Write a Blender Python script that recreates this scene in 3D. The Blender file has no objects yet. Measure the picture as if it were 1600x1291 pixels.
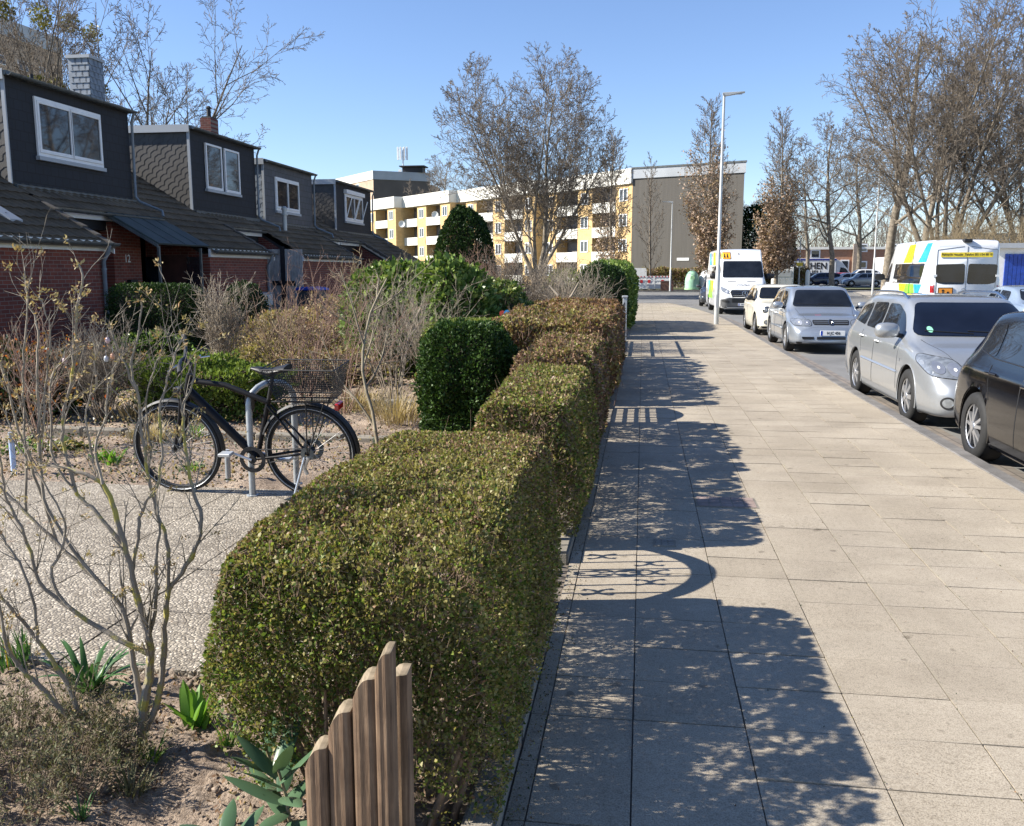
import bpy, bmesh, math, random
import numpy as np
from mathutils import Vector, Matrix
from mathutils.bvhtree import BVHTree
from mathutils.geometry import delaunay_2d_cdt

# ------------------------------------------------------------------ camera, sky, sun
scene = bpy.context.scene
COL = scene.collection
EYE = 1.68
FPX, CX, CY, VX, VY = 1400.0, 800.0, 645.5, 1005.0, 424.0
PITCH = math.atan((CY - VY) / FPX)
YAW = math.atan((VX - CX) / math.hypot(FPX, CY - VY))
cam = bpy.data.cameras.new('camera')
cam.sensor_width = 36.0
cam.sensor_fit = 'HORIZONTAL'
cam.lens = 36.0 * FPX / 1600.0
cam.clip_start = 0.05
cam.clip_end = 3000
camo = bpy.data.objects.new('camera', cam)
COL.objects.link(camo)
camo.location = (0, 0, EYE)
camo.rotation_euler = (math.pi / 2 - PITCH, 0, YAW)
scene.camera = camo

SUN_EL = math.radians(35.3)
SH = Vector((0.984, 0.18))          # direction shadows fall on the ground
world = bpy.data.worlds.new('World')
scene.world = world
world.use_nodes = True
wn = world.node_tree.nodes
wl = world.node_tree.links
bg = wn['Background']
sky = wn.new('ShaderNodeTexSky')
sky.sky_type = 'NISHITA'
sky.sun_disc = False
sky.sun_elevation = SUN_EL
# sun stands at azimuth of -SH ; Blender sky: rotation measured clockwise from +Y
sky.sun_rotation = math.atan2(-SH.x, -SH.y) % (2 * math.pi)
sky.air_density = 1.0
sky.dust_density = 0.0
sky.ozone_density = 2.6
sky.altitude = 400
bg.inputs['Strength'].default_value = 0.078
tint = wn.new('ShaderNodeMix'); tint.data_type = 'RGBA'; tint.blend_type = 'MULTIPLY'; tint.inputs['Factor'].default_value = 1.0
wl.new(sky.outputs[0], tint.inputs[6]); tint.inputs[7].default_value = (0.95, 0.98, 1.12, 1)
wl.new(tint.outputs[2], bg.inputs[0])
sl = bpy.data.lights.new('sun', 'SUN')
sl.energy = 5.0
sl.angle = math.radians(0.53)
sl.color = (1.0, 0.945, 0.85)
so = bpy.data.objects.new('sun', sl)
COL.objects.link(so)
sd = Vector((SH.x * math.cos(SUN_EL), SH.y * math.cos(SUN_EL), -math.sin(SUN_EL)))
so.rotation_euler = sd.to_track_quat('-Z', 'Y').to_euler()
so.location = (-30, -10, 40)
scene.view_settings.view_transform = 'Standard'
scene.view_settings.look = 'None'
scene.view_settings.gamma = 1.0
scene.view_settings.exposure = 1.18
scene.cycles.max_bounces = 6
scene.cycles.diffuse_bounces = 2
scene.cycles.glossy_bounces = 3
scene.cycles.transparent_max_bounces = 6
scene.cycles.use_denoising = True
try:
    scene.cycles.denoiser = 'OPENIMAGEDENOISE'
    scene.cycles.denoising_input_passes = 'RGB_ALBEDO_NORMAL'
    scene.cycles.denoising_prefilter = 'ACCURATE'
except Exception:
    pass

# pixel helpers: turn a photo position into a world point on a known plane
_f = Vector((VX - CX, CY - VY, FPX)).normalized()
_up = Vector((0, math.cos(PITCH), -math.sin(PITCH)))
_f = (_f - _up * _f.dot(_up)).normalized()
_rt = _up.cross(_f)
def ray(x, y):
    d = Vector(((x - CX) / FPX, (CY - y) / FPX, 1.0))
    return Vector((d.dot(_rt), d.dot(_f), d.dot(_up)))
def PZ(x, y, z=0.0):
    w = ray(x, y); t = (z - EYE) / w.z
    return Vector((w.x * t, w.y * t, z))
def PY(x, y, Y):
    w = ray(x, y); t = Y / w.y
    return Vector((w.x * t, Y, EYE + w.z * t))
def PX(x, y, X):
    w = ray(x, y); t = X / w.x
    return Vector((X, w.y * t, EYE + w.z * t))

# ------------------------------------------------------------------ mesh building
class MB:
    def __init__(s):
        s.v = []; s.f = []; s.m = []
    def add(s, vs, fs, m=0):
        o = len(s.v)
        s.v.extend([tuple(p) for p in vs])
        for f in fs:
            s.f.append([i + o for i in f]); s.m.append(m)
        return s
    def box(s, x0, x1, y0, y1, z0, z1, m=0):
        v = [(x, y, z) for z in (z0, z1) for y in (y0, y1) for x in (x0, x1)]
        return s.add(v, [(0, 2, 3, 1), (4, 5, 7, 6), (0, 1, 5, 4), (2, 6, 7, 3), (0, 4, 6, 2), (1, 3, 7, 5)], m)
    def obox(s, c, ax, ay, az, hx, hy, hz, m=0):
        c = Vector(c); v = []
        for k in (-1, 1):
            for j in (-1, 1):
                for i in (-1, 1):
                    v.append(c + ax * (i * hx) + ay * (j * hy) + az * (k * hz))
        return s.add(v, [(0, 2, 3, 1), (4, 5, 7, 6), (0, 1, 5, 4), (2, 6, 7, 3), (0, 4, 6, 2), (1, 3, 7, 5)], m)
    def cyl(s, p0, p1, r0, r1=None, n=12, caps=True, m=0):
        return s.tube([p0, p1], [r0, r0 if r1 is None else r1], n, caps, m)
    def tube(s, pts, r, n=8, caps=True, m=0, closed=False):
        pts = [Vector(p) for p in pts]
        if not isinstance(r, (list, tuple)):
            r = [r] * len(pts)
        N = len(pts); vs = []; last = None
        for i, p in enumerate(pts):
            if closed:
                t = pts[(i + 1) % N] - pts[i - 1]
            else:
                t = (pts[min(i + 1, N - 1)] - pts[max(i - 1, 0)])
            t.normalize()
            if last is None:
                a = Vector((0, 0, 1)) if abs(t.z) < 0.9 else Vector((1, 0, 0))
                u = t.cross(a).normalized()
            else:
                u = (last - t * last.dot(t)).normalized()
            last = u; w = t.cross(u)
            for k in range(n):
                a = 2 * math.pi * k / n
                vs.append(p + (u * math.cos(a) + w * math.sin(a)) * r[i])
        fs = []
        for i in range(N if closed else N - 1):
            j = (i + 1) % N
            for k in range(n):
                l = (k + 1) % n
                fs.append((i * n + k, i * n + l, j * n + l, j * n + k))
        if caps and not closed:
            fs.append(tuple(range(n))[::-1]); fs.append(tuple((N - 1) * n + k for k in range(n)))
        return s.add(vs, fs, m)
    def prism(s, poly, axis, a, b, m=0):
        """polygon in the two other axes, extruded along axis from a to b"""
        def P(u, v, w):
            return {'x': (w, u, v), 'y': (u, w, v), 'z': (u, v, w)}[axis]
        n = len(poly)
        vs = [P(u, v, a) for u, v in poly] + [P(u, v, b) for u, v in poly]
        fs = [tuple(range(n)), tuple(range(n, 2 * n))[::-1]]
        for i in range(n):
            j = (i + 1) % n
            fs.append((i, i + n, j + n, j))
        return s.add(vs, fs, m)
    def lathe(s, prof, c=(0, 0, 0), axis='z', n=24, m=0, caps=False):
        vs = []; c = Vector(c)
        for r, h in prof:
            for k in range(n):
                a = 2 * math.pi * k / n; x, y = r * math.cos(a), r * math.sin(a)
                vs.append(c + Vector({'z': (x, y, h), 'x': (h, x, y), 'y': (x, h, y)}[axis]))
        fs = []
        for i in range(len(prof) - 1):
            for k in range(n):
                l = (k + 1) % n
                fs.append((i * n + k, i * n + l, (i + 1) * n + l, (i + 1) * n + k))
        if caps:
            fs.append(tuple(range(n))[::-1]); fs.append(tuple((len(prof) - 1) * n + k for k in range(n)))
        return s.add(vs, fs, m)
    def quad(s, a, b, c, d, m=0):
        return s.add([a, b, c, d], [(0, 1, 2, 3)], m)
    def build(s, name, mats, parent=None, world=False, smooth=False, bevel=0.0, bevseg=1, fixn=True, loc=None):
        me = bpy.data.meshes.new(name)
        v = s.v
        if world and parent is not None:
            o = wloc(parent); v = [(p[0] - o.x, p[1] - o.y, p[2] - o.z) for p in v]
        me.from_pydata(v, [], s.f)
        if not isinstance(mats, (list, tuple)): mats = [mats]
        for mt in mats: me.materials.append(mt)
        if len(mats) > 1: me.polygons.foreach_set('material_index', s.m)
        if fixn or bevel:
            bm = bmesh.new(); bm.from_mesh(me)
            if fixn: bmesh.ops.recalc_face_normals(bm, faces=bm.faces)
            if bevel:
                es = [e for e in bm.edges if len(e.link_faces) == 2 and e.calc_face_angle(0) > 0.6]
                bmesh.ops.bevel(bm, geom=es, offset=bevel, segments=bevseg, affect='EDGES', clamp_overlap=True)
            bm.to_mesh(me); bm.free()
        if smooth: shade(me)
        ob = bpy.data.objects.new(name, me)
        COL.objects.link(ob)
        if parent is not None: ob.parent = parent
        if loc is not None: ob.location = loc
        return ob
def shade(me, ang=40):
    me.polygons.foreach_set('use_smooth', [True] * len(me.polygons))
    try:
        me.set_sharp_from_angle(angle=math.radians(ang))
    except Exception:
        pass
def wloc(o):
    v = Vector((0, 0, 0))
    while o is not None:
        v = v + o.location; o = o.parent
    return v
def tag(o, label=None, cat=None, group=None, kind=None):
    if label: o['label'] = label
    if cat: o['category'] = cat
    if group: o['group'] = group
    if kind: o['kind'] = kind
    return o
def thing(name, label, cat, loc=(0, 0, 0), rz=0.0, group=None):
    o = bpy.data.objects.new(name, None)
    o.empty_display_size = 0.2
    COL.objects.link(o)
    o.location = loc; o.rotation_euler = (0, 0, rz)
    return tag(o, label, cat, group)
def copy_tree(o, parent=None):
    c = o.copy(); COL.objects.link(c)
    c.parent = parent
    for ch in [x for x in bpy.data.objects if x.parent == o]:
        copy_tree(ch, c)
    return c
def npmesh(name, V, F, mats, parent=None, midx=None, world=False, smooth=False):
    """fast mesh from numpy: V (n,3), F (m,k)"""
    V = np.asarray(V, dtype=np.float32); F = np.asarray(F, dtype=np.int32)
    if world and parent is not None:
        o = wloc(parent); V = V - np.array([o.x, o.y, o.z], dtype=np.float32)
    me = bpy.data.meshes.new(name)
    m, k = F.shape
    me.vertices.add(len(V)); me.vertices.foreach_set('co', V.ravel())
    me.loops.add(m * k); me.loops.foreach_set('vertex_index', F.ravel())
    me.polygons.add(m)
    me.polygons.foreach_set('loop_start', np.arange(0, m * k, k, dtype=np.int32))
    if not isinstance(mats, (list, tuple)): mats = [mats]
    for mt in mats: me.materials.append(mt)
    if midx is not None: me.polygons.foreach_set('material_index', np.asarray(midx, dtype=np.int32))
    if smooth: me.polygons.foreach_set('use_smooth', np.ones(m, dtype=bool))
    me.update(calc_edges=True)
    ob = bpy.data.objects.new(name, me); COL.objects.link(ob)
    if parent is not None: ob.parent = parent
    return ob
def seg_arrays(segs, sides=4, base=0):
    """segs (n,8): p0 p1 r0 r1 -> prisms"""
    S = np.asarray(segs, dtype=np.float64)
    p0, p1, r0, r1 = S[:, :3], S[:, 3:6], S[:, 6], S[:, 7]
    t = p1 - p0; t /= (np.linalg.norm(t, axis=1, keepdims=True) + 1e-9)
    a = np.where(np.abs(t[:, 2:3]) < 0.9, np.array([[0, 0, 1.0]]), np.array([[1.0, 0, 0]]))
    u = np.cross(t, a); u /= (np.linalg.norm(u, axis=1, keepdims=True) + 1e-9)
    w = np.cross(t, u)
    n = len(S); V = np.zeros((n, 2 * sides, 3))
    for k in range(sides):
        c, s_ = math.cos(2 * math.pi * k / sides), math.sin(2 * math.pi * k / sides)
        d = u * c + w * s_
        V[:, k] = p0 + d * r0[:, None]; V[:, sides + k] = p1 + d * r1[:, None]
    F = np.array([[k, (k + 1) % sides, sides + (k + 1) % sides, sides + k] for k in range(sides)])
    FF = (F[None] + (np.arange(n) * 2 * sides)[:, None, None]).reshape(-1, 4) + base
    return V.reshape(-1, 3), FF
def segmesh(name, segs, mat, parent=None, sides=4, world=False, smooth=True):
    V, F = seg_arrays(segs, sides)
    return npmesh(name, V, F, mat, parent, world=world, smooth=smooth)

# ------------------------------------------------------------------ noise for shapes
_rs = np.random.RandomState(5)
_tab = _rs.rand(32, 32, 32)
def vnoise(P, scale=1.0):
    Q = np.asarray(P) * scale + 100.37
    i = np.floor(Q).astype(int); f = Q - i; f = f * f * (3 - 2 * f)
    out = 0
    for dx in (0, 1):
        for dy in (0, 1):
            for dz in (0, 1):
                w = (f[:, 0] if dx else 1 - f[:, 0]) * (f[:, 1] if dy else 1 - f[:, 1]) * (f[:, 2] if dz else 1 - f[:, 2])
                out = out + w * _tab[(i[:, 0] + dx) % 32, (i[:, 1] + dy) % 32, (i[:, 2] + dz) % 32]
    return out

# ------------------------------------------------------------------ materials
def newmat(name):
    m = bpy.data.materials.new(name); m.use_nodes = True
    nt = m.node_tree; b = nt.nodes['Principled BSDF']
    return m, nt, b
def coord(nt, axes='XYZ', scale=(1, 1, 1), kind='Object', rot=0.0):
    tc = nt.nodes.new('ShaderNodeTexCoord')
    if kind == 'World':
        g = nt.nodes.new('ShaderNodeNewGeometry'); out = g.outputs['Position']
    else:
        out = tc.outputs[kind]
    if axes != 'XYZ':
        sp = nt.nodes.new('ShaderNodeSeparateXYZ'); nt.links.new(out, sp.inputs[0])
        cb = nt.nodes.new('ShaderNodeCombineXYZ')
        for i, a in enumerate(axes): nt.links.new(sp.outputs[a], cb.inputs[i])
        out = cb.outputs[0]
    mp = nt.nodes.new('ShaderNodeMapping'); nt.links.new(out, mp.inputs[0])
    mp.inputs['Scale'].default_value = scale
    mp.inputs['Rotation'].default_value = (0, 0, rot)
    return mp.outputs[0]
def ramp(nt, fac, stops):
    r = nt.nodes.new('ShaderNodeValToRGB'); nt.links.new(fac, r.inputs[0])
    el = r.color_ramp.elements
    while len(el) < len(stops): el.new(0.5)
    for e, (p, c) in zip(el, stops):
        e.position = p; e.color = (c[0], c[1], c[2], 1)
    return r.outputs[0]
def noise(nt, vec, scale, detail=4, rough=0.55):
    n = nt.nodes.new('ShaderNodeTexNoise'); nt.links.new(vec, n.inputs['Vector'])
    n.inputs['Scale'].default_value = scale; n.inputs['Detail'].default_value = detail
    n.inputs['Roughness'].default_value = rough
    return n.outputs['Fac']
def mixc(nt, fac, a, b, mode='MIX'):
    x = nt.nodes.new('ShaderNodeMix'); x.data_type = 'RGBA'; x.blend_type = mode
    if isinstance(fac, (int, float)): x.inputs['Factor'].default_value = fac
    else: nt.links.new(fac, x.inputs['Factor'])
    for k, c in ((6, a), (7, b)):
        if isinstance(c, (tuple, list)): x.inputs[k].default_value = (c[0], c[1], c[2], 1)
        else: nt.links.new(c, x.inputs[k])
    return x.outputs[2]
def bump(nt, b, h, strength=0.3, dist=0.01):
    n = nt.nodes.new('ShaderNodeBump'); n.inputs['Strength'].default_value = strength
    n.inputs['Distance'].default_value = dist
    nt.links.new(h, n.inputs['Height']); nt.links.new(n.outputs[0], b.inputs['Normal'])
    return n
def math_(nt, op, a, b=None):
    n = nt.nodes.new('ShaderNodeMath'); n.operation = op
    for k, c in ((0, a), (1, b)):
        if c is None: continue
        if isinstance(c, (int, float)): n.inputs[k].default_value = c
        else: nt.links.new(c, n.inputs[k])
    return n.outputs[0]
def pm(name, col, rough=0.6, metal=0.0, var=0.25, scale=6.0, bmp=0.0, bscale=40.0, bdist=0.01, kind='Object', coat=0.0, spec=None, fine=0.0):
    m, nt, b = newmat(name)
    v = coord(nt, kind=kind)
    f = noise(nt, v, scale)
    lo = tuple(c * (1 - var) for c in col); hi = tuple(min(1, c * (1 + var)) for c in col)
    c = ramp(nt, f, [(0.3, lo), (0.7, hi)])
    if fine:
        g = noise(nt, v, bscale * 2, 2)
        c = mixc(nt, fine, c, ramp(nt, g, [(0.35, (0.2, 0.2, 0.2)), (0.65, (1, 1, 1))]), 'MULTIPLY')
    nt.links.new(c, b.inputs['Base Color'])
    b.inputs['Roughness'].default_value = rough; b.inputs['Metallic'].default_value = metal
    if coat: b.inputs['Coat Weight'].default_value = coat; b.inputs['Coat Roughness'].default_value = 0.04
    if spec is not None: b.inputs['Specular IOR Level'].default_value = spec
    if bmp: bump(nt, b, noise(nt, v, bscale, 3), bmp, bdist)
    return m
def leafmat(name, cols, trans=0.35, rough=0.45):
    """foliage: colour picked per leaf"""
    m, nt, b = newmat(name)
    g = nt.nodes.new('ShaderNodeNewGeometry')
    st = [(i / max(1, len(cols) - 1), c) for i, c in enumerate(cols)]
    c = ramp(nt, g.outputs['Random Per Island'], st)
    nt.links.new(c, b.inputs['Base Color']); b.inputs['Roughness'].default_value = rough
    b.inputs['Specular IOR Level'].default_value = 0.22
    t = nt.nodes.new('ShaderNodeBsdfTranslucent')
    nt.links.new(mixc(nt, 1.0, c, (1.0, 1.0, 0.55), 'MULTIPLY'), t.inputs[0])
    mx = nt.nodes.new('ShaderNodeMixShader'); mx.inputs[0].default_value = trans
    nt.links.new(b.outputs[0], mx.inputs[1]); nt.links.new(t.outputs[0], mx.inputs[2])
    nt.links.new(mx.outputs[0], nt.nodes['Material Output'].inputs[0])
    return m
def brickmat(name, c1, c2, mortar, axes, bw=0.22, bh=0.075, ms=0.006, rough=0.85):
    m, nt, b = newmat(name)
    v = coord(nt, axes, kind='World')
    t = nt.nodes.new('ShaderNodeTexBrick'); nt.links.new(v, t.inputs['Vector'])
    t.inputs['Scale'].default_value = 1.0; t.inputs['Brick Width'].default_value = bw
    t.inputs['Row Height'].default_value = bh; t.inputs['Mortar Size'].default_value = ms
    t.inputs['Mortar Smooth'].default_value = 0.2; t.inputs['Bias'].default_value = 0.0
    t.inputs['Color1'].default_value = (*c1, 1); t.inputs['Color2'].default_value = (*c2, 1)
    t.inputs['Mortar'].default_value = (*mortar, 1)
    n = noise(nt, v, 3.0)
    c = mixc(nt, 0.35, t.outputs['Color'], ramp(nt, n, [(0.3, (0.45, 0.45, 0.45)), (0.7, (1, 1, 1))]), 'MULTIPLY')
    nt.links.new(c, b.inputs['Base Color']); b.inputs['Roughness'].default_value = rough
    bump(nt, b, t.outputs['Fac'], -0.6, 0.01)
    return m
def glassmat(name, col=(0.012, 0.015, 0.02), rough=0.03, spec=0.8, coat=0.25):
    m, nt, b = newmat(name)
    v = coord(nt)
    c = ramp(nt, noise(nt, v, 2.0), [(0.3, tuple(x * .6 for x in col)), (0.7, tuple(x * 1.6 for x in col))])
    nt.links.new(c, b.inputs['Base Color']); b.inputs['Roughness'].default_value = rough
    b.inputs['Specular IOR Level'].default_value = spec; b.inputs['IOR'].default_value = 1.6
    b.inputs['Coat Weight'].default_value = coat; b.inputs['Coat Roughness'].default_value = 0.02
    return m
def paint(name, col, metal=0.0, rough=0.35, coat=1.0):
    m, nt, b = newmat(name)
    v = coord(nt)
    n = noise(nt, v, 3.0); d = noise(nt, v, 25.0, 5)
    dust = ramp(nt, math_(nt, 'MULTIPLY', n, d), [(0.2, (1, 1, 1)), (0.5, (0.86, 0.84, 0.80))])
    c = mixc(nt, 0.6, (*col,), dust, 'MULTIPLY')
    nt.links.new(c, b.inputs['Base Color'])
    b.inputs['Metallic'].default_value = metal; b.inputs['Roughness'].default_value = rough
    b.inputs['Coat Weight'].default_value = coat; b.inputs['Coat Roughness'].default_value = 0.03
    return m
def leaves(name, P, size, mats, parent=None, seed=0, world=True, aspect=0.55, up=0.3, midx=None, N=None, jitter=0.35):
    """one small folded leaf (two triangles as a quad) at every point of P"""
    r = np.random.RandomState(seed); P = np.asarray(P, dtype=np.float64); n = len(P)
    d = r.normal(size=(n, 3)); d[:, 2] += up
    if N is not None: d += N * 1.0
    d /= np.linalg.norm(d, axis=1, keepdims=True)
    a = r.normal(size=(n, 3)); s = np.cross(d, a); s /= np.linalg.norm(s, axis=1, keepdims=True)
    nn = np.cross(d, s)
    L = size * (1 + r.uniform(-jitter, jitter, n))[:, None]; W = L * aspect * 0.5
    V = np.zeros((n, 4, 3))
    V[:, 0] = P; V[:, 1] = P + d * L * 0.5 + s * W + nn * W * 0.35; V[:, 2] = P + d * L; V[:, 3] = P + d * L * 0.5 - s * W + nn * W * 0.35
    F = np.arange(n * 4).reshape(n, 4)
    if midx is None and isinstance(mats, (list, tuple)) and len(mats) > 1:
        midx = r.randint(0, len(mats), n)
    return npmesh(name, V.reshape(-1, 3), F, mats, parent, midx, world=world)
def text_mesh(body, size, bold=0.0):
    cu = bpy.data.curves.new('lettering', 'FONT'); cu.body = body; cu.size = size
    cu.align_x = 'CENTER'; cu.align_y = 'CENTER'; cu.offset = bold; cu.resolution_u = 3
    ob = bpy.data.objects.new('lettering', cu); COL.objects.link(ob)
    dg = bpy.context.evaluated_depsgraph_get()
    me = bpy.data.meshes.new_from_object(ob.evaluated_get(dg))
    bpy.data.objects.remove(ob)
    return me
def text(body, size, mat, parent, origin, xdir, ydir, bold=0.0, name='lettering', sx=1.0):
    me = text_mesh(body, size, bold); X = Vector(xdir).normalized(); Y = Vector(ydir).normalized(); O = Vector(origin)
    for v in me.vertices: v.co = O + X * v.co.x * sx + Y * v.co.y
    me.materials.clear(); me.materials.append(mat)
    ob = bpy.data.objects.new(name, me); COL.objects.link(ob); ob.parent = parent
    return ob

# ------------------------------------------------------------------ palette
def slabmat():
    m, nt, b = newmat('paving slab concrete')
    v = coord(nt, kind='World'); g = nt.nodes.new('ShaderNodeNewGeometry')
    per = ramp(nt, g.outputs['Random Per Island'], [(0, (0.39, 0.335, 0.258)), (0.5, (0.415, 0.357, 0.276)), (1, (0.435, 0.377, 0.295))])
    st = ramp(nt, noise(nt, v, 1.3, 6, 0.65), [(0.3, (0.72, 0.71, 0.70)), (0.62, (1, 1, 1))])
    c = mixc(nt, 0.8, per, st, 'MULTIPLY')
    c = mixc(nt, 0.75, c, ramp(nt, noise(nt, v, 170, 3, 0.7), [(0.34, (0.38, 0.36, 0.33)), (0.55, (1, 1, 1)), (0.72, (1.0, 1.0, 1.0))]), 'MULTIPLY')
    spots = ramp(nt, noise(nt, v, 9, 2, 0.4), [(0.70, (1, 1, 1)), (0.74, (0.55, 0.53, 0.5))])
    c = mixc(nt, 0.8, c, spots, 'MULTIPLY')
    c = mixc(nt, 0.9, c, ramp(nt, noise(nt, v, 0.45, 5, 0.7), [(0.35, (0.80, 0.79, 0.77)), (0.55, (1, 1, 1))]), 'MULTIPLY')
    c = mixc(nt, 1.0, c, ramp(nt, noise(nt, v, 38, 5, 0.75), [(0.3, (0.72, 0.70, 0.67)), (0.5, (1, 1, 1)), (0.8, (1, 1, 1))]), 'MULTIPLY')
    nt.links.new(c, b.inputs['Base Color']); b.inputs['Roughness'].default_value = 0.88
    bump(nt, b, noise(nt, v, 220, 3, 0.7), 0.5, 0.004)
    return m
M = {}
M['slab'] = slabmat()
M['joint'] = pm('joint sand', (0.12, 0.10, 0.08), 0.95, var=0.5, scale=14)
M['kerb'] = pm('kerb stone', (0.17, 0.16, 0.15), 0.85, var=0.35, scale=3, bmp=0.4, bscale=90, fine=0.5)
M['edging'] = pm('edging concrete', (0.27, 0.24, 0.19), 0.9, var=0.3, scale=4, bmp=0.4, bscale=120, fine=0.5)
M['asphalt'] = pm('asphalt', (0.20, 0.195, 0.185), 0.85, var=0.22, scale=0.7, bmp=0.5, bscale=140, fine=0.45, kind='World')
M['gutter'] = brickmat('gutter pavers', (0.24, 0.2, 0.165), (0.17, 0.15, 0.13), (0.07, 0.06, 0.05), 'YXZ', 0.21, 0.107, 0.007)
M['soil'] = pm('garden soil', (0.22, 0.165, 0.115), 0.95, var=0.45, scale=2.3, bmp=0.9, bscale=45, bdist=0.03, fine=0.5, kind='World')
def soilmat2():
    m, nt, b = newmat('sandy soil'); v = coord(nt, kind='World')
    c = ramp(nt, noise(nt, v, 1.6, 6, 0.6), [(0.25, (0.15, 0.11, 0.08)), (0.45, (0.33, 0.25, 0.185)), (0.7, (0.46, 0.37, 0.285))])
    c = mixc(nt, 0.6, c, ramp(nt, noise(nt, v, 60, 4, 0.7), [(0.38, (0.35, 0.3, 0.25)), (0.6, (1, 1, 1))]), 'MULTIPLY')
    nt.links.new(c, b.inputs['Base Color']); b.inputs['Roughness'].default_value = 0.95
    bump(nt, b, noise(nt, v, 48, 5, 0.7), 1.0, 0.025)
    return m
M['soil2'] = soilmat2()
def pebblemat():
    m, nt, b = newmat('exposed aggregate slab'); v = coord(nt, kind='World')
    t = nt.nodes.new('ShaderNodeTexVoronoi'); nt.links.new(v, t.inputs['Vector']); t.inputs['Scale'].default_value = 48
    e = nt.nodes.new('ShaderNodeTexVoronoi'); e.feature = 'DISTANCE_TO_EDGE'; nt.links.new(v, e.inputs['Vector']); e.inputs['Scale'].default_value = 48
    sp = nt.nodes.new('ShaderNodeSeparateColor'); nt.links.new(t.outputs['Color'], sp.inputs[0])
    c = ramp(nt, sp.outputs[0], [(0, (0.19, 0.155, 0.11)), (0.5, (0.37, 0.32, 0.245)), (1, (0.54, 0.47, 0.37))])
    c = mixc(nt, ramp(nt, e.outputs['Distance'], [(0.04, (0, 0, 0)), (0.16, (1, 1, 1))]), (0.17, 0.145, 0.115), c)
    c = mixc(nt, 0.6, c, ramp(nt, noise(nt, v, 1.5, 5), [(0.32, (0.6, 0.58, 0.55)), (0.6, (1, 1, 1))]), 'MULTIPLY')
    nt.links.new(c, b.inputs['Base Color']); b.inputs['Roughness'].default_value = 0.75
    bump(nt, b, ramp(nt, e.outputs['Distance'], [(0.0, (0, 0, 0)), (0.35, (1, 1, 1))]), 0.7, 0.006)
    return m
M['pebble'] = pebblemat()
M['dgrass'] = pm('verge ground', (0.12, 0.13, 0.05), 0.95, var=0.4, scale=3, bmp=0.6, bscale=30, kind='World', fine=0.5)
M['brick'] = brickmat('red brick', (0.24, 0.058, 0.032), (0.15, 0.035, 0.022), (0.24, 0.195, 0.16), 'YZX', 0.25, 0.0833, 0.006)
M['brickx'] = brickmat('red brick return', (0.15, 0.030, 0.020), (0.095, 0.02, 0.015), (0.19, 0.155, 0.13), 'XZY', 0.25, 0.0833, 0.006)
M['obrick'] = brickmat('orange brick', (0.42, 0.19, 0.10), (0.36, 0.16, 0.085), (0.38, 0.30, 0.24), 'XZY', 0.25, 0.0833, 0.008)
M['slate'] = brickmat('slate cladding', (0.009, 0.011, 0.018), (0.006, 0.008, 0.014), (0.0015, 0.0015, 0.002), 'YZX', 0.30, 0.24, 0.014, 0.7)
M['slate2'] = brickmat('pale slate cladding', (0.07, 0.075, 0.09), (0.055, 0.06, 0.072), (0.02, 0.02, 0.024), 'YZX', 0.36, 0.26, 0.012, 0.55)
M['shingle'] = pm('slate shingle', (0.062, 0.057, 0.052), 0.6, var=0.2, scale=2, bmp=0.2, bscale=60)
M['shingle_blue'] = pm('blue slate shingle', (0.17, 0.20, 0.24), 0.5, var=0.2, scale=3, bmp=0.2, bscale=60)
M['tile'] = pm('roof tile', (0.105, 0.088, 0.07), 0.85, var=0.35, scale=1.2, bmp=0.15, bscale=60, fine=0.4, kind='World')
M['white'] = pm('white trim', (0.72, 0.72, 0.70), 0.5, var=0.08, scale=3)
M['frame'] = pm('white window frame', (0.78, 0.78, 0.78), 0.35, var=0.05, scale=3)
M['zinc'] = pm('zinc', (0.10, 0.11, 0.11), 0.5, metal=0.3, var=0.25, scale=3)
M['pipe'] = pm('grey pipe', (0.17, 0.20, 0.23), 0.45, var=0.2, scale=4)
M['dark'] = pm('dark interior', (0.012, 0.012, 0.014), 0.7, var=0.3)
M['black'] = pm('black plastic', (0.010, 0.010, 0.011), 0.5, var=0.3, scale=12)
M['glass'] = glassmat('window glass', (0.012, 0.015, 0.02), 0.03, 0.5)
M['aglass'] = glassmat('flat window glass', (0.05, 0.055, 0.06), 0.08, 0.5)
M['door'] = pm('door brown', (0.06, 0.025, 0.02), 0.5, var=0.3)
M['yellow'] = brickmat('yellow brick', (0.66, 0.45, 0.20), (0.60, 0.40, 0.175), (0.55, 0.42, 0.26), 'XZY', 0.5, 0.15, 0.006)
M['greyrender'] = pm('grey render', (0.19, 0.17, 0.145), 0.85, var=0.10, scale=0.25, bmp=0.3, bscale=6, bdist=0.04)
def streakmat(name, col):
    m, nt, b = newmat(name); v = coord(nt, scale=(1.6, 1.6, 0.07), kind='World')
    c = ramp(nt, noise(nt, v, 2.2, 6, 0.65), [(0.3, tuple(x * .86 for x in col)), (0.7, tuple(x * 1.1 for x in col))])
    nt.links.new(c, b.inputs['Base Color']); b.inputs['Roughness'].default_value = 0.9
    bump(nt, b, noise(nt, v, 8, 3), 0.3, 0.03)
    return m
M['streak'] = streakmat('streaked grey render', (0.105, 0.096, 0.084))
M['cream'] = pm('cream fascia', (0.68, 0.66, 0.60), 0.6, var=0.08, scale=0.6)
M['greycap'] = pm('grey fascia', (0.36, 0.38, 0.40), 0.5, var=0.12, scale=0.5)
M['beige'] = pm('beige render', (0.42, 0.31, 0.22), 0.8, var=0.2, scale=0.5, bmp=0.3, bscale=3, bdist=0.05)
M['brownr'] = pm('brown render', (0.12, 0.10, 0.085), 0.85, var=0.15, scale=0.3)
M['bark'] = pm('bark', (0.19, 0.16, 0.12), 0.9, var=0.4, scale=5, bmp=0.8, bscale=22, bdist=0.03)
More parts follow.
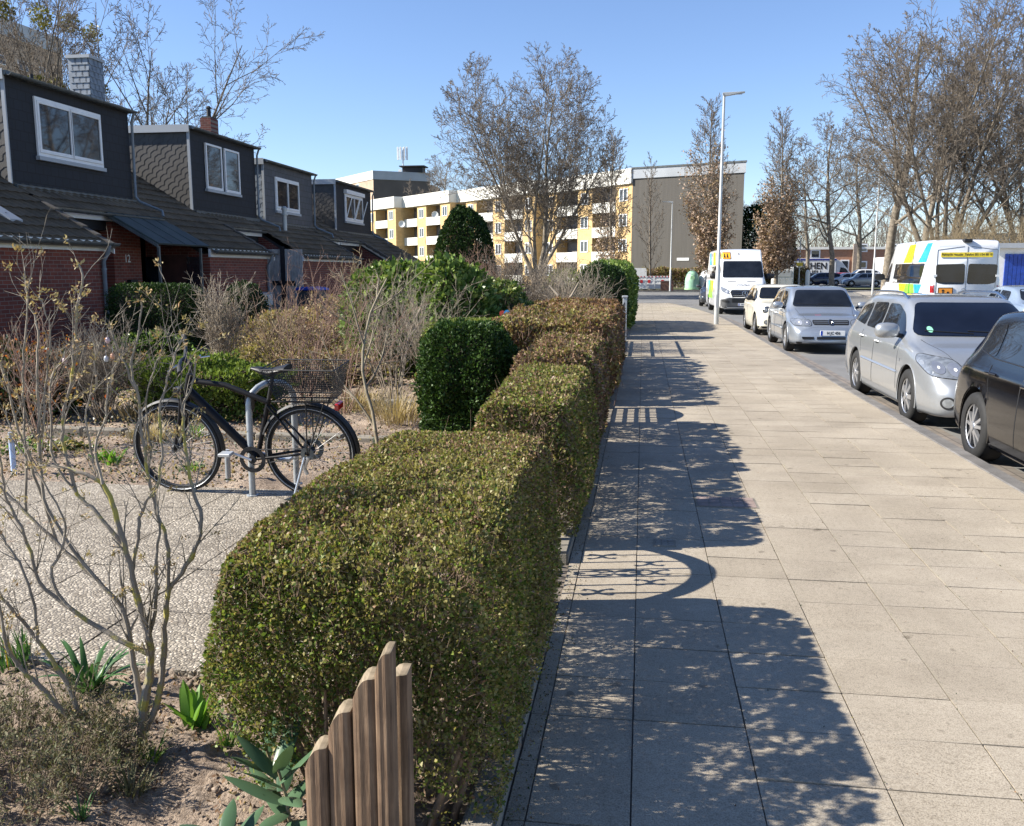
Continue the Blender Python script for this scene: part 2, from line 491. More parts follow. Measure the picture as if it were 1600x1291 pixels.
M['barkd'] = pm('dark bark', (0.15, 0.125, 0.095), 0.9, var=0.4, scale=5, bmp=0.8, bscale=22, bdist=0.03)
M['twig'] = pm('twig', (0.145, 0.118, 0.090), 0.85, var=0.35, scale=3)
M['twigy'] = pm('yellowish twig', (0.26, 0.20, 0.115), 0.85, var=0.3, scale=3)
M['twigr'] = pm('reddish twig', (0.20, 0.12, 0.085), 0.8, var=0.35, scale=3)
M['twiggrey'] = pm('grey twig', (0.27, 0.225, 0.17), 0.85, var=0.3, scale=4)
M['galv'] = pm('galvanised steel', (0.50, 0.52, 0.53), 0.42, metal=0.5, var=0.15, scale=8)
M['lampgrey'] = pm('lamp post grey', (0.46, 0.47, 0.46), 0.5, metal=0.2, var=0.12, scale=3)
def woodmat():
    m, nt, b = newmat('weathered wood'); v = coord(nt, scale=(30, 30, 1.6), kind='World'); v2 = coord(nt, kind='World')
    g = nt.nodes.new('ShaderNodeNewGeometry')
    c = ramp(nt, noise(nt, v, 2.4, 8, 0.7), [(0.3, (0.07, 0.04, 0.024)), (0.5, (0.19, 0.12, 0.07)), (0.72, (0.31, 0.215, 0.135))])
    c = mixc(nt, 0.7, c, ramp(nt, noise(nt, v2, 7, 4), [(0.35, (0.45, 0.42, 0.40)), (0.6, (1, 1, 1))]), 'MULTIPLY')
    nt.links.new(c, b.inputs['Base Color']); b.inputs['Roughness'].default_value = 0.8
    bump(nt, b, noise(nt, v, 5, 6, 0.7), 0.7, 0.004)
    return m
M['wood'] = woodmat()
def endgrain():
    m, nt, b = newmat('end grain'); v = coord(nt, scale=(8, 8, 130), kind='World', rot=0.3)
    c = ramp(nt, noise(nt, v, 1.0, 4), [(0.35, (0.13, 0.10, 0.06)), (0.6, (0.27, 0.21, 0.14))])
    nt.links.new(c, b.inputs['Base Color']); b.inputs['Roughness'].default_value = 0.85
    return m
M['endgrain'] = endgrain()
M['steel_rack'] = pm('rack steel', (0.36, 0.38, 0.39), 0.4, metal=0.4, var=0.15, scale=9)
M['bikeblack'] = pm('black bicycle paint', (0.006, 0.006, 0.008), 0.5, var=0.3, scale=9, spec=.25)
M['rubber'] = pm('rubber', (0.014, 0.014, 0.014), 0.75, var=0.25, scale=20)
M['chrome'] = pm('chrome', (0.62, 0.63, 0.65), 0.18, metal=1.0, var=0.08, scale=10)
M['alloy'] = pm('alloy', (0.50, 0.51, 0.53), 0.32, metal=0.8, var=0.12, scale=10)
M['lens'] = pm('lamp lens', (0.26, 0.28, 0.30), 0.08, metal=0.45, var=0.35, scale=14, coat=1.0)
M['red_lens'] = pm('red lens', (0.35, 0.01, 0.012), 0.15, var=0.3, scale=18, coat=1.0)
M['leaf_hedge_g'] = leafmat('hedge leaf green', [(0.035, 0.07, 0.012), (0.12, 0.18, 0.035), (0.28, 0.34, 0.075)], 0.45)
M['leaf_hedge_o'] = leafmat('hedge leaf olive', [(0.11, 0.105, 0.03), (0.25, 0.225, 0.075), (0.40, 0.355, 0.15)], 0.4)
M['leaf_hedge_b'] = leafmat('hedge leaf brown', [(0.14, 0.075, 0.05), (0.25, 0.15, 0.095), (0.36, 0.25, 0.16)], 0.25)
M['leaf_rust'] = leafmat('hedge leaf rust', [(0.15, 0.075, 0.04), (0.24, 0.13, 0.065), (0.30, 0.2, 0.10)], 0.25)
M['leaf_yew'] = leafmat('yew needle', [(0.012, 0.030, 0.008), (0.025, 0.055, 0.013), (0.055, 0.10, 0.022)], 0.2, 0.6)
M['leaf_laurel'] = leafmat('laurel leaf', [(0.05, 0.10, 0.02), (0.14, 0.22, 0.05), (0.30, 0.37, 0.12)], 0.25, 0.3)
M['leaf_dark'] = leafmat('dark leaf', [(0.012, 0.03, 0.01), (0.03, 0.06, 0.016)], 0.15, 0.35)
M['leaf_oak'] = leafmat('dry oak leaf', [(0.26, 0.17, 0.12), (0.42, 0.30, 0.22), (0.56, 0.43, 0.33)], 0.3, 0.6)
M['leaf_straw'] = leafmat('straw', [(0.28, 0.21, 0.12), (0.42, 0.33, 0.19), (0.55, 0.45, 0.28)], 0.3, 0.6)
M['leaf_litter'] = leafmat('leaf litter', [(0.10, 0.05, 0.03), (0.22, 0.13, 0.075), (0.34, 0.22, 0.13)], 0.2, 0.7)
M['blade'] = leafmat('fresh blade', [(0.06, 0.14, 0.02), (0.14, 0.25, 0.04), (0.22, 0.34, 0.07)], 0.4)
M['iris'] = leafmat('strap leaf', [(0.055, 0.13, 0.045), (0.08, 0.17, 0.06)], 0.3, 0.35)
M['tulip'] = leafmat('broad fresh leaf', [(0.13, 0.27, 0.04), (0.18, 0.33, 0.06)], 0.4, 0.4)
M['rhodo'] = leafmat('leathery leaf', [(0.06, 0.115, 0.06), (0.10, 0.165, 0.09)], 0.15, 0.25)
M['bud'] = leafmat('bud', [(0.30, 0.24, 0.12), (0.46, 0.38, 0.20), (0.40, 0.24, 0.13)], 0.25, 0.6)
M['lav'] = leafmat('grey green', [(0.09, 0.10, 0.05), (0.16, 0.16, 0.085), (0.24, 0.21, 0.13)], 0.2, 0.7)

# ------------------------------------------------------------------ the ground
def sheet(name, poly, z, mat, kind='structure'):
    m = MB(); m.add([(p[0], p[1], z) for p in poly], [tuple(range(len(poly)))])
    o = m.build(name, mat, fixn=False)
    if o.data.polygons[0].normal.z < 0: o.data.flip_normals()
    return tag(o, kind=kind)
sheet('ground', [(-900, -60), (900, -60), (900, 1500), (-900, 1500)], -0.16, M['dgrass'])
# garden ground: fine relief near the camera
def terrain(name, x0, x1, y0, y1, nx, ny, z0, amp, mat, sc=7.0):
    X, Y = np.meshgrid(np.linspace(x0, x1, nx), np.linspace(y0, y1, ny))
    P = np.stack([X.ravel(), Y.ravel(), np.zeros(X.size)], 1)
    h = (vnoise(P, sc) - .5) * amp + (vnoise(P, sc * 2.7) - .5) * amp * .7 + (vnoise(P, sc * 7) - .5) * amp * .45 + (vnoise(P, 1.1) - .5) * amp * 1.4
    P[:, 2] = z0 + h
    i = np.arange((ny - 1) * nx).reshape(ny - 1, nx)[:, :-1].ravel()
    F = np.stack([i, i + 1, i + nx + 1, i + nx], 1)
    return tag(npmesh(name, P, F, mat, smooth=True), kind='structure')
terrain('garden_soil', -4.5, -0.56, 1.2, 6.0, 330, 400, -0.01, 0.05, M['soil2'])
terrain('garden_soil', -16, -0.56, 6.0, 30, 320, 420, -0.02, 0.07, M['soil2'], 4)
sheet('garden_ground', [(-60, -20), (-0.56, -20), (-0.56, 1.25), (-4.45, 1.25), (-4.45, 6.05), (-60, 6.05)], -0.02, M['soil'])
sheet('garden_ground', [(-60, 29.9), (-0.56, 29.9), (-0.56, 49), (-60, 49)], -0.05, M['soil'])
sheet('garden_ground', [(-60, 6.0), (-15.9, 6.0), (-15.9, 30), (-60, 30)], -0.03, M['soil'])
# exposed aggregate slabs of the garden path
pth = MB(); rr = random.Random(3)
for i in range(9):
    for j in range(5):
        x1 = -1.20 - i * 0.62; y0 = 3.3 + j * 0.61
        tz = 0.032 + rr.uniform(-.002, .002)
        pth.box(x1 - 0.612, x1, y0, y0 + 0.602, 0.0, tz)
tag(pth.build('garden_path', M['pebble']), kind='structure')
# pavement: every slab with its joint
COLS = [-0.39, -0.325, 0.0, 0.415, 0.83, 1.245, 1.66, 2.075, 2.49, 2.915]
ROW = 0.342
def kerbx(y):          # the kerb swings left at the far end
    return 2.915 if y < 30 else 2.915 - (y - 30) ** 2 * 0.0042
sl_ = MB(); rr = random.Random(11)
for c in range(len(COLS) - 1):
    y = -3.0 + 0.05
    while y < 49:
        xa, xb = COLS[c], COLS[c + 1]
        g = 0.0022 + (0.0013 if rr.random() < .3 else 0)
        if y > 26: 
            xb = min(xb, kerbx(y))
        if xb - xa > 0.03:
            z0_ = rr.uniform(-.0015, .0015); z = [z0_ + rr.uniform(-.0018, .0018) for _ in range(4)]
            e = rr.uniform(-.003, .003)
            a, b_, c_, d_ = (xa + g, y + g + e), (xb - g, y + g + e), (xb - g, y + ROW - g + e), (xa + g, y + ROW - g + e)
            vs = [(p[0], p[1], z[k]) for k, p in enumerate((a, b_, c_, d_))] + [(p[0], p[1], -0.05) for p in (a, b_, c_, d_)]
            sl_.add(vs, [(0, 1, 2, 3), (0, 4, 5, 1), (1, 5, 6, 2), (2, 6, 7, 3), (3, 7, 4, 0)])
        y += ROW
tag(sl_.build('pavement', M['slab'], fixn=False), kind='structure')
m = MB(); ys = [-3] + list(range(30, 50, 1))
L_ = [(-0.55, y, -0.009) for y in ys]; R_ = [(kerbx(y) + 0.01, y, -0.009) for y in ys]
m.add(L_ + R_, [(i, i + len(ys), i + len(ys) + 1, i + 1) for i in range(len(ys) - 1)])
tag(m.build('pavement_bed', M['joint']), kind='structure')
# edging stones along the gardens, with gaps at the gates
m = MB(); y = -2.0
while y < 47:
    L = 0.98
    if not any(a < y + .5 < b for a, b in ((4.35, 5.25), (9.9, 11.1), (17.6, 19.4), (22.3, 23.5))):
        m.box(-0.50, -0.395, y + .004, y + L, -0.1, 0.065 + rr.uniform(-.004, .004))
    y += 1.0
tag(m.build('edging_kerb', M['edging'], bevel=0.012, bevseg=2), kind='structure')
# threshold slabs at the gates
# kerb, gutter, road
m = MB(); y = -3.0
while y < 49:
    x0, x1 = kerbx(y), kerbx(y + .99)
    m.add([(x0 + .012, y, 0.001), (x0 + .165, y, -.004), (x1 + .165, y + .985, -.004), (x1 + .012, y + .985, .001),
           (x0 + .012, y, -0.2), (x0 + .165, y, -.2), (x1 + .165, y + .985, -.2), (x1 + .012, y + .985, -.2)],
          [(0, 1, 2, 3), (0, 4, 5, 1), (1, 5, 6, 2), (2, 6, 7, 3), (3, 7, 4, 0)])
    y += 0.99
tag(m.build('kerb', M['kerb'], bevel=0.01), kind='structure')
m = MB(); ys = np.arange(-3, 49.1, 1.0)
A_ = [(kerbx(y) + .165, y, -0.098) for y in ys]; B_ = [(kerbx(y) + .50, y, -0.106) for y in ys]
m.add(A_ + B_, [(i, i + len(ys), i + len(ys) + 1, i + 1) for i in range(len(ys) - 1)])
tag(m.build('gutter', M['gutter']), kind='structure')
sheet('road', [(3.2, -6), (12.4, -6), (12.4, 40), (13.2, 50), (14.6, 62), (17.2, 78), (20, 84), (60, 86), (60, 112), (-60, 100), (-60, 51), (-0.55, 49.0), (1.4, 48.6), (1.9, 45), (2.4, 41), (2.85, 36), (3.05, 31), (3.2, 29)], -0.11, M['asphalt'])
sheet('pavement', [(12.4, -6), (40, -6), (40, 84.5), (20, 84), (17.2, 78), (14.6, 62), (13.2, 50), (12.4, 40)], -0.012, pm('far pavement', (0.36, 0.32, 0.26), 0.9, var=0.2, scale=1.2, kind='World', fine=0.3, bscale=20))
m = MB(); kp = [(12.4, -6), (12.4, 40), (13.2, 50), (14.6, 62), (17.2, 78), (20, 84), (40, 84.6)]
for a, b in zip(kp[:-1], kp[1:]):
    m.add([(a[0], a[1], -0.005), (b[0], b[1], -0.005), (b[0] + .14, b[1], -0.005), (a[0] + .14, a[1], -0.005), (a[0], a[1], -.2), (b[0], b[1], -.2)], [(0, 1, 2, 3), (0, 4, 5, 1)])
tag(m.build('kerb', M['kerb']), kind='structure')
sheet('pavement', [(-60, 83), (14, 86), (24, 92), (60, 96), (60, 200), (-60, 200)], 0.02, M['dgrass'])
sheet('parking_lot', [(8, 99), (60, 99), (60, 150), (8, 150)], 0.06, M['asphalt'])
m = MB(); m.box(-60, 16, 82.9, 83.1, -0.15, 0.03); tag(m.build('kerb', M['kerb']), kind='structure')
# small metal and paver covers in the pavement
for (x0, x1, y0, y1, lab, mt) in ((0.42, 0.86, 6.42, 6.72, 'purplish brick utility patch set in the pavement beyond the gate shadow', 'g'),
                                  (0.10, 0.24, 5.42, 5.56, 'small square valve cover in the pavement at the end of the gate shadow', 'z')):
    t = thing('utility_cover', lab, 'cover', ((x0 + x1) / 2, (y0 + y1) / 2, 0), group='covers in the pavement')
    q = MB(); q.box(x0, x1, y0, y1, -0.01, 0.003); q.build('frame', M['edging'], t, world=True)
    q = MB(); n = 5 if mt == 'g' else 3
    for i in range(n):
        w = (x1 - x0 - .02) / n
        for j in range(3):
            h = (y1 - y0 - .02) / 3
            q.box(x0 + .01 + i * w + .004, x0 + .01 + (i + 1) * w - .004, y0 + .01 + j * h + .004, y0 + .01 + (j + 1) * h - .004, 0.0, 0.006)
    q.build('lid', pm('cover ' + mt, (0.24, 0.18, 0.155) if mt == 'g' else (0.22, 0.20, 0.17), 0.8), t, world=True)

# ------------------------------------------------------------------ row houses on the left
XW, XR, XD, XK = -12.7, -14.3, -15.0, -18.6      # wing wall, recess wall, dormer wall, ridge
SL = 0.59
def rz(x, z0): return z0 + SL * (XW - x)
def tiles(x_lo, x_hi, y0, y1, z0, per=0.30, row=0.42):
    """pantiles: a wave along the eaves, a step at every row"""
    dx = x_lo - x_hi; sl = math.hypot(dx, SL * dx); nr = max(1, round(sl / row)); ny = max(2, int((y1 - y0) / per * 6))
    ys = np.linspace(y0, y1, ny + 1)
    ph = (ys - y0) / per * 2 * np.pi
    wave = 0.017 * np.sin(ph) + 0.004 * np.sin(2 * ph + .6)
    V = []; nx_, nz_ = SL / math.hypot(1, SL), 1 / math.hypot(1, SL)
    for i in range(nr):      # top surface, then the dark pocket under the next lip
        t0 = i / nr; t1 = (i + 1) / nr; o_ = .055 / sl; u_ = .05 / sl
        for t, lift, wv in ((t0 - o_ * (i > 0), .058, 1.0), (t1 + u_ * (i < nr - 1), .004, 1.0), (t1 - o_, .030, .55)):
            x = x_lo - dx * t; z = rz(x, z0)
            for j, y in enumerate(ys):
                w = wave[j] * wv + lift
                V.append((x + nx_ * w, y, z + nz_ * w))
    F = []
    n = ny + 1
    for r in range(nr * 3 - 2):
        for j in range(ny):
            F.append((r * n + j, r * n + j + 1, (r + 1) * n + j + 1, (r + 1) * n + j))
    # front lip
    o = len(V)
    for j, y in enumerate(ys): V.append((x_lo, y, rz(x_lo, z0) - 0.01))
    for j in range(ny): F.append((o + j, o + j + 1, j + 1, j))
    return np.array(V), np.array(F)
def gutter(parent, x, y0, y1, z, r=0.075):
    m = MB(); n = 8
    pr = [(x + r * math.cos(a), z + r * math.sin(a)) for a in [math.pi + math.pi * k / n for k in range(n + 1)]]
    m.prism(pr + [(p[0] * .0 + x + (p[0] - x) * .85, z + (p[1] - z) * .85 + .002) for p in pr[::-1]], 'y', y0, y1)
    for y in np.arange(y0 + .4, y1, 1.1):
        m.prism([(x + (r + .008) * math.cos(a), z + (r + .008) * math.sin(a)) for a in [math.pi + math.pi * k / n for k in range(n + 1)]], 'y', y, y + .04)
    return m.build('gutter', M['zinc'], parent, world=True)
def shingles(parent, Y, x0, x1, zt, z0, mat, s=0.46, face=-1):
    """diagonal slate scales on a wall facing the camera, clipped to the area above the roof line"""
    m = MB(); w = .19; wl_ = .34; N = 8; r2 = math.sqrt(.5)
    def ok(x, z): return x0 <= x <= x1 and z <= zt - .02 and z >= rz(x, z0) + .02
    for c in range(-36, 42):
        for i in range(-120, 160):
            q = []
            for a in (i, i + 1):
                s_ = a * wl_ / N; off = c * w + .036 * math.sin(2 * math.pi * s_ / wl_) + .014 * math.sin(4 * math.pi * s_ / wl_ + 1)
                for e in (0, 1): o_ = off + e * (w + .03); q.append((x1 + (s_ * r2 - o_ * -r2 * -1), rz(x1, z0) + s_ * r2 + o_ * r2, e))
            cx_ = sum(p[0] for p in q) / 4; cz = sum(p[1] for p in q) / 4
            if not ok(cx_, cz): continue
            v = [(min(max(p[0], x0), x1), Y - (.012 if p[2] == 0 else .004), min(p[1], zt)) for p in q]
            v += [(v[0][0], Y, v[0][2]), (v[2][0], Y, v[2][2])]
            m.add(v, [(0, 1, 3, 2), (0, 2, 5, 4)])
    return m.build('shingle_cladding', mat, parent, world=True, fixn=False)
def window(parent, x, y0, y1, z0, z1, panes=2, gap=0.0, name='window', tilt=False, shutter=False):
    """white framed window on a wall facing +X"""
    m = MB(); f = 0.085
    w = (y1 - y0 - gap * (panes - 1)) / panes
    gl = MB()
    if gap == 0:
        m.box(x, x + .06, y0, y1, z0, z0 + f); m.box(x, x + .06, y0, y1, z1 - f, z1)
        m.box(x, x + .06, y0, y0 + f, z0 + f, z1 - f); m.box(x, x + .06, y1 - f, y1, z0 + f, z1 - f)
    for k in range(panes):
        a = y0 + k * (w + gap); b = a + w; g = 0.05
        if gap == 0:
            a += f * .6 if k == 0 else -.02; b -= f * .6 if k == panes - 1 else -.02
        if tilt:
            xo = 0.28
            P = [Vector((x + .03, a, z0 + f)), Vector((x + .03, b, z0 + f)), Vector((x + .03 - xo, b, z1 - f)), Vector((x + .03 - xo, a, z1 - f))]
        m2 = MB()
        fr = [(a, b, z0 + (f if gap == 0 else 0), z0 + (f if gap == 0 else 0) + .09), (a, b, z1 - (f if gap == 0 else 0) - .07, z1 - (f if gap == 0 else 0)),]
        zz0 = fr[0][3]; zz1 = fr[1][2]
        for q in fr: m.box(x + .01, x + .085, *q)
        m.box(x + .01, x + .085, a, a + .07, zz0, zz1); m.box(x + .01, x + .085, b - .07, b, zz0, zz1)
        if tilt:
            gl.add([(x + .05, a + .07, zz0), (x + .05, b - .07, zz0), (x + .05, b - .07, zz1), (x + .05, a + .07, zz1)], [(0, 1, 2, 3)])
            m.tube([(x + .07, a + .09, zz0), (x + .3, a + .3, zz1)], .028, 4)
            m.tube([(x + .07, b - .12, zz0), (x + .3, b + .1, zz1 - .05)], .028, 4)
        else:
            gl.add([(x + .05, a + .07, zz0), (x + .05, b - .07, zz0), (x + .05, b - .07, zz1), (x + .05, a + .07, zz1)], [(0, 1, 2, 3)])
    o = m.build(name, M['frame'], parent, world=True, bevel=0.006)
    gl.build('pane', M['glass'], o, world=True, fixn=False)
    q = MB(); q.box(x - .01, x + .11, y0 - .04, y1 + .04, z0 - .10, z0 - .004); q.build('sill', M['greycap'], o, world=True)
    if shutter:
        q = MB(); q.box(x, x + .17, y0 - .05, y1 + .05, z1 + .004, z1 + .2); q.build('shutter_box', M['frame'], o, world=True)
    return o
def house(lab, wy0, wy1, ry0, ry1, dy0, dy1, z0, dtop, win, number=None, first=False, slatem='slate', verge_left=True, shc='shingle'):
    """wing with low eaves, recessed bay with dormer above"""
    ya, yb = min(wy0, ry0), max(wy1, ry1)
    t = thing('row_house', lab, 'house', (XW, (ya + yb) / 2, 0), group='row houses with slate dormers')
    # walls
    m = MB(); m.box(XW - .3, XW, wy0, wy1, -.1, z0 - .14)
    m.build('wall', M['brick'], t, world=True)
    for ya_, yb_q in ((wy0 + .002, wy0 + .3), (wy1 - .3, wy1 - .002)):
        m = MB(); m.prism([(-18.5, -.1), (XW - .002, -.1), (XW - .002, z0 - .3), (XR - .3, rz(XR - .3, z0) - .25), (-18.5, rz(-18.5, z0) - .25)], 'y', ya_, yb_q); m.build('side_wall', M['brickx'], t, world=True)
    # recess wall, dark, with door
    m = MB(); m.box(XR - .55, XR - .4, ry0, ry1, -.1, rz(XR, z0) - .1)
    m.build('recess_wall', M['brick'], t, world=True)
    # solid under the roof so that no light leaks
    m = MB(); m.prism([(XW - .1, z0 - .12), (XK, rz(XK, z0) - .08), (XK - 5.5, z0 - .1)], 'y', wy0 + .01, wy1 - .01)
    m.prism([(XR - .1, rz(XR, z0) - .15), (XK, rz(XK, z0) - .08), (XK - 5.5, z0 - .1), (XR - .1, z0 - .1 + .5)], 'y', ry0, ry1)
    m.build('roof_core', M['dark'], t, world=True)
    V1, F1 = tiles(XW + .22, XK, wy0 - .05, wy1 + .12, z0); V2, F2 = tiles(XR + .12, XK, ry0 + .13 if ry0 > wy0 else ry0, ry1 - .06, z0)
    V = np.concatenate([V1, V2]); F = np.concatenate([F1, F2 + len(V1)])
    npmesh('roof', V, F, M['tile'], t, world=True)
    m = MB()   # verge boards and end tiles where the wing roof stands free
    for y, s in ((wy0, -1), (wy1, 1)):
        if (s < 0 and ry0 < wy0) or (s > 0 and ry1 > wy1):
            xa, xb = XW + .2, XR
            yy = (y - .09, y - .05) if s < 0 else (y + .12, y + .16)
            m.prism([(xa, rz(xa, z0) - .16), (xb, rz(xb, z0) - .16), (xb, rz(xb, z0) + .02), (xa, rz(xa, z0) + .02)], 'y', *yy)
    m.build('verge_board', M['white'], t, world=True)
    m = MB(); yv = wy1 + .1 if ry1 > wy1 else wy0 - .05
    for k in range(5):
        xa = XW + .22 - k * .34; xb = xa - .36
        za = rz(xa, z0) + .11; zb = rz(xb, z0) + .07
        m.add([(xa, yv - .14, za), (xa, yv + .06, za), (xb, yv + .06, zb), (xb, yv - .14, zb), (xa, yv - .14, za - .14), (xa, yv + .06, za - .14), (xb, yv + .06, zb - .14), (xb, yv - .14, zb - .14)],
              [(0, 1, 2, 3), (0, 4, 5, 1), (1, 5, 6, 2), (3, 2, 6, 7), (0, 3, 7, 4)])
    m.build('verge_tiles', M['tile'], t, world=True)
    m = MB(); m.box(XW - .02, XW + .05, wy0 - .04, wy1 + .10, z0 - .22, z0 + .02)
    m.box(XR - .02, XR + .05, ry0, ry1, rz(XR, z0) - .3, rz(XR, z0) - .06)
    m.build('fascia', M['white'], t, world=True)
    gutter(t, XW + .24, wy0 - .05, wy1 + .25, z0 - .03)
    gutter(t, XR + .24, ry0 + .1, ry1 - .1, rz(XR, z0) - .12)
    m = MB(); yd = wy1 - .12
    m.tube([(XW + .24, yd, z0 - .08), (XW + .2, yd, z0 - .25), (XW + .07, yd, z0 - .45), (XW + .07, yd, .0)], .05, 10)
    for z in (.7, 1.7): m.cyl((XW + .07, yd, z), (XW + .07, yd, z + .05), .062, n=10)
    m.build('downpipe', M['pipe'], t, world=True, smooth=True)
    # dormer
    zb = rz(XD, z0) - .12
    m = MB(); m.box(XD - .1, XD, dy0, dy1, zb, dtop - .12); m.build('dormer_front', M[slatem], t, world=True)
    m = MB(); m.prism([(XD - .1, zb), (XD - .1, dtop - .14), (XK, dtop - .14), (XK, rz(XK, z0) - .3)], 'y', dy0 + .01, dy1 - .01); m.build('dormer_side', M['shingle'], t, world=True)
    shingles(t, dy0 + .01, XK + .2, XD - .02, dtop - .06, z0, M[shc])
    m = MB(); m.box(XK - .4, XD + .12, dy0 - .08, dy1 + .08, dtop - .12, dtop - .01); m.build('dormer_roof', M['zinc'], t, world=True)
    m = MB(); m.box(XK, XD + .06, dy0 - .10, dy0 - .085, dtop - .22, dtop + .02); m.box(XD - .06, XD + .03, dy0 - .04, dy0 - .0, zb + .1, dtop - .12); m.build('dormer_trim', M['greycap'], t, world=True)
    gutter(t, XD + .2, dy0 - .08, dy1 + .1, dtop - .06, .07)
    m = MB(); m.tube([(XD + .2, dy1 + .02, dtop - .1), (XD + .1, dy1 + .03, dtop - .35), (XD + .08, dy1 + .03, zb + .25), (XD + .2, dy1 + .05, zb + .1), (XR + .2, dy1 + .02, rz(XR, z0) + .12), (XR + .26, dy1 - .05, rz(XR, z0) - .04)], .04, 8)
    m.build('dormer_downpipe', M['pipe'], t, world=True, smooth=True)
    m = MB(); m.box(XD - .02, XD + .14, dy0, dy1, zb + .02, zb + .14); m.build('flashing', M['zinc'], t, world=True)
    for w in win: window(t, XD + .001, **w)
    # ridge
    m = MB(); m.tube([(XK, ya, rz(XK, z0) + .02), (XK, yb, rz(XK, z0) + .02)], .12, 8); m.build('ridge', M['tile'], t, world=True)
    return t
hA = house('nearest brick row house with slate dormer, slate chimney and number 12 by its entrance', 13.0, 20.0, 20.0, 25.35, 20.1, 25.3, 2.37, 6.35,
           [dict(y0=21.1, y1=23.85, z0=4.52, z1=5.95, panes=2)])
hB = house('second brick row house with grey shingled dormer cheek, two slim windows and brick chimney', 25.35, 29.5, 29.5, 32.7, 28.9, 34.0, 2.32, 6.45,
           [dict(y0=29.9, y1=32.5, z0=4.50, z1=6.03, panes=2, gap=.22)])
hC = house('third row house with paler blue grey dormer and steel vent pipe on its tiles', 32.75, 39.1, 39.1, 41.6, 34.8, 40.1, 2.28, 6.08,
           [dict(y0=35.85, y1=38.4, z0=4.15, z1=5.5, panes=2)], slatem='slate2', shc='shingle_blue')
hD = house('farthest row house with tilted open white dormer window and roller shutter box', 44.6, 50.5, 41.7, 44.6, 43.3, 49.1, 2.28, 6.1,
           [dict(y0=44.6, y1=47.5, z0=4.2, z1=5.55, panes=2, tilt=True, shutter=True)])
# chimneys
def chim(parent, x0, x1, y0, y1, z0, z1, kind):
    m = MB(); m.box(x0, x1, y0, y1, z0, z1)
    if kind == 'slate':
        c = m.build('chimney', M['shingle_blue'], parent, world=True)
        q = MB(); s = .26
        for face in (0, 1):
            L = (x1 - x0) if face == 0 else (y1 - y0)
            for j in range(int((z1 - z0) / .17)):
                for i in range(4):
                    u0 = i * s * .78 - (j % 2) * .1; u1 = u0 + s
                    u0, u1 = max(0, u0), min(L, u1)
                    if u1 - u0 < .04: continue
                    za = z0 + j * .17; pts = [(u0, za + .05), (u0 + (u1 - u0) * .3, za), (u1, za + .01), (u1, za + .2), (u0, za + .2)]
                    if face == 0: vs = [(x0 + u, y0 - .004 - max(0, za + .2 - w) * .1, w) for u, w in pts] + [(x0 + u, y0, w) for u, w in pts]
                    else: vs = [(x1 + .004 + max(0, za + .2 - w) * .1, y0 + u, w) for u, w in pts] + [(x1, y0 + u, w) for u, w in pts]
                    q.add(vs, [tuple(range(5))] + [(a, (a + 1) % 5, (a + 1) % 5 + 5, a + 5) for a in range(5)])
        q.build('shingles', M['shingle_blue'], c, world=True)
        q = MB(); q.box(x0 - .05, x1 + .05, y0 - .05, y1 + .05, z1, z1 + .09); q.build('cap', M['greycap'], c, world=True)
    else:
        c = m.build('chimney', M['brickx'], parent, world=True)
        q = MB(); q.box(x0 + .04, x1 - .04, y0 + .04, y1 - .04, z1, z1 + .06); q.cyl(((x0 + x1) / 2, (y0 + y1) / 2, z1 + .05), ((x0 + x1) / 2, (y0 + y1) / 2, z1 + .45), .09, .08, 10)
        q.cyl(((x0 + x1) / 2, (y0 + y1) / 2, z1 + .42), ((x0 + x1) / 2, (y0 + y1) / 2, z1 + .5), .13, .05, 10)
        q.build('flue', M['dark'], c, world=True)
    return c
chim(hA, -16.85, -16.2, 25.45, 26.15, 4.6, 7.85, 'slate')
chim(hB, -17.7, -17.25, 35.1, 35.75, 5.5, 7.75, 'brick')
q = MB(); q.tube([(-14.35, 35.2, 3.3), (-14.35, 35.2, 4.1)], .085, 12); q.lathe([(.12, 0), (.12, .1), (.05, .16)], (-14.35, 35.2, 4.1), n=12); q.cyl((-14.35, 35.2, 3.9), (-14.35, 35.2, 3.96), .14, n=12)
q.build('vent_pipe', M['lampgrey'], hC, world=True, smooth=True)
q = MB(); q.box(-16.4, -16.05, 20.9, 21.25, 6.3, 6.85); q.box(-16.45, -16.0, 20.85, 21.3, 6.9, 6.94); q.build('vent', M['zinc'], hA, world=True)
q = MB(); q.cyl((-15.9, 22.4, 6.3), (-15.9, 22.4, 6.75), .05, n=8); q.build('vent_pipe', M['dark'], hA, world=True)
# entrance of the nearest house
q = MB(); q.box(-14.6, XR + .06, 22.9, 24.25, -.1, 3.0); q.build('entrance_pier', M['brick'], hA, world=True)
q = MB(); q.box(-14.75, -14.70, 24.25, 25.3, -.1, 2.9); q.box(-14.2, -13.35, 25.26, 25.30, 0, 2.15); q.build('door', M['door'], hA, world=True)
q = MB(); q.box(-13.38, -12.95, 25.24, 25.28, 0, 2.1); q.box(-14.70, -14.2, 25.24, 25.28, 0, 2.1); q.build('door_glass', M['glass'], hA, world=True)
q = MB(); q.prism([(-14.25, 3.22), (-12.75, 2.38), (-12.72, 2.42), (-14.22, 3.27)], 'y', 22.6, 25.4)
for y in (23.3, 24.0, 24.7): q.prism([(-14.25, 3.27), (-12.75, 2.43), (-12.75, 2.45), (-14.25, 3.30)], 'y', y, y + .03)
q.build('porch_canopy', pm('canopy sheet', (.045, .055, .05), .65, var=.3, scale=2), hA, world=True)
q = MB(); q.prism([(-14.25, 3.16), (-12.75, 2.30), (-12.75, 2.38), (-14.25, 3.22)], 'y', 22.55, 22.6); q.build('canopy_frame', M['zinc'], hA, world=True)
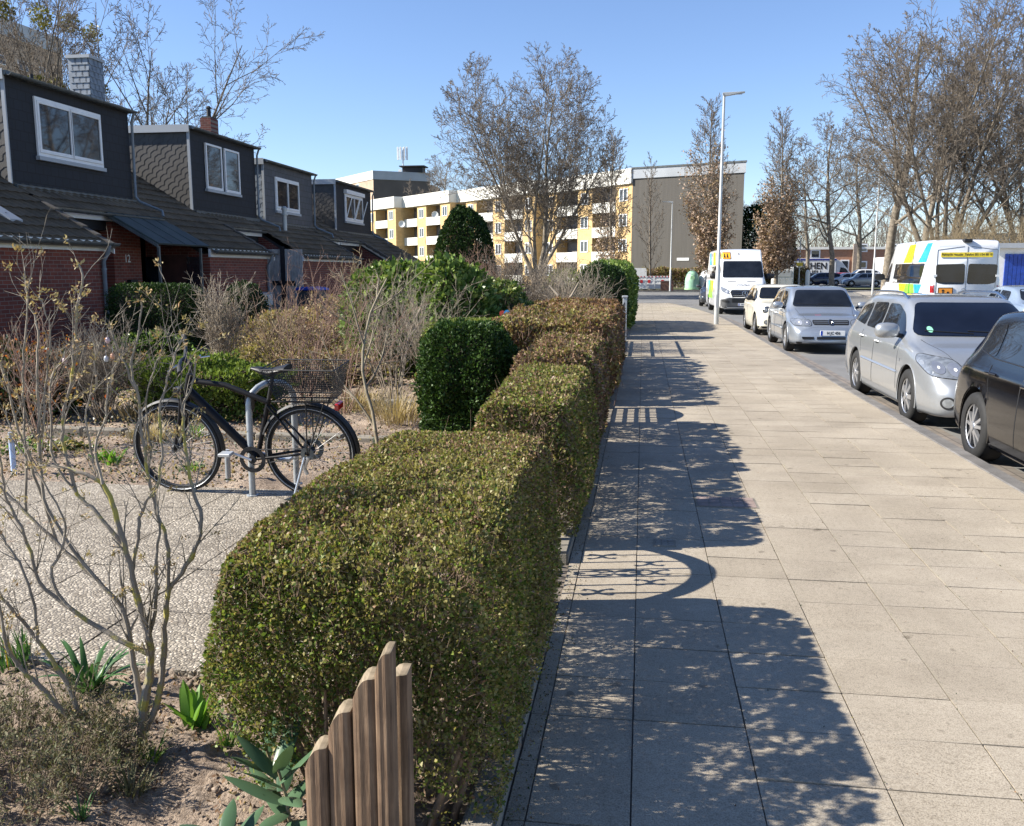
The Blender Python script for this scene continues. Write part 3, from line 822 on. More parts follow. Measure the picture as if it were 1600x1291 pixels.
for y in (22.6, 24.9):
    q = MB(); q.box(-12.80, -12.74, y, y + .06, 0, 2.34); q.build('canopy_post', M['zinc'], hA, world=True)
q = MB(); q.box(XR + .06, XR + .2, 23.45, 23.8, 1.05, 1.45); mbx = q.build('letterbox', M['black'], hA, world=True, bevel=.01)
q = MB(); q.box(XR + .2, XR + .205, 23.55, 23.62, 1.22, 1.27); q.build('name_plate', M['white'], mbx, world=True)
wh = pm('sign white', (.75, .75, .72), .6, var=.05)
o = text('12', .30, wh, hA, (XR + .065 - XW, 23.55 - 19.175, 2.02), (0, 1, 0), (0, 0, 1), .004, 'house_number')
q = MB(); q.box(XW + .002, XW + .02, 15.95, 16.25, 1.75, 1.98); s = q.build('number_plate', M['white'], hA, world=True)
o = text('8', .17, M['dark'], s, (XW + .022 - XW, 16.1 - 19.175, 1.86), (0, 1, 0), (0, 0, 1), .003, 'digit')
# skylight strip on the nearest roof
q = MB(); x0, x1 = -13.25, -14.15
q.add([(x0, 17.6, rz(x0, 2.33) + .12), (x0, 18.0, rz(x0, 2.33) + .12), (x1, 18.0, rz(x1, 2.33) + .12), (x1, 17.6, rz(x1, 2.33) + .12),
       (x0, 17.6, rz(x0, 2.33)), (x0, 18.0, rz(x0, 2.33)), (x1, 18.0, rz(x1, 2.33)), (x1, 17.6, rz(x1, 2.33))], [(0, 1, 2, 3), (0, 4, 5, 1), (1, 5, 6, 2), (2, 6, 7, 3), (3, 7, 4, 0)])
q.build('skylight', M['greycap'], hA, world=True)
# third house: pale door in the recess, letter slots
q = MB()
for i in range(14): q.box(-14.3 + i * .115, -14.3 + i * .115 + .105, 32.70, 32.735, 0, 2.5)
q.build('boarded_side', pm('pale boards', (.42, .40, .37), .6), hC, world=True)
q = MB(); q.box(-13.55, -13.38, 32.66, 32.70, 0, 2.6); q.box(-13.9, -13.0, 32.67, 32.70, 1.15, 1.32); q.build('door_strip', M['dark'], hC, world=True)
# meter box at wall of second house
t = thing('meter_box', 'grey plastic meter box on legs at the brick wall behind the saddle', 'meter box', (-12.45, 28.2, 0))
q = MB(); q.box(-12.6, -12.3, 27.7, 28.9, .55, .95); q.build('cabinet', M['lampgrey'], t, world=True, bevel=.02)
q = MB(); q.box(-12.62, -12.28, 27.68, 28.92, .951, .98); q.build('lid', M['greycap'], t, world=True)
for y in (27.8, 28.8):
    q = MB(); q.box(-12.5, -12.4, y - .04, y + .04, 0, .55); q.build('leg', M['lampgrey'], t, world=True)
# blue lidded bin
t = thing('wheelie_bin', 'dark wheelie bin with a blue lid in front of the pale boarded wall', 'bin', (-11.9, 31.6, 0))
q = MB(); q.prism([(-12.2, 0.05), (-11.6, 0.05), (-11.5, 1.0), (-12.3, 1.0)], 'y', 31.0, 32.0); q.build('body', pm('bin grey', (.05, .055, .06), .5), t, world=True, bevel=.03)
q = MB(); q.prism([(-12.36, 1.0), (-11.44, 1.0), (-11.5, 1.08), (-11.9, 1.13), (-12.3, 1.1)], 'y', 30.9, 32.1); q.build('lid', pm('bin blue', (.01, .06, .42), .4), t, world=True, bevel=.02)
for y in (31.1, 31.9):
    q = MB(); q.lathe([(.01, -.03), (.1, -.03), (.1, .03), (.01, .03)], (-12.2, y, .1), 'y', 14); q.build('wheel', M['rubber'], t, world=True)

# ------------------------------------------------------------------ flats in the distance
class Fr:      # local frame on a facade: u along, w outward, z up
    def __init__(s, o, d):
        s.o = Vector((o[0], o[1], 0)); s.d = Vector((d[0], d[1], 0)).normalized(); s.n = Vector((s.d.y, -s.d.x, 0))
    def P(s, u, w, z): p = s.o + s.d * u + s.n * w; return (p.x, p.y, z)
    def box(s, m, u0, u1, w0, w1, z0, z1, mi=0):
        v = [s.P(u, w, z) for z in (z0, z1) for w in (w0, w1) for u in (u0, u1)]
        m.add(v, [(0, 2, 3, 1), (4, 5, 7, 6), (0, 1, 5, 4), (2, 6, 7, 3), (0, 4, 6, 2), (1, 3, 7, 5)], mi)
K0 = Vector((-1.3, 97)); K1 = Vector((-41.0, 140))
fr = Fr(K0, K1 - K0)
if fr.n.y > 0: fr.n = -fr.n
LEN = (K1 - K0).length
yb_ = thing('apartment_block', 'long yellow brick apartment block with white balconies and a windowless grey end wall', 'building', (K0.x, K0.y, 0))
# sections (u0,u1,offset): later sections stand a little farther forward
SEC = [(0, 15.5, 0.0), (15.5, 33.0, 1.3), (33.0, 46.0, 2.6), (46.0, LEN, 4.0)]
ST = 2.62; NS = 4; ZT0 = 0.25; ZR = ZT0 + NS * ST
wall_ = MB(); whi = MB(); rcs = MB(); fas = MB()
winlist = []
RCW = pm('balcony recess shade tone', (.16, .13, .11), .85, var=.3, scale=.6)  # recess shade put into the colour, darker than the yellow facade
for (a, b, off) in SEC:
    pat = []        # bays
    u = a; k = 0
    bays = []
    while u < b - 1.5:
        w = 2.6 if k % 2 == 0 else 3.9
        bays.append((u, min(b, u + w), k % 2)); u += w; k += 1
    for (u0, u1, kind) in bays:
        if b - u1 < 1.5: u1 = b
        if kind == 0:
            for s_ in range(NS):
                z = ZT0 + s_ * ST
                winlist.append((u0 + .7, min(u1 - .5, u0 + 2.0), off, z + .9, z + 2.2))
            fr.box(wall_, u0, u1, -9, off, 0, ZR)
        else:
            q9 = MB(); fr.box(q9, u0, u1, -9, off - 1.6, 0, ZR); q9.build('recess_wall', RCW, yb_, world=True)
            for s_ in range(NS):
                z = ZT0 + s_ * ST
                fr.box(whi, u0 + .002, u1 - .002, off - .12, off + .05, z - .15, z + .95)
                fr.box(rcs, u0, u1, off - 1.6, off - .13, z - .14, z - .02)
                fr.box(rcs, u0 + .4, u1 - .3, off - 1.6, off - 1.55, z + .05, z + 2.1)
                winlist.append((u0 + .5, u0 + 1.7, off - 1.54, z + .2, z + 2.0))
    fr.box(fas, a - .02, b + .02, -9, off + .25, ZR + .001, ZR + 1.55)
wall_.build('facade', M['yellow'], yb_, world=True)
for q_ in range(0, len(whi.v) // 8):
    m = MB(); m.add(whi.v[q_ * 8:q_ * 8 + 8], [(0, 2, 3, 1), (4, 5, 7, 6), (0, 1, 5, 4), (2, 6, 7, 3), (0, 4, 6, 2), (1, 3, 7, 5)]); m.build('balcony', M['cream'], yb_, world=True)
BB_ = pm('balcony shade tone', (.20, .18, .17), .8)  # floors and back panels darkened in colour to stand for balcony shade
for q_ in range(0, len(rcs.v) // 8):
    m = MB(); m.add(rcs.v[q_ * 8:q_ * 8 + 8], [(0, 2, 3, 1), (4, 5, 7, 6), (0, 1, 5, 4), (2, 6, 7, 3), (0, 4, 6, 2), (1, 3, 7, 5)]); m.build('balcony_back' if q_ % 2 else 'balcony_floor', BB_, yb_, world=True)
fas.build('roof_fascia', M['cream'], yb_, world=True)
for (u0, u1, w, z0, z1) in winlist:
    m = MB(); g = MB()
    for (p, q_, r, s_) in ((u0, u1, z0, z0 + .09), (u0, u1, z1 - .09, z1), (u0, u0 + .09, z0 + .09, z1 - .09), (u1 - .09, u1, z0 + .09, z1 - .09), ((u0 + u1) / 2 - .05, (u0 + u1) / 2 + .05, z0 + .09, z1 - .09)):
        fr.box(m, p, q_, w + .003, w + .07, r, s_)
    o = m.build('window', M['frame'], yb_, world=True)
    fr.box(g, u0 + .05, u1 - .05, w + .004, w + .03, z0 + .05, z1 - .05); g.build('pane', M['aglass'], o, world=True)
# grey end wall wing
G0 = Vector((-1.28, 97)); G1 = Vector((9.6, 92.6)); gd = (G1 - G0).normalized(); gb = Vector((0.0, 1.0))
m = MB(); c_ = [G0, G1, G1 + gb * 14, G0 + gb * 14]
m.add([(p.x, p.y, z) for z in (0, 11.2) for p in c_], [(0, 1, 5, 4), (1, 2, 6, 5), (2, 3, 7, 6), (3, 0, 4, 7), (4, 5, 6, 7)])
m.build('end_wall', M['streak'], yb_, world=True)
e = .12; c2 = [G0 - gb * e - gd * e, G1 - gb * e + gd * e, G1 + gb * 14, G0 + gb * 14]
m = MB(); m.add([(p.x, p.y, z) for z in (11.21, 12.2) for p in c2], [(0, 1, 5, 4), (1, 2, 6, 5), (2, 3, 7, 6), (3, 0, 4, 7), (4, 5, 6, 7), (0, 1, 2, 3)])
m.build('end_fascia', M['greycap'], yb_, world=True)
e = .2; c2 = [G0 - gb * e - gd * e, G1 - gb * e + gd * e, G1 + gb * 14, G0 + gb * 14]
m = MB(); m.add([(p.x, p.y, z) for z in (12.201, 12.36) for p in c2], [(0, 1, 5, 4), (1, 2, 6, 5), (2, 3, 7, 6), (3, 0, 4, 7), (4, 5, 6, 7), (0, 1, 2, 3)])
m.build('roof_edge', M['zinc'], yb_, world=True)
n = Vector((gb.x, gb.y, 0)); pp = G0 + gd * 5.7 - gb * .03
m = MB(); m.obox((pp.x, pp.y, 2.9), Vector((gd.x, gd.y, 0)), n, Vector((0, 0, 1)), .65, .02, .14); s = m.build('street_sign', M['white'], yb_, world=True)
# brown tower with antenna
def block(name, lab, pts, z, wallm, sidem, capm, capz, wins=None):
    cx_, cy_ = pts[0]
    t = thing(name, lab, 'building', (cx_, cy_, 0))
    for i, mm in ((0, wallm), (1, sidem))[:len(pts) - 1]:
        a, b = Vector(pts[i]), Vector(pts[i + 1]); f_ = Fr(a, b - a)
        if f_.n.y > 0: f_.n = -f_.n
        L = (b - a).length; m = MB(); f_.box(m, 0, L, -.5, 0, 0, z); m.build('wall', mm, t, world=True)
        m = MB(); f_.box(m, -.1, L + .1, -8 if i else -.6, .12, z + .002, z + capz); m.build('fascia', capm[i], t, world=True)
        if wins and i in wins:
            du, n_, w_ = wins[i]; s_ = 0
            for k in range(n_):
                for lv in range(int(z / 2.7)):
                    u = 1.2 + k * du
                    if u + w_ > L: continue
                    m = MB(); f_.box(m, u, u + w_, .003, .05, lv * 2.7 + 1.2, lv * 2.7 + 2.5); o = m.build('window', M['frame'], t, world=True)
                    m = MB(); f_.box(m, u + .1, u + w_ - .1, .051, .06, lv * 2.7 + 1.3, lv * 2.7 + 2.4); m.build('pane', M['aglass'], o, world=True)
    return t
a = PY(583, 272, 170); b = PY(505, 285, 190); c = PY(672, 276, 176)
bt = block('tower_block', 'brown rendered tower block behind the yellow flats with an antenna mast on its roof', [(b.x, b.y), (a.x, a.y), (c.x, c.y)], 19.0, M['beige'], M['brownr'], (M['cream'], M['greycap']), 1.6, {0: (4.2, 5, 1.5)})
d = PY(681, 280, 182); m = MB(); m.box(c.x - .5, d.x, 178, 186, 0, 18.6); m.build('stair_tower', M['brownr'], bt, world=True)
am = PY(630, 268, 178)
at = thing('antenna_mast', 'pale cluster of mobile phone antenna panels on a mast on the tower roof', 'antenna', (am.x, am.y, 20.6))
q = MB(); q.cyl((am.x, am.y, 20.6), (am.x, am.y, 25.3), .14, n=8); q.tube([(am.x + .4, am.y, 20.6), (am.x, am.y, 23)], .05, 5); q.tube([(am.x - 1, am.y, 24), (am.x + .9, am.y, 24)], .06, 5); q.build('mast', M['galv'], at, world=True)
for dx, dy in ((-.95, -.2), (-.35, -.4), (.35, -.3), (.85, -.1), (0, .5)):
    q = MB(); q.box(am.x + dx - .17, am.x + dx + .17, am.y + dy - .1, am.y + dy + .1, 23.4, 25.9); q.build('panel', M['white'], at, world=True, bevel=.04)
for dx in (-.7, .6, 1.1):
    q = MB(); q.box(am.x + dx - .3, am.x + dx + .3, am.y, am.y + .4, 20.6, 21.6); q.build('cabinet', M['white'], at, world=True)
q = MB(); q.box(a.x + 4.5, a.x + 8.5, 174.5, 177, 20.6, 21.6); q.box(a.x + 4, a.x + 9, 174, 177.5, 21.7, 21.9); q.build('roof_vent', M['dark'], bt, world=True)
# far tall block at the left edge
a = PY(-25, 18, 120); b = PY(94, 62, 135)
block('tower_block', 'tall pinkish tower block behind the trees at the left edge', [(a.x, a.y), (b.x, b.y)], a.z - 2.4, M['beige'], M['beige'], (M['greycap'], M['greycap']), 2.4, {0: (4.4, 14, 2.0)})
# orange brick houses behind the car park
t = thing('brick_house', 'flat roofed orange brick house behind the car park', 'building', (40, 150, 0))
x0 = PY(1235, 400, 150).x; x1 = PY(1452, 400, 150).x; zt = PY(1300, 386, 150).z; zt2 = PY(1300, 378, 150).z
q = MB(); q.box(x0, x1, 150, 160, 0, zt - .4); q.build('wall', M['obrick'], t, world=True)
q = MB(); q.box(x0 - .2, x1 + .2, 149.7, 160, zt - .39, zt); q.build('fascia', M['cream'], t, world=True)
xs = PY(1332, 400, 150).x; q = MB(); q.box(xs, xs + .9, 149.4, 150.001, 0, zt + .5); q.build('chimney_stack', pm('grey brown', (.25, .2, .16), .8), t, world=True)
for (px0, px1, py0, py1) in ((1341, 1354, 383, 392), (1342, 1353, 410, 418), (1315, 1325, 408, 420), (1268, 1280, 392, 402), (1385, 1400, 383, 393), (1385, 1400, 408, 418)):
    A = PY(px0, py1, 149.9); B = PY(px1, py0, 149.9)
    q = MB(); q.box(A.x - .2, B.x + .2, 149.9, 149.998, A.z - .2, B.z + .2); o = q.build('window', M['frame'], t, world=True)
    q = MB(); q.box(A.x, B.x, 149.85, 149.899, A.z, B.z); q.build('pane', M['glass'], o, world=True)
# white annex and garage with blue door on the right
t = thing('white_annex', 'low white annex behind the thick tree trunk', 'building', (44, 132, 0))
A = PY(1382, 402, 132); B = PY(1412, 440, 132)
q = MB(); q.box(A.x, B.x, 132, 138, 0, A.z); q.build('wall', M['white'], t, world=True)
q = MB(); q.box(A.x + .7, A.x + 1.8, 131.9, 131.99, 0.1, 2.2); q.build('door', M['greycap'], t, world=True)
t = thing('garage', 'white garage with a blue ribbed door behind the white van', 'garage', (22, 50, 0))
A = PY(1556, 388, 50); B = PY(1800, 440, 50); C = PY(1571, 394, 50)
q = MB(); q.box(A.x, B.x, 50, 58, 0, A.z); q.build('wall', M['white'], t, world=True)
q = MB(); q.box(A.x - .3, B.x, 49.7, 58, A.z + .002, A.z + .25); q.build('roof', M['greycap'], t, world=True)
q = MB()
for k in range(24):
    x = C.x + k * .2
    q.box(x, x + .18, 49.93, 49.998, 0.05, C.z - .1)
q.build('door', pm('blue door', (.012, .05, .30), .45), t, world=True)
t = thing('white_house', 'white house wall seen through branches above the van roof', 'building', (38, 90, 0))
A = PY(1505, 370, 92); B = PY(1700, 440, 92)
q = MB(); q.box(A.x, B.x, 92, 100, 0, A.z); q.build('wall', M['white'], t, world=True)
q = MB(); q.box(A.x - .4, B.x, 91.6, 100.4, A.z + .002, A.z + .3); q.build('roof', M['zinc'], t, world=True)

for (px, py, Y) in ((637, 352, 127), (688, 338, 122)):
    q = PY(px, py, Y); m = MB(); m.lathe([(.001, .10), (.25, .07), (.45, 0), (.46, .01)], (q.x - yb_.location.x, q.y - yb_.location.y - 3.2, q.z), 'y', 18); m.build('satellite_dish', M['white'], yb_, smooth=True)

# ------------------------------------------------------------------ vehicles
def catmull(P, n):
    """P (k, d) -> smooth curve through the points, n samples per span"""
    P = np.asarray(P, dtype=float); k = len(P); out = []
    for i in range(k - 1):
        p0 = P[max(i - 1, 0)]; p1 = P[i]; p2 = P[i + 1]; p3 = P[min(i + 2, k - 1)]
        for j in range(n):
            t = j / n
            out.append(0.5 * ((2 * p1) + (-p0 + p2) * t + (2 * p0 - 5 * p1 + 4 * p2 - p3) * t * t + (-p0 + 3 * p1 - 3 * p2 + p3) * t ** 3))
    out.append(P[-1]); return np.array(out)
def pchip(x, y, xs):
    x = np.asarray(x, float); y = np.asarray(y, float); h = np.diff(x); d = np.diff(y) / h
    m = np.zeros(len(x)); m[0], m[-1] = d[0], d[-1]
    for i in range(1, len(x) - 1):
        if d[i - 1] * d[i] > 0:
            w1, w2 = 2 * h[i] + h[i - 1], h[i] + 2 * h[i - 1]
            m[i] = (w1 + w2) / (w1 / d[i - 1] + w2 / d[i])
    k = np.clip(np.searchsorted(x, xs) - 1, 0, len(x) - 2); t = (xs - x[k]) / h[k]
    return ((1 + 2 * t) * (1 - t) ** 2 * y[k] + t * (1 - t) ** 2 * h[k] * m[k] + t * t * (3 - 2 * t) * y[k + 1] + t * t * (t - 1) * h[k] * m[k + 1])
class Body:
    """smooth shell lofted along y. keys: rows of (y, zbottom, zshoulder, ztop, halfwidth, halfwidth_top)"""
    def __init__(s, keys, arches, step=0.045, lean_f=0.0, lean_r=0.0, crown=0.03, side_in=0.03):
        K = np.array(sorted(keys), float)
        ys = np.arange(K[0, 0], K[-1, 0] + 1e-6, step)
        ys = np.linspace(K[0, 0], K[-1, 0], len(ys))
        zb, zs, zt, w, wr = [pchip(K[:, 0], K[:, i], ys) for i in range(1, 6)]
        rows = []
        for i, y in enumerate(ys):
            k = min(1.0, max(0.0, (zt[i] - zs[i]) / 0.3)); H = zs[i] - zb[i]
            e = 0.02 + 0.055 * k
            pts = [(0, zb[i]), (w[i] * .8, zb[i]), (w[i] - .05, zb[i] + .015), (w[i] - .012, zb[i] + .10 * H / .6), (w[i], zb[i] + .35 * H), (w[i] - .003, zb[i] + .62 * H), (w[i] - side_in * .6, zb[i] + .88 * H), (w[i] - side_in * 1.9, zs[i]),
                   ((w[i] - side_in * 2.2) * .45 + wr[i] * .55, zs[i] + (zt[i] - e - zs[i]) * .55), (wr[i], zt[i] - e), (wr[i] * .86, zt[i] - crown * .7 * (0.4 + .6 * k)), (wr[i] * .45, zt[i] - crown * .15), (0, zt[i])]
            c = catmull(pts, 4); rows.append(c)
        R = np.array(rows); ns = R.shape[1]
        full = []
        for i, y in enumerate(ys):
            h = R[i]
            yy = np.full(ns, y)
            tf = max(0, (y - (K[-1, 0] - .55)) / .55); tr = max(0, ((K[0, 0] + .45) - y) / .45)
            zz = np.clip((h[:, 1] - .45) / .5, -0.6, 1.4)
            yy = yy - lean_f * tf * np.maximum(zz, 0) + lean_r * tr * np.maximum(zz, 0)
            right = np.stack([h[:, 0], yy, h[:, 1]], 1); left = right[1:-1][::-1].copy(); left[:, 0] *= -1
            full.append(np.concatenate([right, left]))
        V = np.array(full); nv = V.shape[1]; n = len(ys)
        faces = []
        for i in range(n - 1):
            for j in range(nv):
                l = (j + 1) % nv
                faces.append((i * nv + j, (i + 1) * nv + j, (i + 1) * nv + l, i * nv + l))
        P = V.reshape(-1, 3).copy()
        cap0 = list(range(nv)); cap1 = [(n - 1) * nv + j for j in range(nv)][::-1]
        # intact copy for ray casting
        s.bvh = BVHTree.FromPolygons([tuple(p) for p in P], faces + [tuple(cap0), tuple(cap1)])
        # wheel arches: faces wholly inside go, cut vertices slide onto the circle
        keep = []; moved = set()
        side = np.abs(P[:, 0]) > 0.62 * w.max()
        dist = []
        for (yc, zc, r) in arches:
            d = np.hypot(P[:, 1] - yc, P[:, 2] - zc); dist.append((d, r))
        for f in faces:
            drop = False
            for (d, r) in dist:
                ins = [d[a] < r for a in f]
                if all(side[a] for a in f):
                    if all(ins): drop = True
                    elif any(ins):
                        for a, q in zip(f, ins):
                            if q: moved.add(a)
                elif all(ins): drop = True
            if not drop: keep.append(f)
        for a in moved:
            if not side[a]: continue
            for (yc, zc, r), (d, _) in zip(arches, dist):
                if d[a] < r:
                    u = np.array([P[a, 1] - yc, P[a, 2] - zc]) / max(d[a], 1e-6)
                    P[a, 1], P[a, 2] = yc + u[0] * r, zc + u[1] * r
        s.P = P; s.F = keep + [cap0, cap1]; s.w = w.max()
    def build(s, mat, parent):
        me = bpy.data.meshes.new('body'); me.from_pydata([tuple(p) for p in s.P], [], s.F); me.materials.append(mat)
        bm = bmesh.new(); bm.from_mesh(me); bmesh.ops.delete(bm, geom=[v for v in bm.verts if not v.link_faces], context='VERTS')
        bmesh.ops.recalc_face_normals(bm, faces=bm.faces); bm.to_mesh(me); bm.free()
        shade(me, 50)
        o = bpy.data.objects.new('body', me); COL.objects.link(o); o.parent = parent; return o
    def hit(s, u, v, view):
        if view == 'L': o, d = Vector((-3, u, v)), Vector((1, 0, 0))
        elif view == 'R': o, d = Vector((3, u, v)), Vector((-1, 0, 0))
        elif view == 'F': o, d = Vector((u, 6, v)), Vector((0, -1, 0))
        elif view == 'B': o, d = Vector((u, -6, v)), Vector((0, 1, 0))
        else: o, d = Vector((u, v, 5)), Vector((0, 0, -1))
        r = s.bvh.ray_cast(o, d)
        if r[0] is None:
            q = o + d * (3 - s.w + .3 if view in 'LR' else 4); r = s.bvh.find_nearest(q)
        nrm = r[1]
        if nrm.dot(d) > 0: nrm = -nrm
        return r[0], nrm
def chaikin(p, n=2, rad=None):
    """round the corners of a polygon, n sets how much"""
    p = [Vector(q) for q in p]; N = len(p); o = []
    per = sum((p[i] - p[i - 1]).length for i in range(N)); rad = rad or min(.035 * n, per * .03 * n)
    for i in range(N):
        a, b, c = p[i - 1], p[i], p[(i + 1) % N]
        u = a - b; v = c - b; r = min(rad, u.length * .45, v.length * .45)
        s, e = b + u.normalized() * r, b + v.normalized() * r
        for k in range(4):
            t = k / 3; o.append(s * (1 - t) ** 2 + b * (2 * t * (1 - t)) + e * t * t)
    return o
def decal(body, poly, view, off, mat, parent, name, res=0.05, rnd=2, thick=0.0):
    poly = [Vector((a[0], a[1])) for a in poly]
    if rnd: poly = chaikin(poly, rnd)
    pts = []
    for i in range(len(poly)):
        a, b = poly[i], poly[(i + 1) % len(poly)]; n = max(1, int((b - a).length / res))
        for k in range(n): pts.append(a.lerp(b, k / n))
    nb = len(pts)
    x0, x1 = min(p.x for p in pts), max(p.x for p in pts); y0, y1 = min(p.y for p in pts), max(p.y for p in pts)
    def inside(q):
        c = False; j = nb - 1
        for i in range(nb):
            a, b = pts[i], pts[j]
            if (a.y > q.y) != (b.y > q.y) and q.x < (b.x - a.x) * (q.y - a.y) / (b.y - a.y) + a.x: c = not c
            j = i
        return c
    gx = max(1, int((x1 - x0) / res)); gy = max(1, int((y1 - y0) / res)); ext = []
    for i in range(1, gx):
        for j in range(1, gy):
            q = Vector((x0 + (x1 - x0) * i / gx, y0 + (y1 - y0) * j / gy))
            if inside(q) and min((q - p).length for p in pts[:nb]) > res * .3: ext.append(q)
    v, e, f, *_ = delaunay_2d_cdt(pts + ext, [], [list(range(nb))], 1, 1e-5)
    vs = []
    for q in v:
        p, nr = body.hit(q.x, q.y, view); vs.append(p + nr * off)
    me = bpy.data.meshes.new(name)
    nv = len(vs); fs = [tuple(t) for t in f]
    me.from_pydata([tuple(p) for p in vs], [], fs); me.materials.append(mat)
    shade(me, 60)
    # outward normals
    o = bpy.data.objects.new(name, me); COL.objects.link(o); o.parent = parent
    return o
def strip(body, pts, view, off, mat, parent, name, wd=0.008, res=0.06):
    """a thin line laid on the body"""
    P = []
    for a, b in zip(pts[:-1], pts[1:]):
        a, b = Vector(a), Vector(b); n = max(1, int((b - a).length / res))
        for k in range(n): P.append(a.lerp(b, k / n))
    P.append(Vector(pts[-1])); Q = [body.hit(p.x, p.y, view) for p in P]
    m = MB(); m.tube([q[0] + q[1] * off for q in Q], wd, 4)
    return m.build(name, mat, parent, smooth=True)
def wheel(parent, x, y, r, wdt, style, side):
    t = MB(); h = wdt / 2
    prof = [(r * .66, -h), (r * .70, -h - .004), (r * .90, -h - .006), (r * .975, -h + .012), (r, -h + .035), (r, h - .035), (r * .975, h - .012), (r * .90, h + .006), (r * .70, h + .004), (r * .66, h)]
    t.lathe(prof, (0, 0, 0), 'x', 40)
    w = t.build('wheel', M['rubber'], parent, smooth=True); w.location = (x, y, r)
    s = side; R = r * .67
    b = MB(); b.lathe([(R, -h), (R, h), (R * .96, h * .85), (R * .93, -h)], (0, 0, 0), 'x', 32)
    b.lathe([(0.001, s * h * .15), (R * .95, s * h * .15)], (0, 0, 0), 'x', 24)
    b.build('rim_well', M['black'], w, smooth=True)
    m = MB(); xo = s * h * .82
    m.lathe([(R * .93, xo), (R * 1.0, xo + s * .012), (R * 1.03, xo + s * .004)], (0, 0, 0), 'x', 40)
    def spoke(a, w0, w1, sk=0.0, r0=.12, r1=.96, lift=.02):
        c, s_ = math.cos(a), math.sin(a); d = Vector((0, c, s_)); q = Vector((0, -s_, c))
        pts = []
        for (rr_, ww, xx) in ((R * r0, w0, xo + s * lift), (R * r1, w1, xo)):
            cc = d * rr_ + q * (sk * (rr_ - R * r0))
            for k in (-1, 1): pts.append(cc + q * (k * ww) + Vector((xx, 0, 0)))
        back = [p - Vector((s * .03, 0, 0)) for p in pts]
        m.add(pts + back, [(0, 1, 3, 2), (4, 6, 7, 5), (0, 4, 5, 1), (1, 5, 7, 3), (3, 7, 6, 2), (2, 6, 4, 0)])
    if style == 'double5':
        for k in range(5):
            a = 2 * math.pi * k / 5 + .3
            spoke(a - .1, .018, .013, -.17); spoke(a + .1, .018, .013, .17)
    elif style == 'seven':
        for k in range(7): spoke(2 * math.pi * k / 7, .022, .03)
    elif style == 'cap':
        for k in range(9): spoke(2 * math.pi * k / 9, .03, .045, r0=.1, r1=.95)
    elif style == 'ten':
        for k in range(10): spoke(2 * math.pi * k / 10, .012, .02)
    m.lathe([(.001, xo + s * .03), (R * .2, xo + s * .026), (R * .24, xo - s * .005)], (0, 0, 0), 'x', 20)
    m.build('rim', M['alloy'], w, smooth=False)
    return w
def roundel(body, u, v, r, view, off, mat, parent, name, inner=None):
    return decal(body, [(u + r * math.cos(a), v + r * math.sin(a)) for a in np.linspace(0, 2 * math.pi, 14, endpoint=False)], view, off, mat, parent, name, res=.03, rnd=1)
CARGLASS = glassmat('car window glass', (0.010, 0.012, 0.016), 0.02, 0.3)
TINT = glassmat('tinted windscreen', (0.004, 0.005, 0.010), 0.05, 0.5)
P_ = {'silver': paint('silver paint', (0.30, 0.33, 0.37), .55, .36), 'wagon': paint('pale silver paint', (0.32, 0.335, 0.35), .5, .38), 'black': paint('black paint', (0.003, 0.003, 0.004), .0, .15, .45),
      'cream': paint('cream paint', (0.62, 0.59, 0.49), 0, .35), 'white': paint('white paint', (0.66, 0.67, 0.68), 0, .35), 'ltblue': paint('pale blue paint', (0.30, 0.37, 0.46), .45, .35),
      'grey': paint('grey paint', (0.26, 0.27, 0.29), .5, .35), 'navy': paint('navy paint', (0.012, 0.02, 0.055), .2, .3), 'red': paint('red paint', (0.30, 0.02, 0.02), 0, .3), 'dkgrey': paint('dark grey paint', (0.035, 0.037, 0.04), .2, .3),
      'bumpergrey': pm('grey bumper plastic', (0.07, 0.072, 0.075), .55, var=.2)}
PLATEW = pm('number plate white', (.72, .72, .70), .4, var=.05); PLATEB = pm('number plate blue', (.01, .05, .35), .4)
INK = pm('black lettering', (.012, .012, .012), .6)
def plate(parent, x, y, z, txt, face=1, wd=.52):
    m = MB(); y0, y1 = (y, y + .012) if face > 0 else (y - .012, y)
    m.box(x - wd / 2, x + wd / 2, y0, y1, z - .055, z + .055); p = m.build('number_plate', PLATEW, parent, bevel=.004)
    m = MB(); yy = (y1, y1 + .002) if face > 0 else (y0 - .002, y0)
    s = -1 if face > 0 else 1
    xx = sorted((x + s * -1 * (wd / 2 - .01) * 1, x + s * -1 * (wd / 2 - .05)))
    m.box(xx[0], xx[1], yy[0], yy[1], z - .05, z + .05); m.build('plate_band', PLATEB, p)
    if txt:
        text(txt, .085, INK, p, (x + (-.02 if face > 0 else .02), (y1 + .003) if face > 0 else (y0 - .003), z), (-1 if face > 0 else 1, 0, 0), (0, 0, 1), .003, 'plate_lettering', .88)
    return p
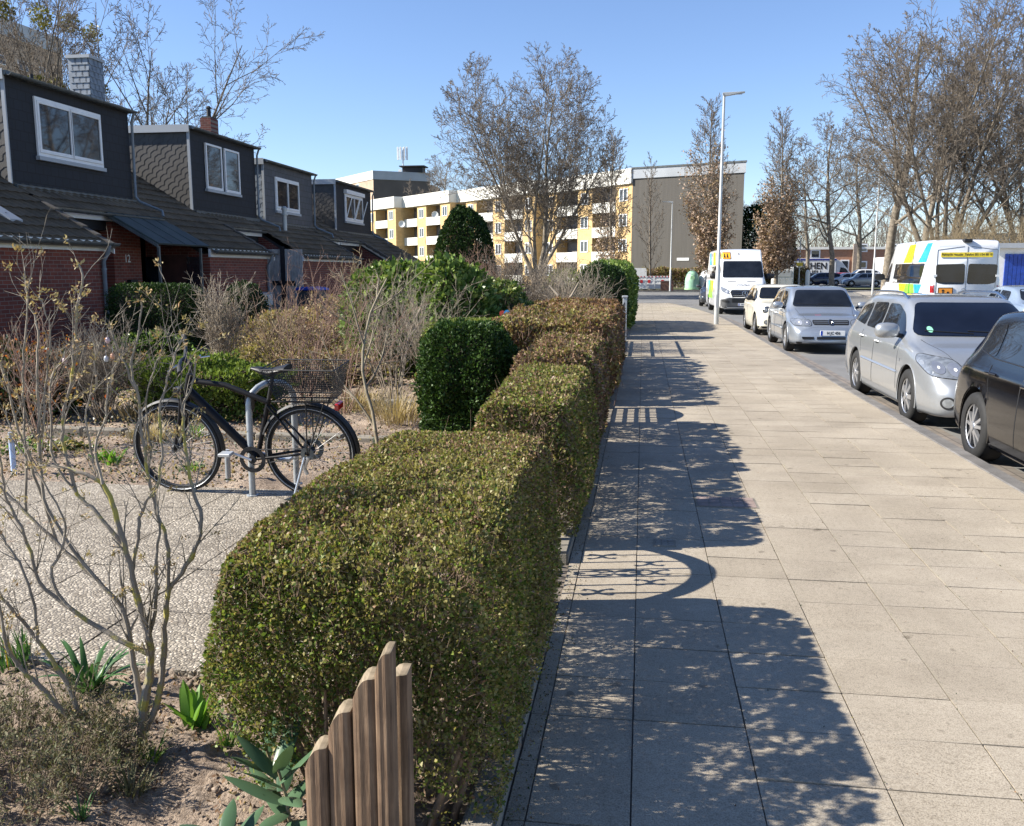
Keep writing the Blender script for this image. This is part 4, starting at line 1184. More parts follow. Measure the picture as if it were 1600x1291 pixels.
def car(name, lab, cat, loc, rz, sp, group=None):
    t = thing(name, lab, cat, loc, rz, group)
    wf, wr_, r = sp['wf'], sp['wr'], sp['r']; tr = sp['track']
    B = Body(sp['keys'], [(wf, r, r + .055), (wr_, r, r + .055)], lean_f=sp.get('lf', .12), lean_r=sp.get('lr', .05), side_in=sp.get('si', .03))
    mat = sp['paint']; b = B.build(mat, t)
    gl = sp.get('glass', CARGLASS)
    # dark inside so that arches do not look through
    m = MB(); W = B.w - .22; L0, L1 = min(k[0] for k in sp['keys']) + .2, max(k[0] for k in sp['keys']) - .2
    m.box(-W, W, wr_ + r + .08, wf - r - .08, .2, .75); m.box(-(W - .1), W - .1, L0, L1, .28, .7); m.build('underbody', M['black'], t)
    for yc in (wf, wr_):
        for s in (-1, 1):
            q = MB(); a_ = np.linspace(-.25, math.pi + .25, 22); R = r + .058
            q.tube([(s * (B.w - .016), yc + R * math.cos(a), r + R * math.sin(a)) for a in a_ if r + R * math.sin(a) > sp['keys'][4][1] - .02], .008, 6)
            q.build('wheel_arch', sp.get('archmat', mat), t, smooth=True)
            q = MB(); vs = []
            q.add([(s * xx, yc + R * math.cos(a), r + R * math.sin(a)) for a in a_ for xx in (B.w - .03, B.w - .33)], [(2 * i, 2 * i + 1, 2 * i + 3, 2 * i + 2) for i in range(len(a_) - 1)])
            q.build('wheel_well', M['black'], t, smooth=True)
            wheel(t, s * tr, yc, r, sp.get('tw', .2), sp.get('rim', 'seven'), s)
    for nm, poly in sp.get('side', []):
        for v in 'LR': decal(B, poly, v, .004, gl if nm != 'dark_trim' else M['black'], t, nm)
    for nm, poly in sp.get('sidetrim', []):
        for v in 'LR': decal(B, poly, v, .0065, M['black'], t, nm, rnd=0)
    if 'ws' in sp: decal(B, sp['ws'], 'F', .011, sp.get('wsglass', gl), t, 'windscreen', rnd=2, res=.04)
    if 'rw' in sp: decal(B, sp['rw'], 'B', .004, gl, t, 'rear_window', rnd=2, res=.06)
    for ln in sp.get('lines', []):
        for v in 'LR': strip(B, ln, v, -.002, M['black'], t, 'door_gap', .006)
    for ln in sp.get('flines', []): strip(B, ln, 'F', -.002, M['black'], t, 'panel_gap', .005)
    for ln in sp.get('tlines', []): strip(B, ln, 'T', -.002, M['black'], t, 'panel_gap', .005)
    if 'mould' in sp:
        for v in 'LR': strip(B, sp['mould'], v, .004, sp.get('mouldmat', mat), t, 'side_moulding', .018)
    for (y, z) in sp.get('handles', []):
        for v in 'LR':
            p, n_ = B.hit(y, z, v); s = -1 if v == 'L' else 1
            m = MB(); m.tube([(p.x - s * .002, y - .09, z), (p.x + s * .03, y - .07, z + .005), (p.x + s * .034, y + .05, z + .008), (p.x - s * .002, y + .085, z)], [.012, .014, .016, .012], 8)
            m.build('door_handle', sp.get('handlemat', mat), t, smooth=True)
    if 'mirror' in sp:
        y, z, sz = sp['mirror']
        for v in 'LR':
            p, _n = B.hit(y, z - .03, v); s = -1 if v == 'L' else 1
            m = MB(); m.tube([(p.x - s * .02, y, z - .05), (p.x + s * .08, y + .01, z - .03)], .028, 8)
            hx = p.x + s * (.06 + .11 * sz)
            prof = []
            P0 = Vector((hx, y + .02, z + .02 * sz))
            o = m.build('mirror', sp.get('mirrorarm', M['black']), t, smooth=True)
            m = MB(); rows = []
            for a in np.linspace(0, math.pi, 7):
                rr_ = math.sin(a); rows.append((max(.001, rr_), -math.cos(a)))
            V = []; F = []; nn = 16
            for i, (rr_, h) in enumerate(rows):
                for k in range(nn):
                    a = 2 * math.pi * k / nn; cx_ = abs(math.cos(a)) ** .7 * (1 if math.cos(a) > 0 else -1); sz_ = abs(math.sin(a)) ** .7 * (1 if math.sin(a) > 0 else -1)
                    V.append((P0.x + cx_ * .12 * sz * rr_ ** .6, P0.y + max(h, -.35) * .07 * sz, P0.z + sz_ * .078 * sz * rr_ ** .6))
            for i in range(len(rows) - 1):
                for k in range(nn): F.append((i * nn + k, i * nn + (k + 1) % nn, (i + 1) * nn + (k + 1) % nn, (i + 1) * nn + k))
            m.add(V, F); m.build('mirror_housing', sp.get('mirrormat', mat), o, smooth=True)
    for fn in sp.get('extra', []): fn(t, B)
    return t
def headlight(t, B, poly, spots, view='F', lens=None):
    poly = [Vector(a) for a in poly]
    for s in (-1, 1):
        h = decal(B, [(s * q_.x, q_.y) for q_ in poly], view, .006, lens or M['lens'], t, 'headlight', res=.04, rnd=2)
        for (u, v, r, k) in spots:
            roundel(B, s * u, v, r, view, .010, M['alloy'], h, 'reflector'); roundel(B, s * u, v, r * .22, view, .014, M['frame'], h, 'bulb')
        strip(B, [(s * q_.x, q_.y) for q_ in chaikin(poly + [], 2)] + [(s * chaikin(poly, 2)[0].x, chaikin(poly, 2)[0].y)], view, .003, M['black'], h, 'lens_gap', .006)
def grille(t, B, poly, bars, bm=None, name='grille'):
    g = decal(B, poly, 'F', .005, M['black'], t, name, res=.05, rnd=1)
    for (u0, u1, z) in bars: 
        o = strip(B, [(u0, z), (u1, z)], 'F', .012, bm or M['chrome'], g, 'bar', .007)
    return g
def star(t, y, z, r, x=0, face=1):
    m = MB(); m.tube([(x + r * math.cos(a), y, z + r * math.sin(a)) for a in np.linspace(0, 2 * math.pi, 24, endpoint=False)], r * .1, 6, closed=True)
    for k in range(3):
        a = math.pi / 2 + k * 2 * math.pi / 3; m.tube([(x, y, z), (x + r * math.cos(a), y, z + r * math.sin(a))], [r * .16, r * .05], 5)
    return m.build('emblem', M['chrome'], t, smooth=True)
def rails(t, B, x, y0, y1, z, mat, lift=.05):
    for s in (-1, 1):
        m = MB(); pts = []
        for k in range(15):
            u = k / 14; y = y0 + (y1 - y0) * u; h = lift * min(1, math.sin(math.pi * u) * 2.6)
            p, _n = B.hit(s * x, y, 'T'); pts.append((s * x, y, p.z + h - .005))
        m.tube(pts, .017, 8); m.build('roof_rail', mat, t, smooth=True)
# --- silver hatchback (front +y)
def hatch_keys(L, W, H, nose=.70, cowl=.93, hood=1.0, ws=(1.0, .28), tail=.92, rearroof=-1.35, zb=.17, rw=.60):
    f, r = L / 2, -L / 2; w = W / 2
    return [(r, .36, .66, .86, w - .16, w - .24), (r + .05, .27, .70, .93, w - .09, w - .19), (r + .18, .22, .86, 1.02, w - .035, w - .17), (r + .42, .2, tail, H - .20, w - .01, w - .22), (rearroof - .12, .19, tail + .01, H - .045, w, w - .235), (rearroof + .45, zb, tail + .005, H - .008, w, w - .225), (-.3, zb, tail, H, w, w - .215),
            (ws[1], zb, cowl - .02, H - .02, w, w - .23), (ws[1] + .28, zb, cowl - .03, H - .13, w, w - .22), (ws[0], zb, cowl - .05, cowl + .035, w - .002, w - .19), (ws[0] + .10, zb, cowl - .06, cowl + .005, w - .004, w - .18), (f - .75, .18, nose + .06, cowl - .07, w - .012, w - .19), (f - .28, .2, nose - .06, nose + .08, w - .05, w - .24), (f - .08, .21, nose - .15, nose - .04, w - .13, w - .30), (f, .25, nose - .2, nose - .12, w - .22, w - .38)]
def silver_extra(t, B):
    headlight(t, B, [(.40, .60), (.42, .73), (.76, .745), (.80, .70), (.76, .60)], [(.50, .67, .058, 0), (.65, .67, .062, 0)])
    grille(t, B, [(-.37, .625), (-.39, .725), (.39, .725), (.37, .625)], [(-.36, .36, .655), (-.36, .36, .69), (-.37, .37, .72)], P_['silver'])
    roundel(B, 0, .675, .062, 'F', .016, M['chrome'], t, 'badge'); roundel(B, 0, .675, .052, 'F', .019, M['black'], t, 'badge')
    g = decal(B, [(-.05, .0), (.05, 0), (.05, .01), (-.05, .01)], 'F', .001, M['black'], t, 'badge')
    bpy.data.objects.remove(g)
    p, _ = B.hit(0, .675, 'F')
    m = MB()
    for a, b in (((-.028, .034), (0, -.004)), ((.028, .034), (0, -.004)), ((-.04, .012), (-.016, -.036)), ((-.016, -.036), (0, 0)), ((0, 0), (.016, -.036)), ((.016, -.036), (.04, .012))):
        m.tube([(a[0], p.y + .022, .675 + a[1]), (b[0], p.y + .022, .675 + b[1])], .004, 4)
    m.build('badge_letters', M['chrome'], t)
    for (a, b) in ((-.30, .30),): decal(B, [(a, .315), (a, .375), (b, .375), (b, .315)], 'F', .006, M['black'], t, 'air_intake', rnd=0)
    for s in (-1, 1): decal(B, [(s * .36, .315), (s * .36, .375), (s * .62, .375), (s * .60, .315)], 'F', .006, M['black'], t, 'air_intake', rnd=0)
    decal(B, [(-.7, .22), (-.72, .265), (.72, .265), (.7, .22)], 'F', .008, M['black'], t, 'bumper_lip', rnd=0)
    p, _ = B.hit(0, .455, 'F'); plate(t, -.02, p.y + .01, .455, 'H JC 456')
    p, _ = B.hit(.25, 1.55, 'T'); m = MB(); m.box(.14, .27, 1.50, 1.56, p.z - .01, p.z + .004); m.build('sticker', pm('pink sticker', (.75, .12, .28), .5), t)
    wip(t, B)
def wip(t, B, z=.98):
    for x0, x1 in ((-.45, .1), (.05, .58)):
        m = MB(); P = []
        for k in range(8):
            u = k / 7; p, n_ = B.hit(x0 + (x1 - x0) * u, z + .03 + .03 * u, 'F'); P.append(p + n_ * .015)
        m.tube(P, .007, 5); m.build('wiper', M['black'], t)
GOLF = dict(keys=hatch_keys(4.15, 1.73, 1.44), wf=1.26, wr=-1.25, r=.315, track=.755, tw=.195, rim='cap', paint=P_['silver'], lf=.1,
    side=[('side_window', [(.62, .95), (-.30, .96), (-.32, 1.325), (.12, 1.32), (.35, 1.23)]), ('side_window', [(-.37, .96), (-1.06, .975), (-1.12, 1.30), (-.38, 1.325)]), ('side_window', [(-1.13, .985), (-1.50, 1.02), (-1.30, 1.26), (-1.17, 1.295)])],
    ws=[(-.66, .985), (-.54, 1.345), (.54, 1.345), (.66, .985)], rw=[(-.56, 1.0), (-.50, 1.28), (.50, 1.28), (.56, 1.0)],
    lines=[[(.78, .9), (.80, .34)], [(-.33, .93), (-.35, .28)], [(-1.02, .90), (-.95, .62)]], tlines=[[(-.62, 1.02), (-.50, 1.9)], [(.62, 1.02), (.50, 1.9)]], mould=[(.95, .50), (-.85, .50)], handles=[(-.18, .80), (-.95, .82)], mirror=(.62, .99, 1.0), extra=[silver_extra])
car('parked_car', 'silver hatchback with a pink sticker on its bonnet, behind the silver estate', 'car', (3.24 + .82, 22.26, -.1), math.pi, GOLF)
# --- silver estate
def wagon_extra(t, B):
    headlight(t, B, [(.44, .60), (.44, .66), (.50, .80), (.80, .845), (.835, .76), (.80, .63)], [(.55, .70, .07, 0), (.70, .715, .062, 0)])
    grille(t, B, [(-.36, .60), (-.40, .72), (.40, .72), (.36, .60)], [(-.36, .36, .66)], M['chrome'])
    decal(B, [(-.5, .28), (-.52, .40), (.52, .40), (.5, .28)], 'F', .006, M['black'], t, 'air_intake', rnd=0)
    for s in (-1, 1):
        roundel(B, s * .66, .36, .07, 'F', .006, M['black'], t, 'fog_lamp'); roundel(B, s * .66, .36, .05, 'F', .010, M['lens'], t, 'fog_lamp')
    p, _ = B.hit(0, .5, 'F'); plate(t, 0, p.y + .01, .5, 'H AT 71')
    rails(t, B, .58, -1.75, .25, 0, M['chrome'], .06)
    roundel(B, .52, 1.075, .035, 'F', .014, pm('green sticker', (.25, .6, .4), .4), t, 'sticker')
    for v in 'LR': roundel(B, 1.0, .72, .02, v, .004, M['lens'], t, 'side_repeater')
    wip(t, B, 1.0)
f, w = 2.28, .8625
WAG = dict(keys=[(-f, .36, .68, .90, w - .18, w - .26), (-f + .05, .27, .74, .98, w - .1, w - .2), (-f + .18, .22, .90, 1.15, w - .04, w - .2), (-f + .35, .2, .96, 1.34, w - .02, w - .23), (-f + .62, .19, .97, 1.43, w, w - .24), (-1.2, .18, .965, 1.475, w, w - .235), (-.3, .17, .955, 1.48, w, w - .22),
    (.28, .17, .94, 1.455, w, w - .235), (.58, .17, .93, 1.34, w, w - .225), (1.12, .17, .90, 1.0, w, w - .18), (1.22, .17, .89, .965, w - .002, w - .17), (1.65, .18, .80, .88, w - .012, w - .18), (2.02, .19, .70, .76, w - .05, w - .24), (2.2, .2, .58, .67, w - .13, w - .30), (2.28, .25, .52, .58, w - .25, w - .4)],
    wf=1.33, wr=-1.27, r=.32, track=.75, tw=.2, rim='seven', paint=P_['wagon'], glass=CARGLASS, wsglass=TINT, lf=.16,
    side=[('side_window', [(.80, .98), (-.25, 1.0), (-.27, 1.36), (.12, 1.36), (.45, 1.26)]), ('side_window', [(-.32, 1.0), (-1.02, 1.015), (-1.06, 1.35), (-.33, 1.365)]), ('side_window', [(-1.10, 1.02), (-1.85, 1.07), (-1.72, 1.27), (-1.14, 1.345)])],
    ws=[(-.70, 1.01), (-.57, 1.385), (.57, 1.385), (.70, 1.01)], rw=[(-.56, 1.08), (-.52, 1.34), (.52, 1.34), (.56, 1.08)],
    lines=[[(.86, .93), (.90, .36)], [(-.29, .97), (-.30, .30)], [(-1.07, .96), (-.98, .65)]], tlines=[[(-.66, 1.12), (-.50, 1.95)], [(.66, 1.12), (.50, 1.95)]], mould=[(.92, .56), (-.88, .58)], handles=[(-.14, .86), (-.98, .88)], mirror=(.72, 1.03, 1.25), extra=[wagon_extra])
car('parked_car', 'dusty pale silver estate car with roof rails and a dark windscreen, behind the black car', 'car', (3.14 + .83, 12.45, -.1), math.pi, WAG)
# --- black hatchback, nearest
def black_extra(t, B):
    for s in (-1, 1): decal(B, [(s * .50, .80), (s * .50, .93), (s * .78, .93), (s * .80, .80)], 'B', .005, M['red_lens'], t, 'tail_light')
    headlight(t, B, [(.42, .60), (.44, .70), (.78, .735), (.80, .66), (.74, .60)], [(.55, .655, .045, 0), (.68, .66, .045, 0)])
    grille(t, B, [(-.40, .60), (-.41, .67), (.41, .67), (.40, .60)], [(-.4, .4, .61)])
    p, _ = B.hit(0, .45, 'F'); plate(t, 0, p.y + .01, .45, 'H EV 87')
    for v in 'LR':
        strip(B, [(.84, .965), (-.30, .975), (-1.12, .99), (-1.52, 1.04)], v, .002, M['black'], t, 'window_trim', .006)
    strip(B, [(-.16, .962), (-.22, 1.34)], 'L', .006, M['chrome'], t, 'window_trim', .005)
k = hatch_keys(4.26, 1.79, 1.46)
BLK = dict(GOLF); BLK.update(keys=k, wf=1.30, wr=-1.32, r=.325, track=.785, tw=.21, rim='double5', paint=P_['black'],
    side=[('side_window', [(.72, .98), (-.30, .985), (-.32, 1.345), (.12, 1.345), (.42, 1.23)]), ('side_window', [(-.37, .985), (-1.05, 1.0), (-1.12, 1.325), (-.38, 1.345)]), ('side_window', [(-1.10, 1.0), (-1.55, 1.05), (-1.33, 1.27), (-1.17, 1.315)])],
    ws=[(-.68, .99), (-.56, 1.36), (.56, 1.36), (.68, .99)], lines=[[(.84, .9), (.86, .36)], [(-.33, .95), (-.36, .29)], [(-1.10, .93), (-.98, .62)]], mould=None, mirror=(.62, 1.02, 1.1), handles=[(-.18, .83), (-1.0, .86)], extra=[black_extra])
del BLK['mould']
car('parked_car', 'glossy black hatchback cut by the right edge of the picture', 'car', (3.15 + .87, 7.62, -.1), math.pi, BLK)
# --- cream small car
def mini_extra(t, B):
    for s in (-1, 1):
        p, n_ = B.hit(s * .56, .70, 'F'); 
        m = MB(); m.lathe([(.001, .045), (.085, .035), (.10, .0), (.10, -.06)], (s * .56, p.y + .0, .70), 'y', 24); h = m.build('headlight', M['lens'], t, smooth=True)
        m = MB(); m.lathe([(.098, -.04), (.118, .01), (.098, .03)], (s * .56, p.y + .0, .70), 'y', 24); m.build('headlight_ring', M['chrome'], h, smooth=True)
        roundel(B, s * .58, .38, .06, 'F', .006, M['black'], t, 'fog_lamp'); roundel(B, s * .58, .38, .04, 'F', .012, M['lens'], t, 'fog_lamp')
    grille(t, B, [(-.34, .50), (-.36, .66), (-.28, .71), (.28, .71), (.36, .66), (.34, .50)], [(-.33, .33, .57), (-.33, .33, .63)])
    decal(B, [(-.78, .16), (-.80, .27), (.80, .27), (.78, .16)], 'F', .007, M['black'], t, 'bumper_lip', rnd=0)
    for v in 'LR': decal(B, [(-.9, .15), (-.9, .24), (.85, .24), (.85, .15)], v, .005, M['black'], t, 'sill', rnd=0)
    wip(t, B, 1.0)
f, w = 1.86, .8415
MINI = dict(keys=[(-f, .33, .66, .84, w - .2, w - .3), (-f + .06, .25, .72, .98, w - .1, w - .22), (-f + .2, .2, .90, 1.2, w - .03, w - .22), (-f + .4, .18, .95, 1.36, w, w - .2), (-1.0, .17, .96, 1.395, w, w - .19), (-.3, .16, .95, 1.405, w, w - .18),
    (.22, .16, .94, 1.385, w, w - .19), (.42, .16, .93, 1.28, w, w - .19), (.74, .16, .90, .99, w, w - .18), (.84, .16, .89, .95, w, w - .17), (1.3, .16, .82, .91, w - .01, w - .2), (1.62, .17, .74, .84, w - .06, w - .26), (1.78, .19, .60, .74, w - .13, w - .32), (1.86, .25, .5, .6, w - .26, w - .42)],
    wf=1.22, wr=-1.25, r=.30, track=.735, tw=.19, rim='ten', paint=P_['cream'], lf=.06, archmat=M['black'],
    side=[('side_window', [(.62, .97), (-.48, .98), (-.50, 1.29), (.20, 1.29), (.40, 1.21)]), ('side_window', [(-.54, .98), (-1.42, 1.0), (-1.33, 1.25), (-.56, 1.29)])],
    ws=[(-.66, 1.0), (-.58, 1.31), (.58, 1.31), (.66, 1.0)], rw=[(-.55, 1.0), (-.5, 1.25), (.5, 1.25), (.55, 1.0)],
    lines=[[(.72, .9), (.76, .3)], [(-.52, .95), (-.54, .26)]], handles=[(-.4, .83)], mirror=(.55, 1.0, .9), mirrormat=M['black'], extra=[mini_extra])
car('parked_car', 'small cream car with round headlights between the silver hatchback and the white van', 'car', (3.17 + .82, 27.55, -.1), math.pi, MINI)
# --- vans
def van_keys(L=6.3, W=2.02, H=2.72):
    f, w = L / 2, W / 2
    return [(-f, .45, 1.6, 2.5, w - .09, w - .17), (-f + .03, .38, 1.62, 2.6, w - .05, w - .14), (-f + .12, .32, 1.64, 2.68, w - .015, w - .125), (-f + .4, .28, 1.65, H, w, w - .12), (0, .27, 1.65, H + .01, w, w - .12), (f - 2.1, .27, 1.6, H, w, w - .13), (f - 1.75, .27, 1.5, H - .07, w, w - .16),
            (f - 1.45, .27, 1.42, 2.45, w, w - .19), (f - .92, .27, 1.25, 1.75, w, w - .17), (f - .78, .27, 1.2, 1.48, w, w - .15), (f - .62, .27, 1.12, 1.36, w - .01, w - .17), (f - .28, .26, 1.0, 1.20, w - .05, w - .24), (f - .08, .25, .86, 1.06, w - .14, w - .36), (f, .3, .7, .9, w - .26, w - .5)]
VSIDE = [('side_window', [(2.12, 1.42), (1.42, 1.40), (1.40, 2.05), (1.62, 2.06), (1.95, 1.85)])]
def van(lab, loc, rz, front, group=None):
    def ex(t, B):
        f = 3.15
        P2 = pm('child sign orange', (.85, .38, .02), .5)
        if front:
            headlight(t, B, [(.60, .84), (.58, .95), (.80, 1.10), (.93, 1.16), (.92, .95)], [(.72, .93, .06, 0)])
            grille(t, B, [(-.50, .72), (-.58, .92), (-.52, 1.0), (.52, 1.0), (.58, .92), (.50, .72)], [(-.5, .5, .80), (-.53, .53, .88), (-.5, .5, .95)])
            strip(B, [(-.5, .705), (-.6, .92), (-.53, 1.02), (.53, 1.02), (.6, .92), (.5, .705), (-.5, .705)], 'F', .008, M['white'], t, 'grille_frame', .018)
            p, _ = B.hit(0, .87, 'F'); star(t, p.y + .03, .87, .11)
            decal(B, [(-.99, .27), (-.99, .62), (-.62, .70), (.62, .70), (.99, .62), (.99, .27)], 'F', .007, P_['bumpergrey'], t, 'bumper', rnd=0)
            decal(B, [(-.5, .5), (-.52, .66), (.52, .66), (.5, .5)], 'F', .011, M['black'], t, 'air_intake', rnd=0)
            for s in (-1, 1): decal(B, [(s * .62, .48), (s * .60, .58), (s * .9, .62), (s * .9, .52)], 'F', .011, M['black'], t, 'air_intake')
            p, _ = B.hit(.0, .42, 'F'); plate(t, 0, p.y + .01, .42, 'H VT 118')
            for sx in (-.5, .3): strip(B, [(sx, 1.34), (sx + .35, 1.36)], 'F', .004, M['black'], t, 'washer_slot', .014)
            # sign above the windscreen
            q = decal(B, [(.48, 2.30), (.48, 2.56), (.84, 2.56), (.84, 2.30)], 'F', .012, P2, t, 'child_sign', rnd=0)
            strip(B, [(.47, 2.29), (.47, 2.57), (.85, 2.57), (.85, 2.29), (.47, 2.29)], 'F', .012, M['black'], q, 'sign_edge', .01)
            for cx_ in (.60, .72):
                roundel(B, cx_, 2.485, .024, 'F', .018, INK, q, 'symbol'); decal(B, [(cx_ - .05, 2.34), (cx_ - .02, 2.46), (cx_ + .02, 2.46), (cx_ + .04, 2.34)], 'F', .018, INK, q, 'symbol', rnd=0)
            roundel(B, 0.12, 2.5, .03, 'F', .01, M['dark'], t, 'roof_lamp')
            p, _ = B.hit(0.0, 1.22, 'F'); text('GVH', .16, pm('grey lettering', (.3, .32, .34), .5), t, (0.05, p.y + .03, 1.20), (-1, 0, 0), (0, .75, .66), .006, 'lettering', 1.6)
            wip(t, B, 1.5)
            for v in 'LR': 
                y0 = -.6
                decal(B, [(1.3, 1.45), (1.3, 2.0), (-.9, 2.0), (-.9, 1.45)], v, .004, CARGLASS, t, 'side_window', rnd=1)
        cols = {'y': pm('yellow foil', (.85, .68, .01), .4), 'b': pm('blue foil', (.02, .30, .72), .4), 'g': pm('green foil', (.22, .68, .04), .4)}
        for v in 'LR':
            if not front:
                decal(B, [(.95, 1.40), (.90, 2.02), (-2.35, 2.02), (-2.15, 1.40)], v, .006, CARGLASS, t, 'side_window', rnd=1)
            s0 = -.6 if not front else -.3
            for c_, pl in (('y', [(s0 + .6, 2.05), (s0 + .05, 2.62), (s0 - .60, 2.62), (s0 - .35, 2.05)]), ('b', [(s0 - 1.0, 2.05), (s0 - 1.75, 2.62), (s0 - 2.25, 2.62), (s0 - 1.85, 2.05)]),
                           ('y', [(s0 + .75, 1.38), (s0 + .45, .85), (s0 + .15, 1.0), (s0 - .05, 1.38)]), ('g', [(s0 - .05, 1.38), (s0 + .45, .60), (s0 - 1.2, .60), (s0 - .95, 1.38)]), ('b', [(s0 - .95, 1.38), (s0 - 1.25, .85), (s0 - 1.75, 1.38)])):
                decal(B, pl, v, .0045, cols[c_], t, 'colour_band', rnd=0)
            strip(B, [(1.30, 2.2), (1.28, .5)], v, -.002, M['black'], t, 'door_gap', .007); strip(B, [(-.1, 2.2), (-.1, .5)], v, -.002, M['black'], t, 'door_gap', .007)
        if not front:
            decal(B, [(-.84, 1.45), (-.86, 1.98), (-.05, 2.0), (-.03, 1.40), (-.62, 1.40)], 'B', .005, CARGLASS, t, 'rear_window', rnd=2)
            decal(B, [(.84, 1.45), (.86, 1.98), (.05, 2.0), (.03, 1.40), (.62, 1.40)], 'B', .005, CARGLASS, t, 'rear_window', rnd=2)
            strip(B, [(0, .5), (0, 2.5)], 'B', 0, M['black'], t, 'door_gap', .007)
            for s in (-1, 1):
                decal(B, [(s * .86, .95), (s * .88, 1.38), (s * .97, 1.38), (s * .97, .95)], 'B', .006, M['red_lens'], t, 'tail_light', rnd=0)
                strip(B, [(s * .82, .55), (s * .84, 2.4), (s * .1, 2.5)], 'B', 0, M['black'], t, 'door_gap', .006)
                for z in (1.65, .9):
                    p, _ = B.hit(s * .88, z, 'B'); m = MB(); m.box(min(s * .82, s * .93), max(s * .82, s * .93), p.y - .03, p.y + .01, z - .03, z + .03); m.build('hinge', M['white'], t)
            p, _ = B.hit(0, 2.25, 'B'); m = MB(); m.box(-.74, .70, p.y - .014, p.y - .004, 2.19, 2.33); q = m.build('recruiting_strip', pm('yellow strip', (.86, .62, .04), .5), t)
            text('Fahrer/in gesucht  Telefon 0511/34 88 10', .095, INK, q, (-.02, p.y - .017, 2.265), (1, 0, 0), (0, 0, 1), .002, 'lettering', .88)
            p, _ = B.hit(-.55, 1.12, 'B'); m = MB(); m.box(-.76, -.34, p.y - .02, p.y - .006, .88, 1.30); q = m.build('child_sign', INK, t)
            m = MB(); m.box(-.735, -.365, p.y - .026, p.y - .021, .905, 1.275); m.build('sign_face', pm('sign orange', (.85, .30, .03), .5), q)
            m = MB()
            for cx_, hh in ((-.62, .26), (-.48, .2)):
                m.lathe([(.001, 0), (.035, 0), (.035, .004), (.001, .004)], (cx_, p.y - .031, .95 + hh), 'y', 12); m.prism([(cx_ - .06, .95), (cx_ - .02, .95 + hh - .04), (cx_ + .02, .95 + hh - .04), (cx_ + .05, .95)], 'y', p.y - .031, p.y - .027)
            m.build('symbol', INK, q)
            star(t, p.y - .02, 1.20, .075, -.05)
            p, _ = B.hit(0, 2.62, 'B'); m = MB(); m.box(-.14, .10, p.y - .10, p.y + .1, 2.62, 2.72); m.build('camera_housing', M['black'], t, bevel=.02)
            for v in 'L':
                p, _ = B.hit(.75, 1.33, v); text('GVH plus', .15, M['white'], t, (p.x - .015, .62, 1.47), (0, -1, 0), (0, 0, 1), .006)
    sp = dict(keys=van_keys(), wf=2.12, wr=-1.75, r=.345, track=.86, tw=.22, rim='ten', paint=P_['white'], lf=.02, lr=.0, si=.02, side=VSIDE,
        ws=[(-.84, 1.52), (-.78, 2.20), (.78, 2.20), (.84, 1.52)], handles=[(1.2, 1.15)], mirror=(1.98, 1.55, 1.5), mirrormat=M['black'], extra=[ex])
    return car('white_van', lab, 'van', loc, rz, sp, group)
van('white high roofed minibus facing the camera, behind the cream car and the lamp post', (4.08, 41.3, -.1), math.pi + math.radians(1.5), True)
van('white minibus with yellow, green and blue bands parked across the road, seen from behind', (9.45, 31.6, -.1), 0, False)
# --- pale blue saloon, seen from behind
def sedan_extra(t, B):
    for s in (-1, 1): decal(B, [(s * .38, .68), (s * .38, .84), (s * .80, .86), (s * .80, .68)], 'B', .006, M['red_lens'], t, 'tail_light')
    p, _ = B.hit(0, .6, 'B'); plate(t, 0, p.y - .01, .6, 'H LM 52', -1)
    m = MB(); p, _ = B.hit(-.3, -1.2, 'T'); m.lathe([(.001, .09), (.12, .07), (.17, 0)], (-.35, -1.32, .98), 'z', 16); m.build('hat_on_shelf', pm('pale green', (.45, .62, .5), .6), t, smooth=True)
f, w = 2.25, .86
SED = dict(keys=[(-f, .36, .66, .82, w - .16, w - .24), (-f + .05, .27, .74, .94, w - .09, w - .2), (-f + .2, .22, .88, 1.0, w - .03, w - .16), (-f + .62, .2, .93, 1.02, w, w - .15), (-f + .80, .19, .94, 1.07, w, w - .17), (-f + 1.25, .18, .94, 1.33, w, w - .23), (-f + 1.55, .17, .94, 1.4, w, w - .23), (-.1, .17, .935, 1.42, w, w - .22),
    (.35, .17, .92, 1.39, w, w - .23), (.65, .17, .91, 1.26, w, w - .22), (1.08, .17, .88, .97, w, w - .19), (1.2, .17, .87, .93, w - .002, w - .18), (1.75, .18, .78, .85, w - .02, w - .2), (2.1, .2, .66, .73, w - .09, w - .28), (f, .25, .5, .58, w - .24, w - .4)],
    wf=1.35, wr=-1.3, r=.31, track=.74, tw=.19, rim='cap', paint=P_['ltblue'], lf=.1,
    side=[('side_window', [(.75, .95), (-.2, .96), (-.22, 1.30), (.15, 1.30), (.42, 1.2)]), ('side_window', [(-.27, .96), (-.95, .97), (-.85, 1.27), (-.28, 1.30)]), ],
    ws=[(-.66, .98), (-.56, 1.32), (.56, 1.32), (.66, .98)], rw=[(-.62, 1.06), (-.52, 1.33), (.52, 1.33), (.62, 1.06)], lines=[[(.8, .9), (.82, .34)], [(-.23, .93), (-.25, .28)], [(-1.0, .92), (-.95, .62)]], handles=[(-.1, .82), (-.85, .84)], mirror=(.65, 1.0, 1.0), extra=[sedan_extra])
car('parked_car', 'pale blue saloon seen from behind at the right edge, in front of the banded minibus', 'car', (10.0, 25.6, -.1), 0, SED)
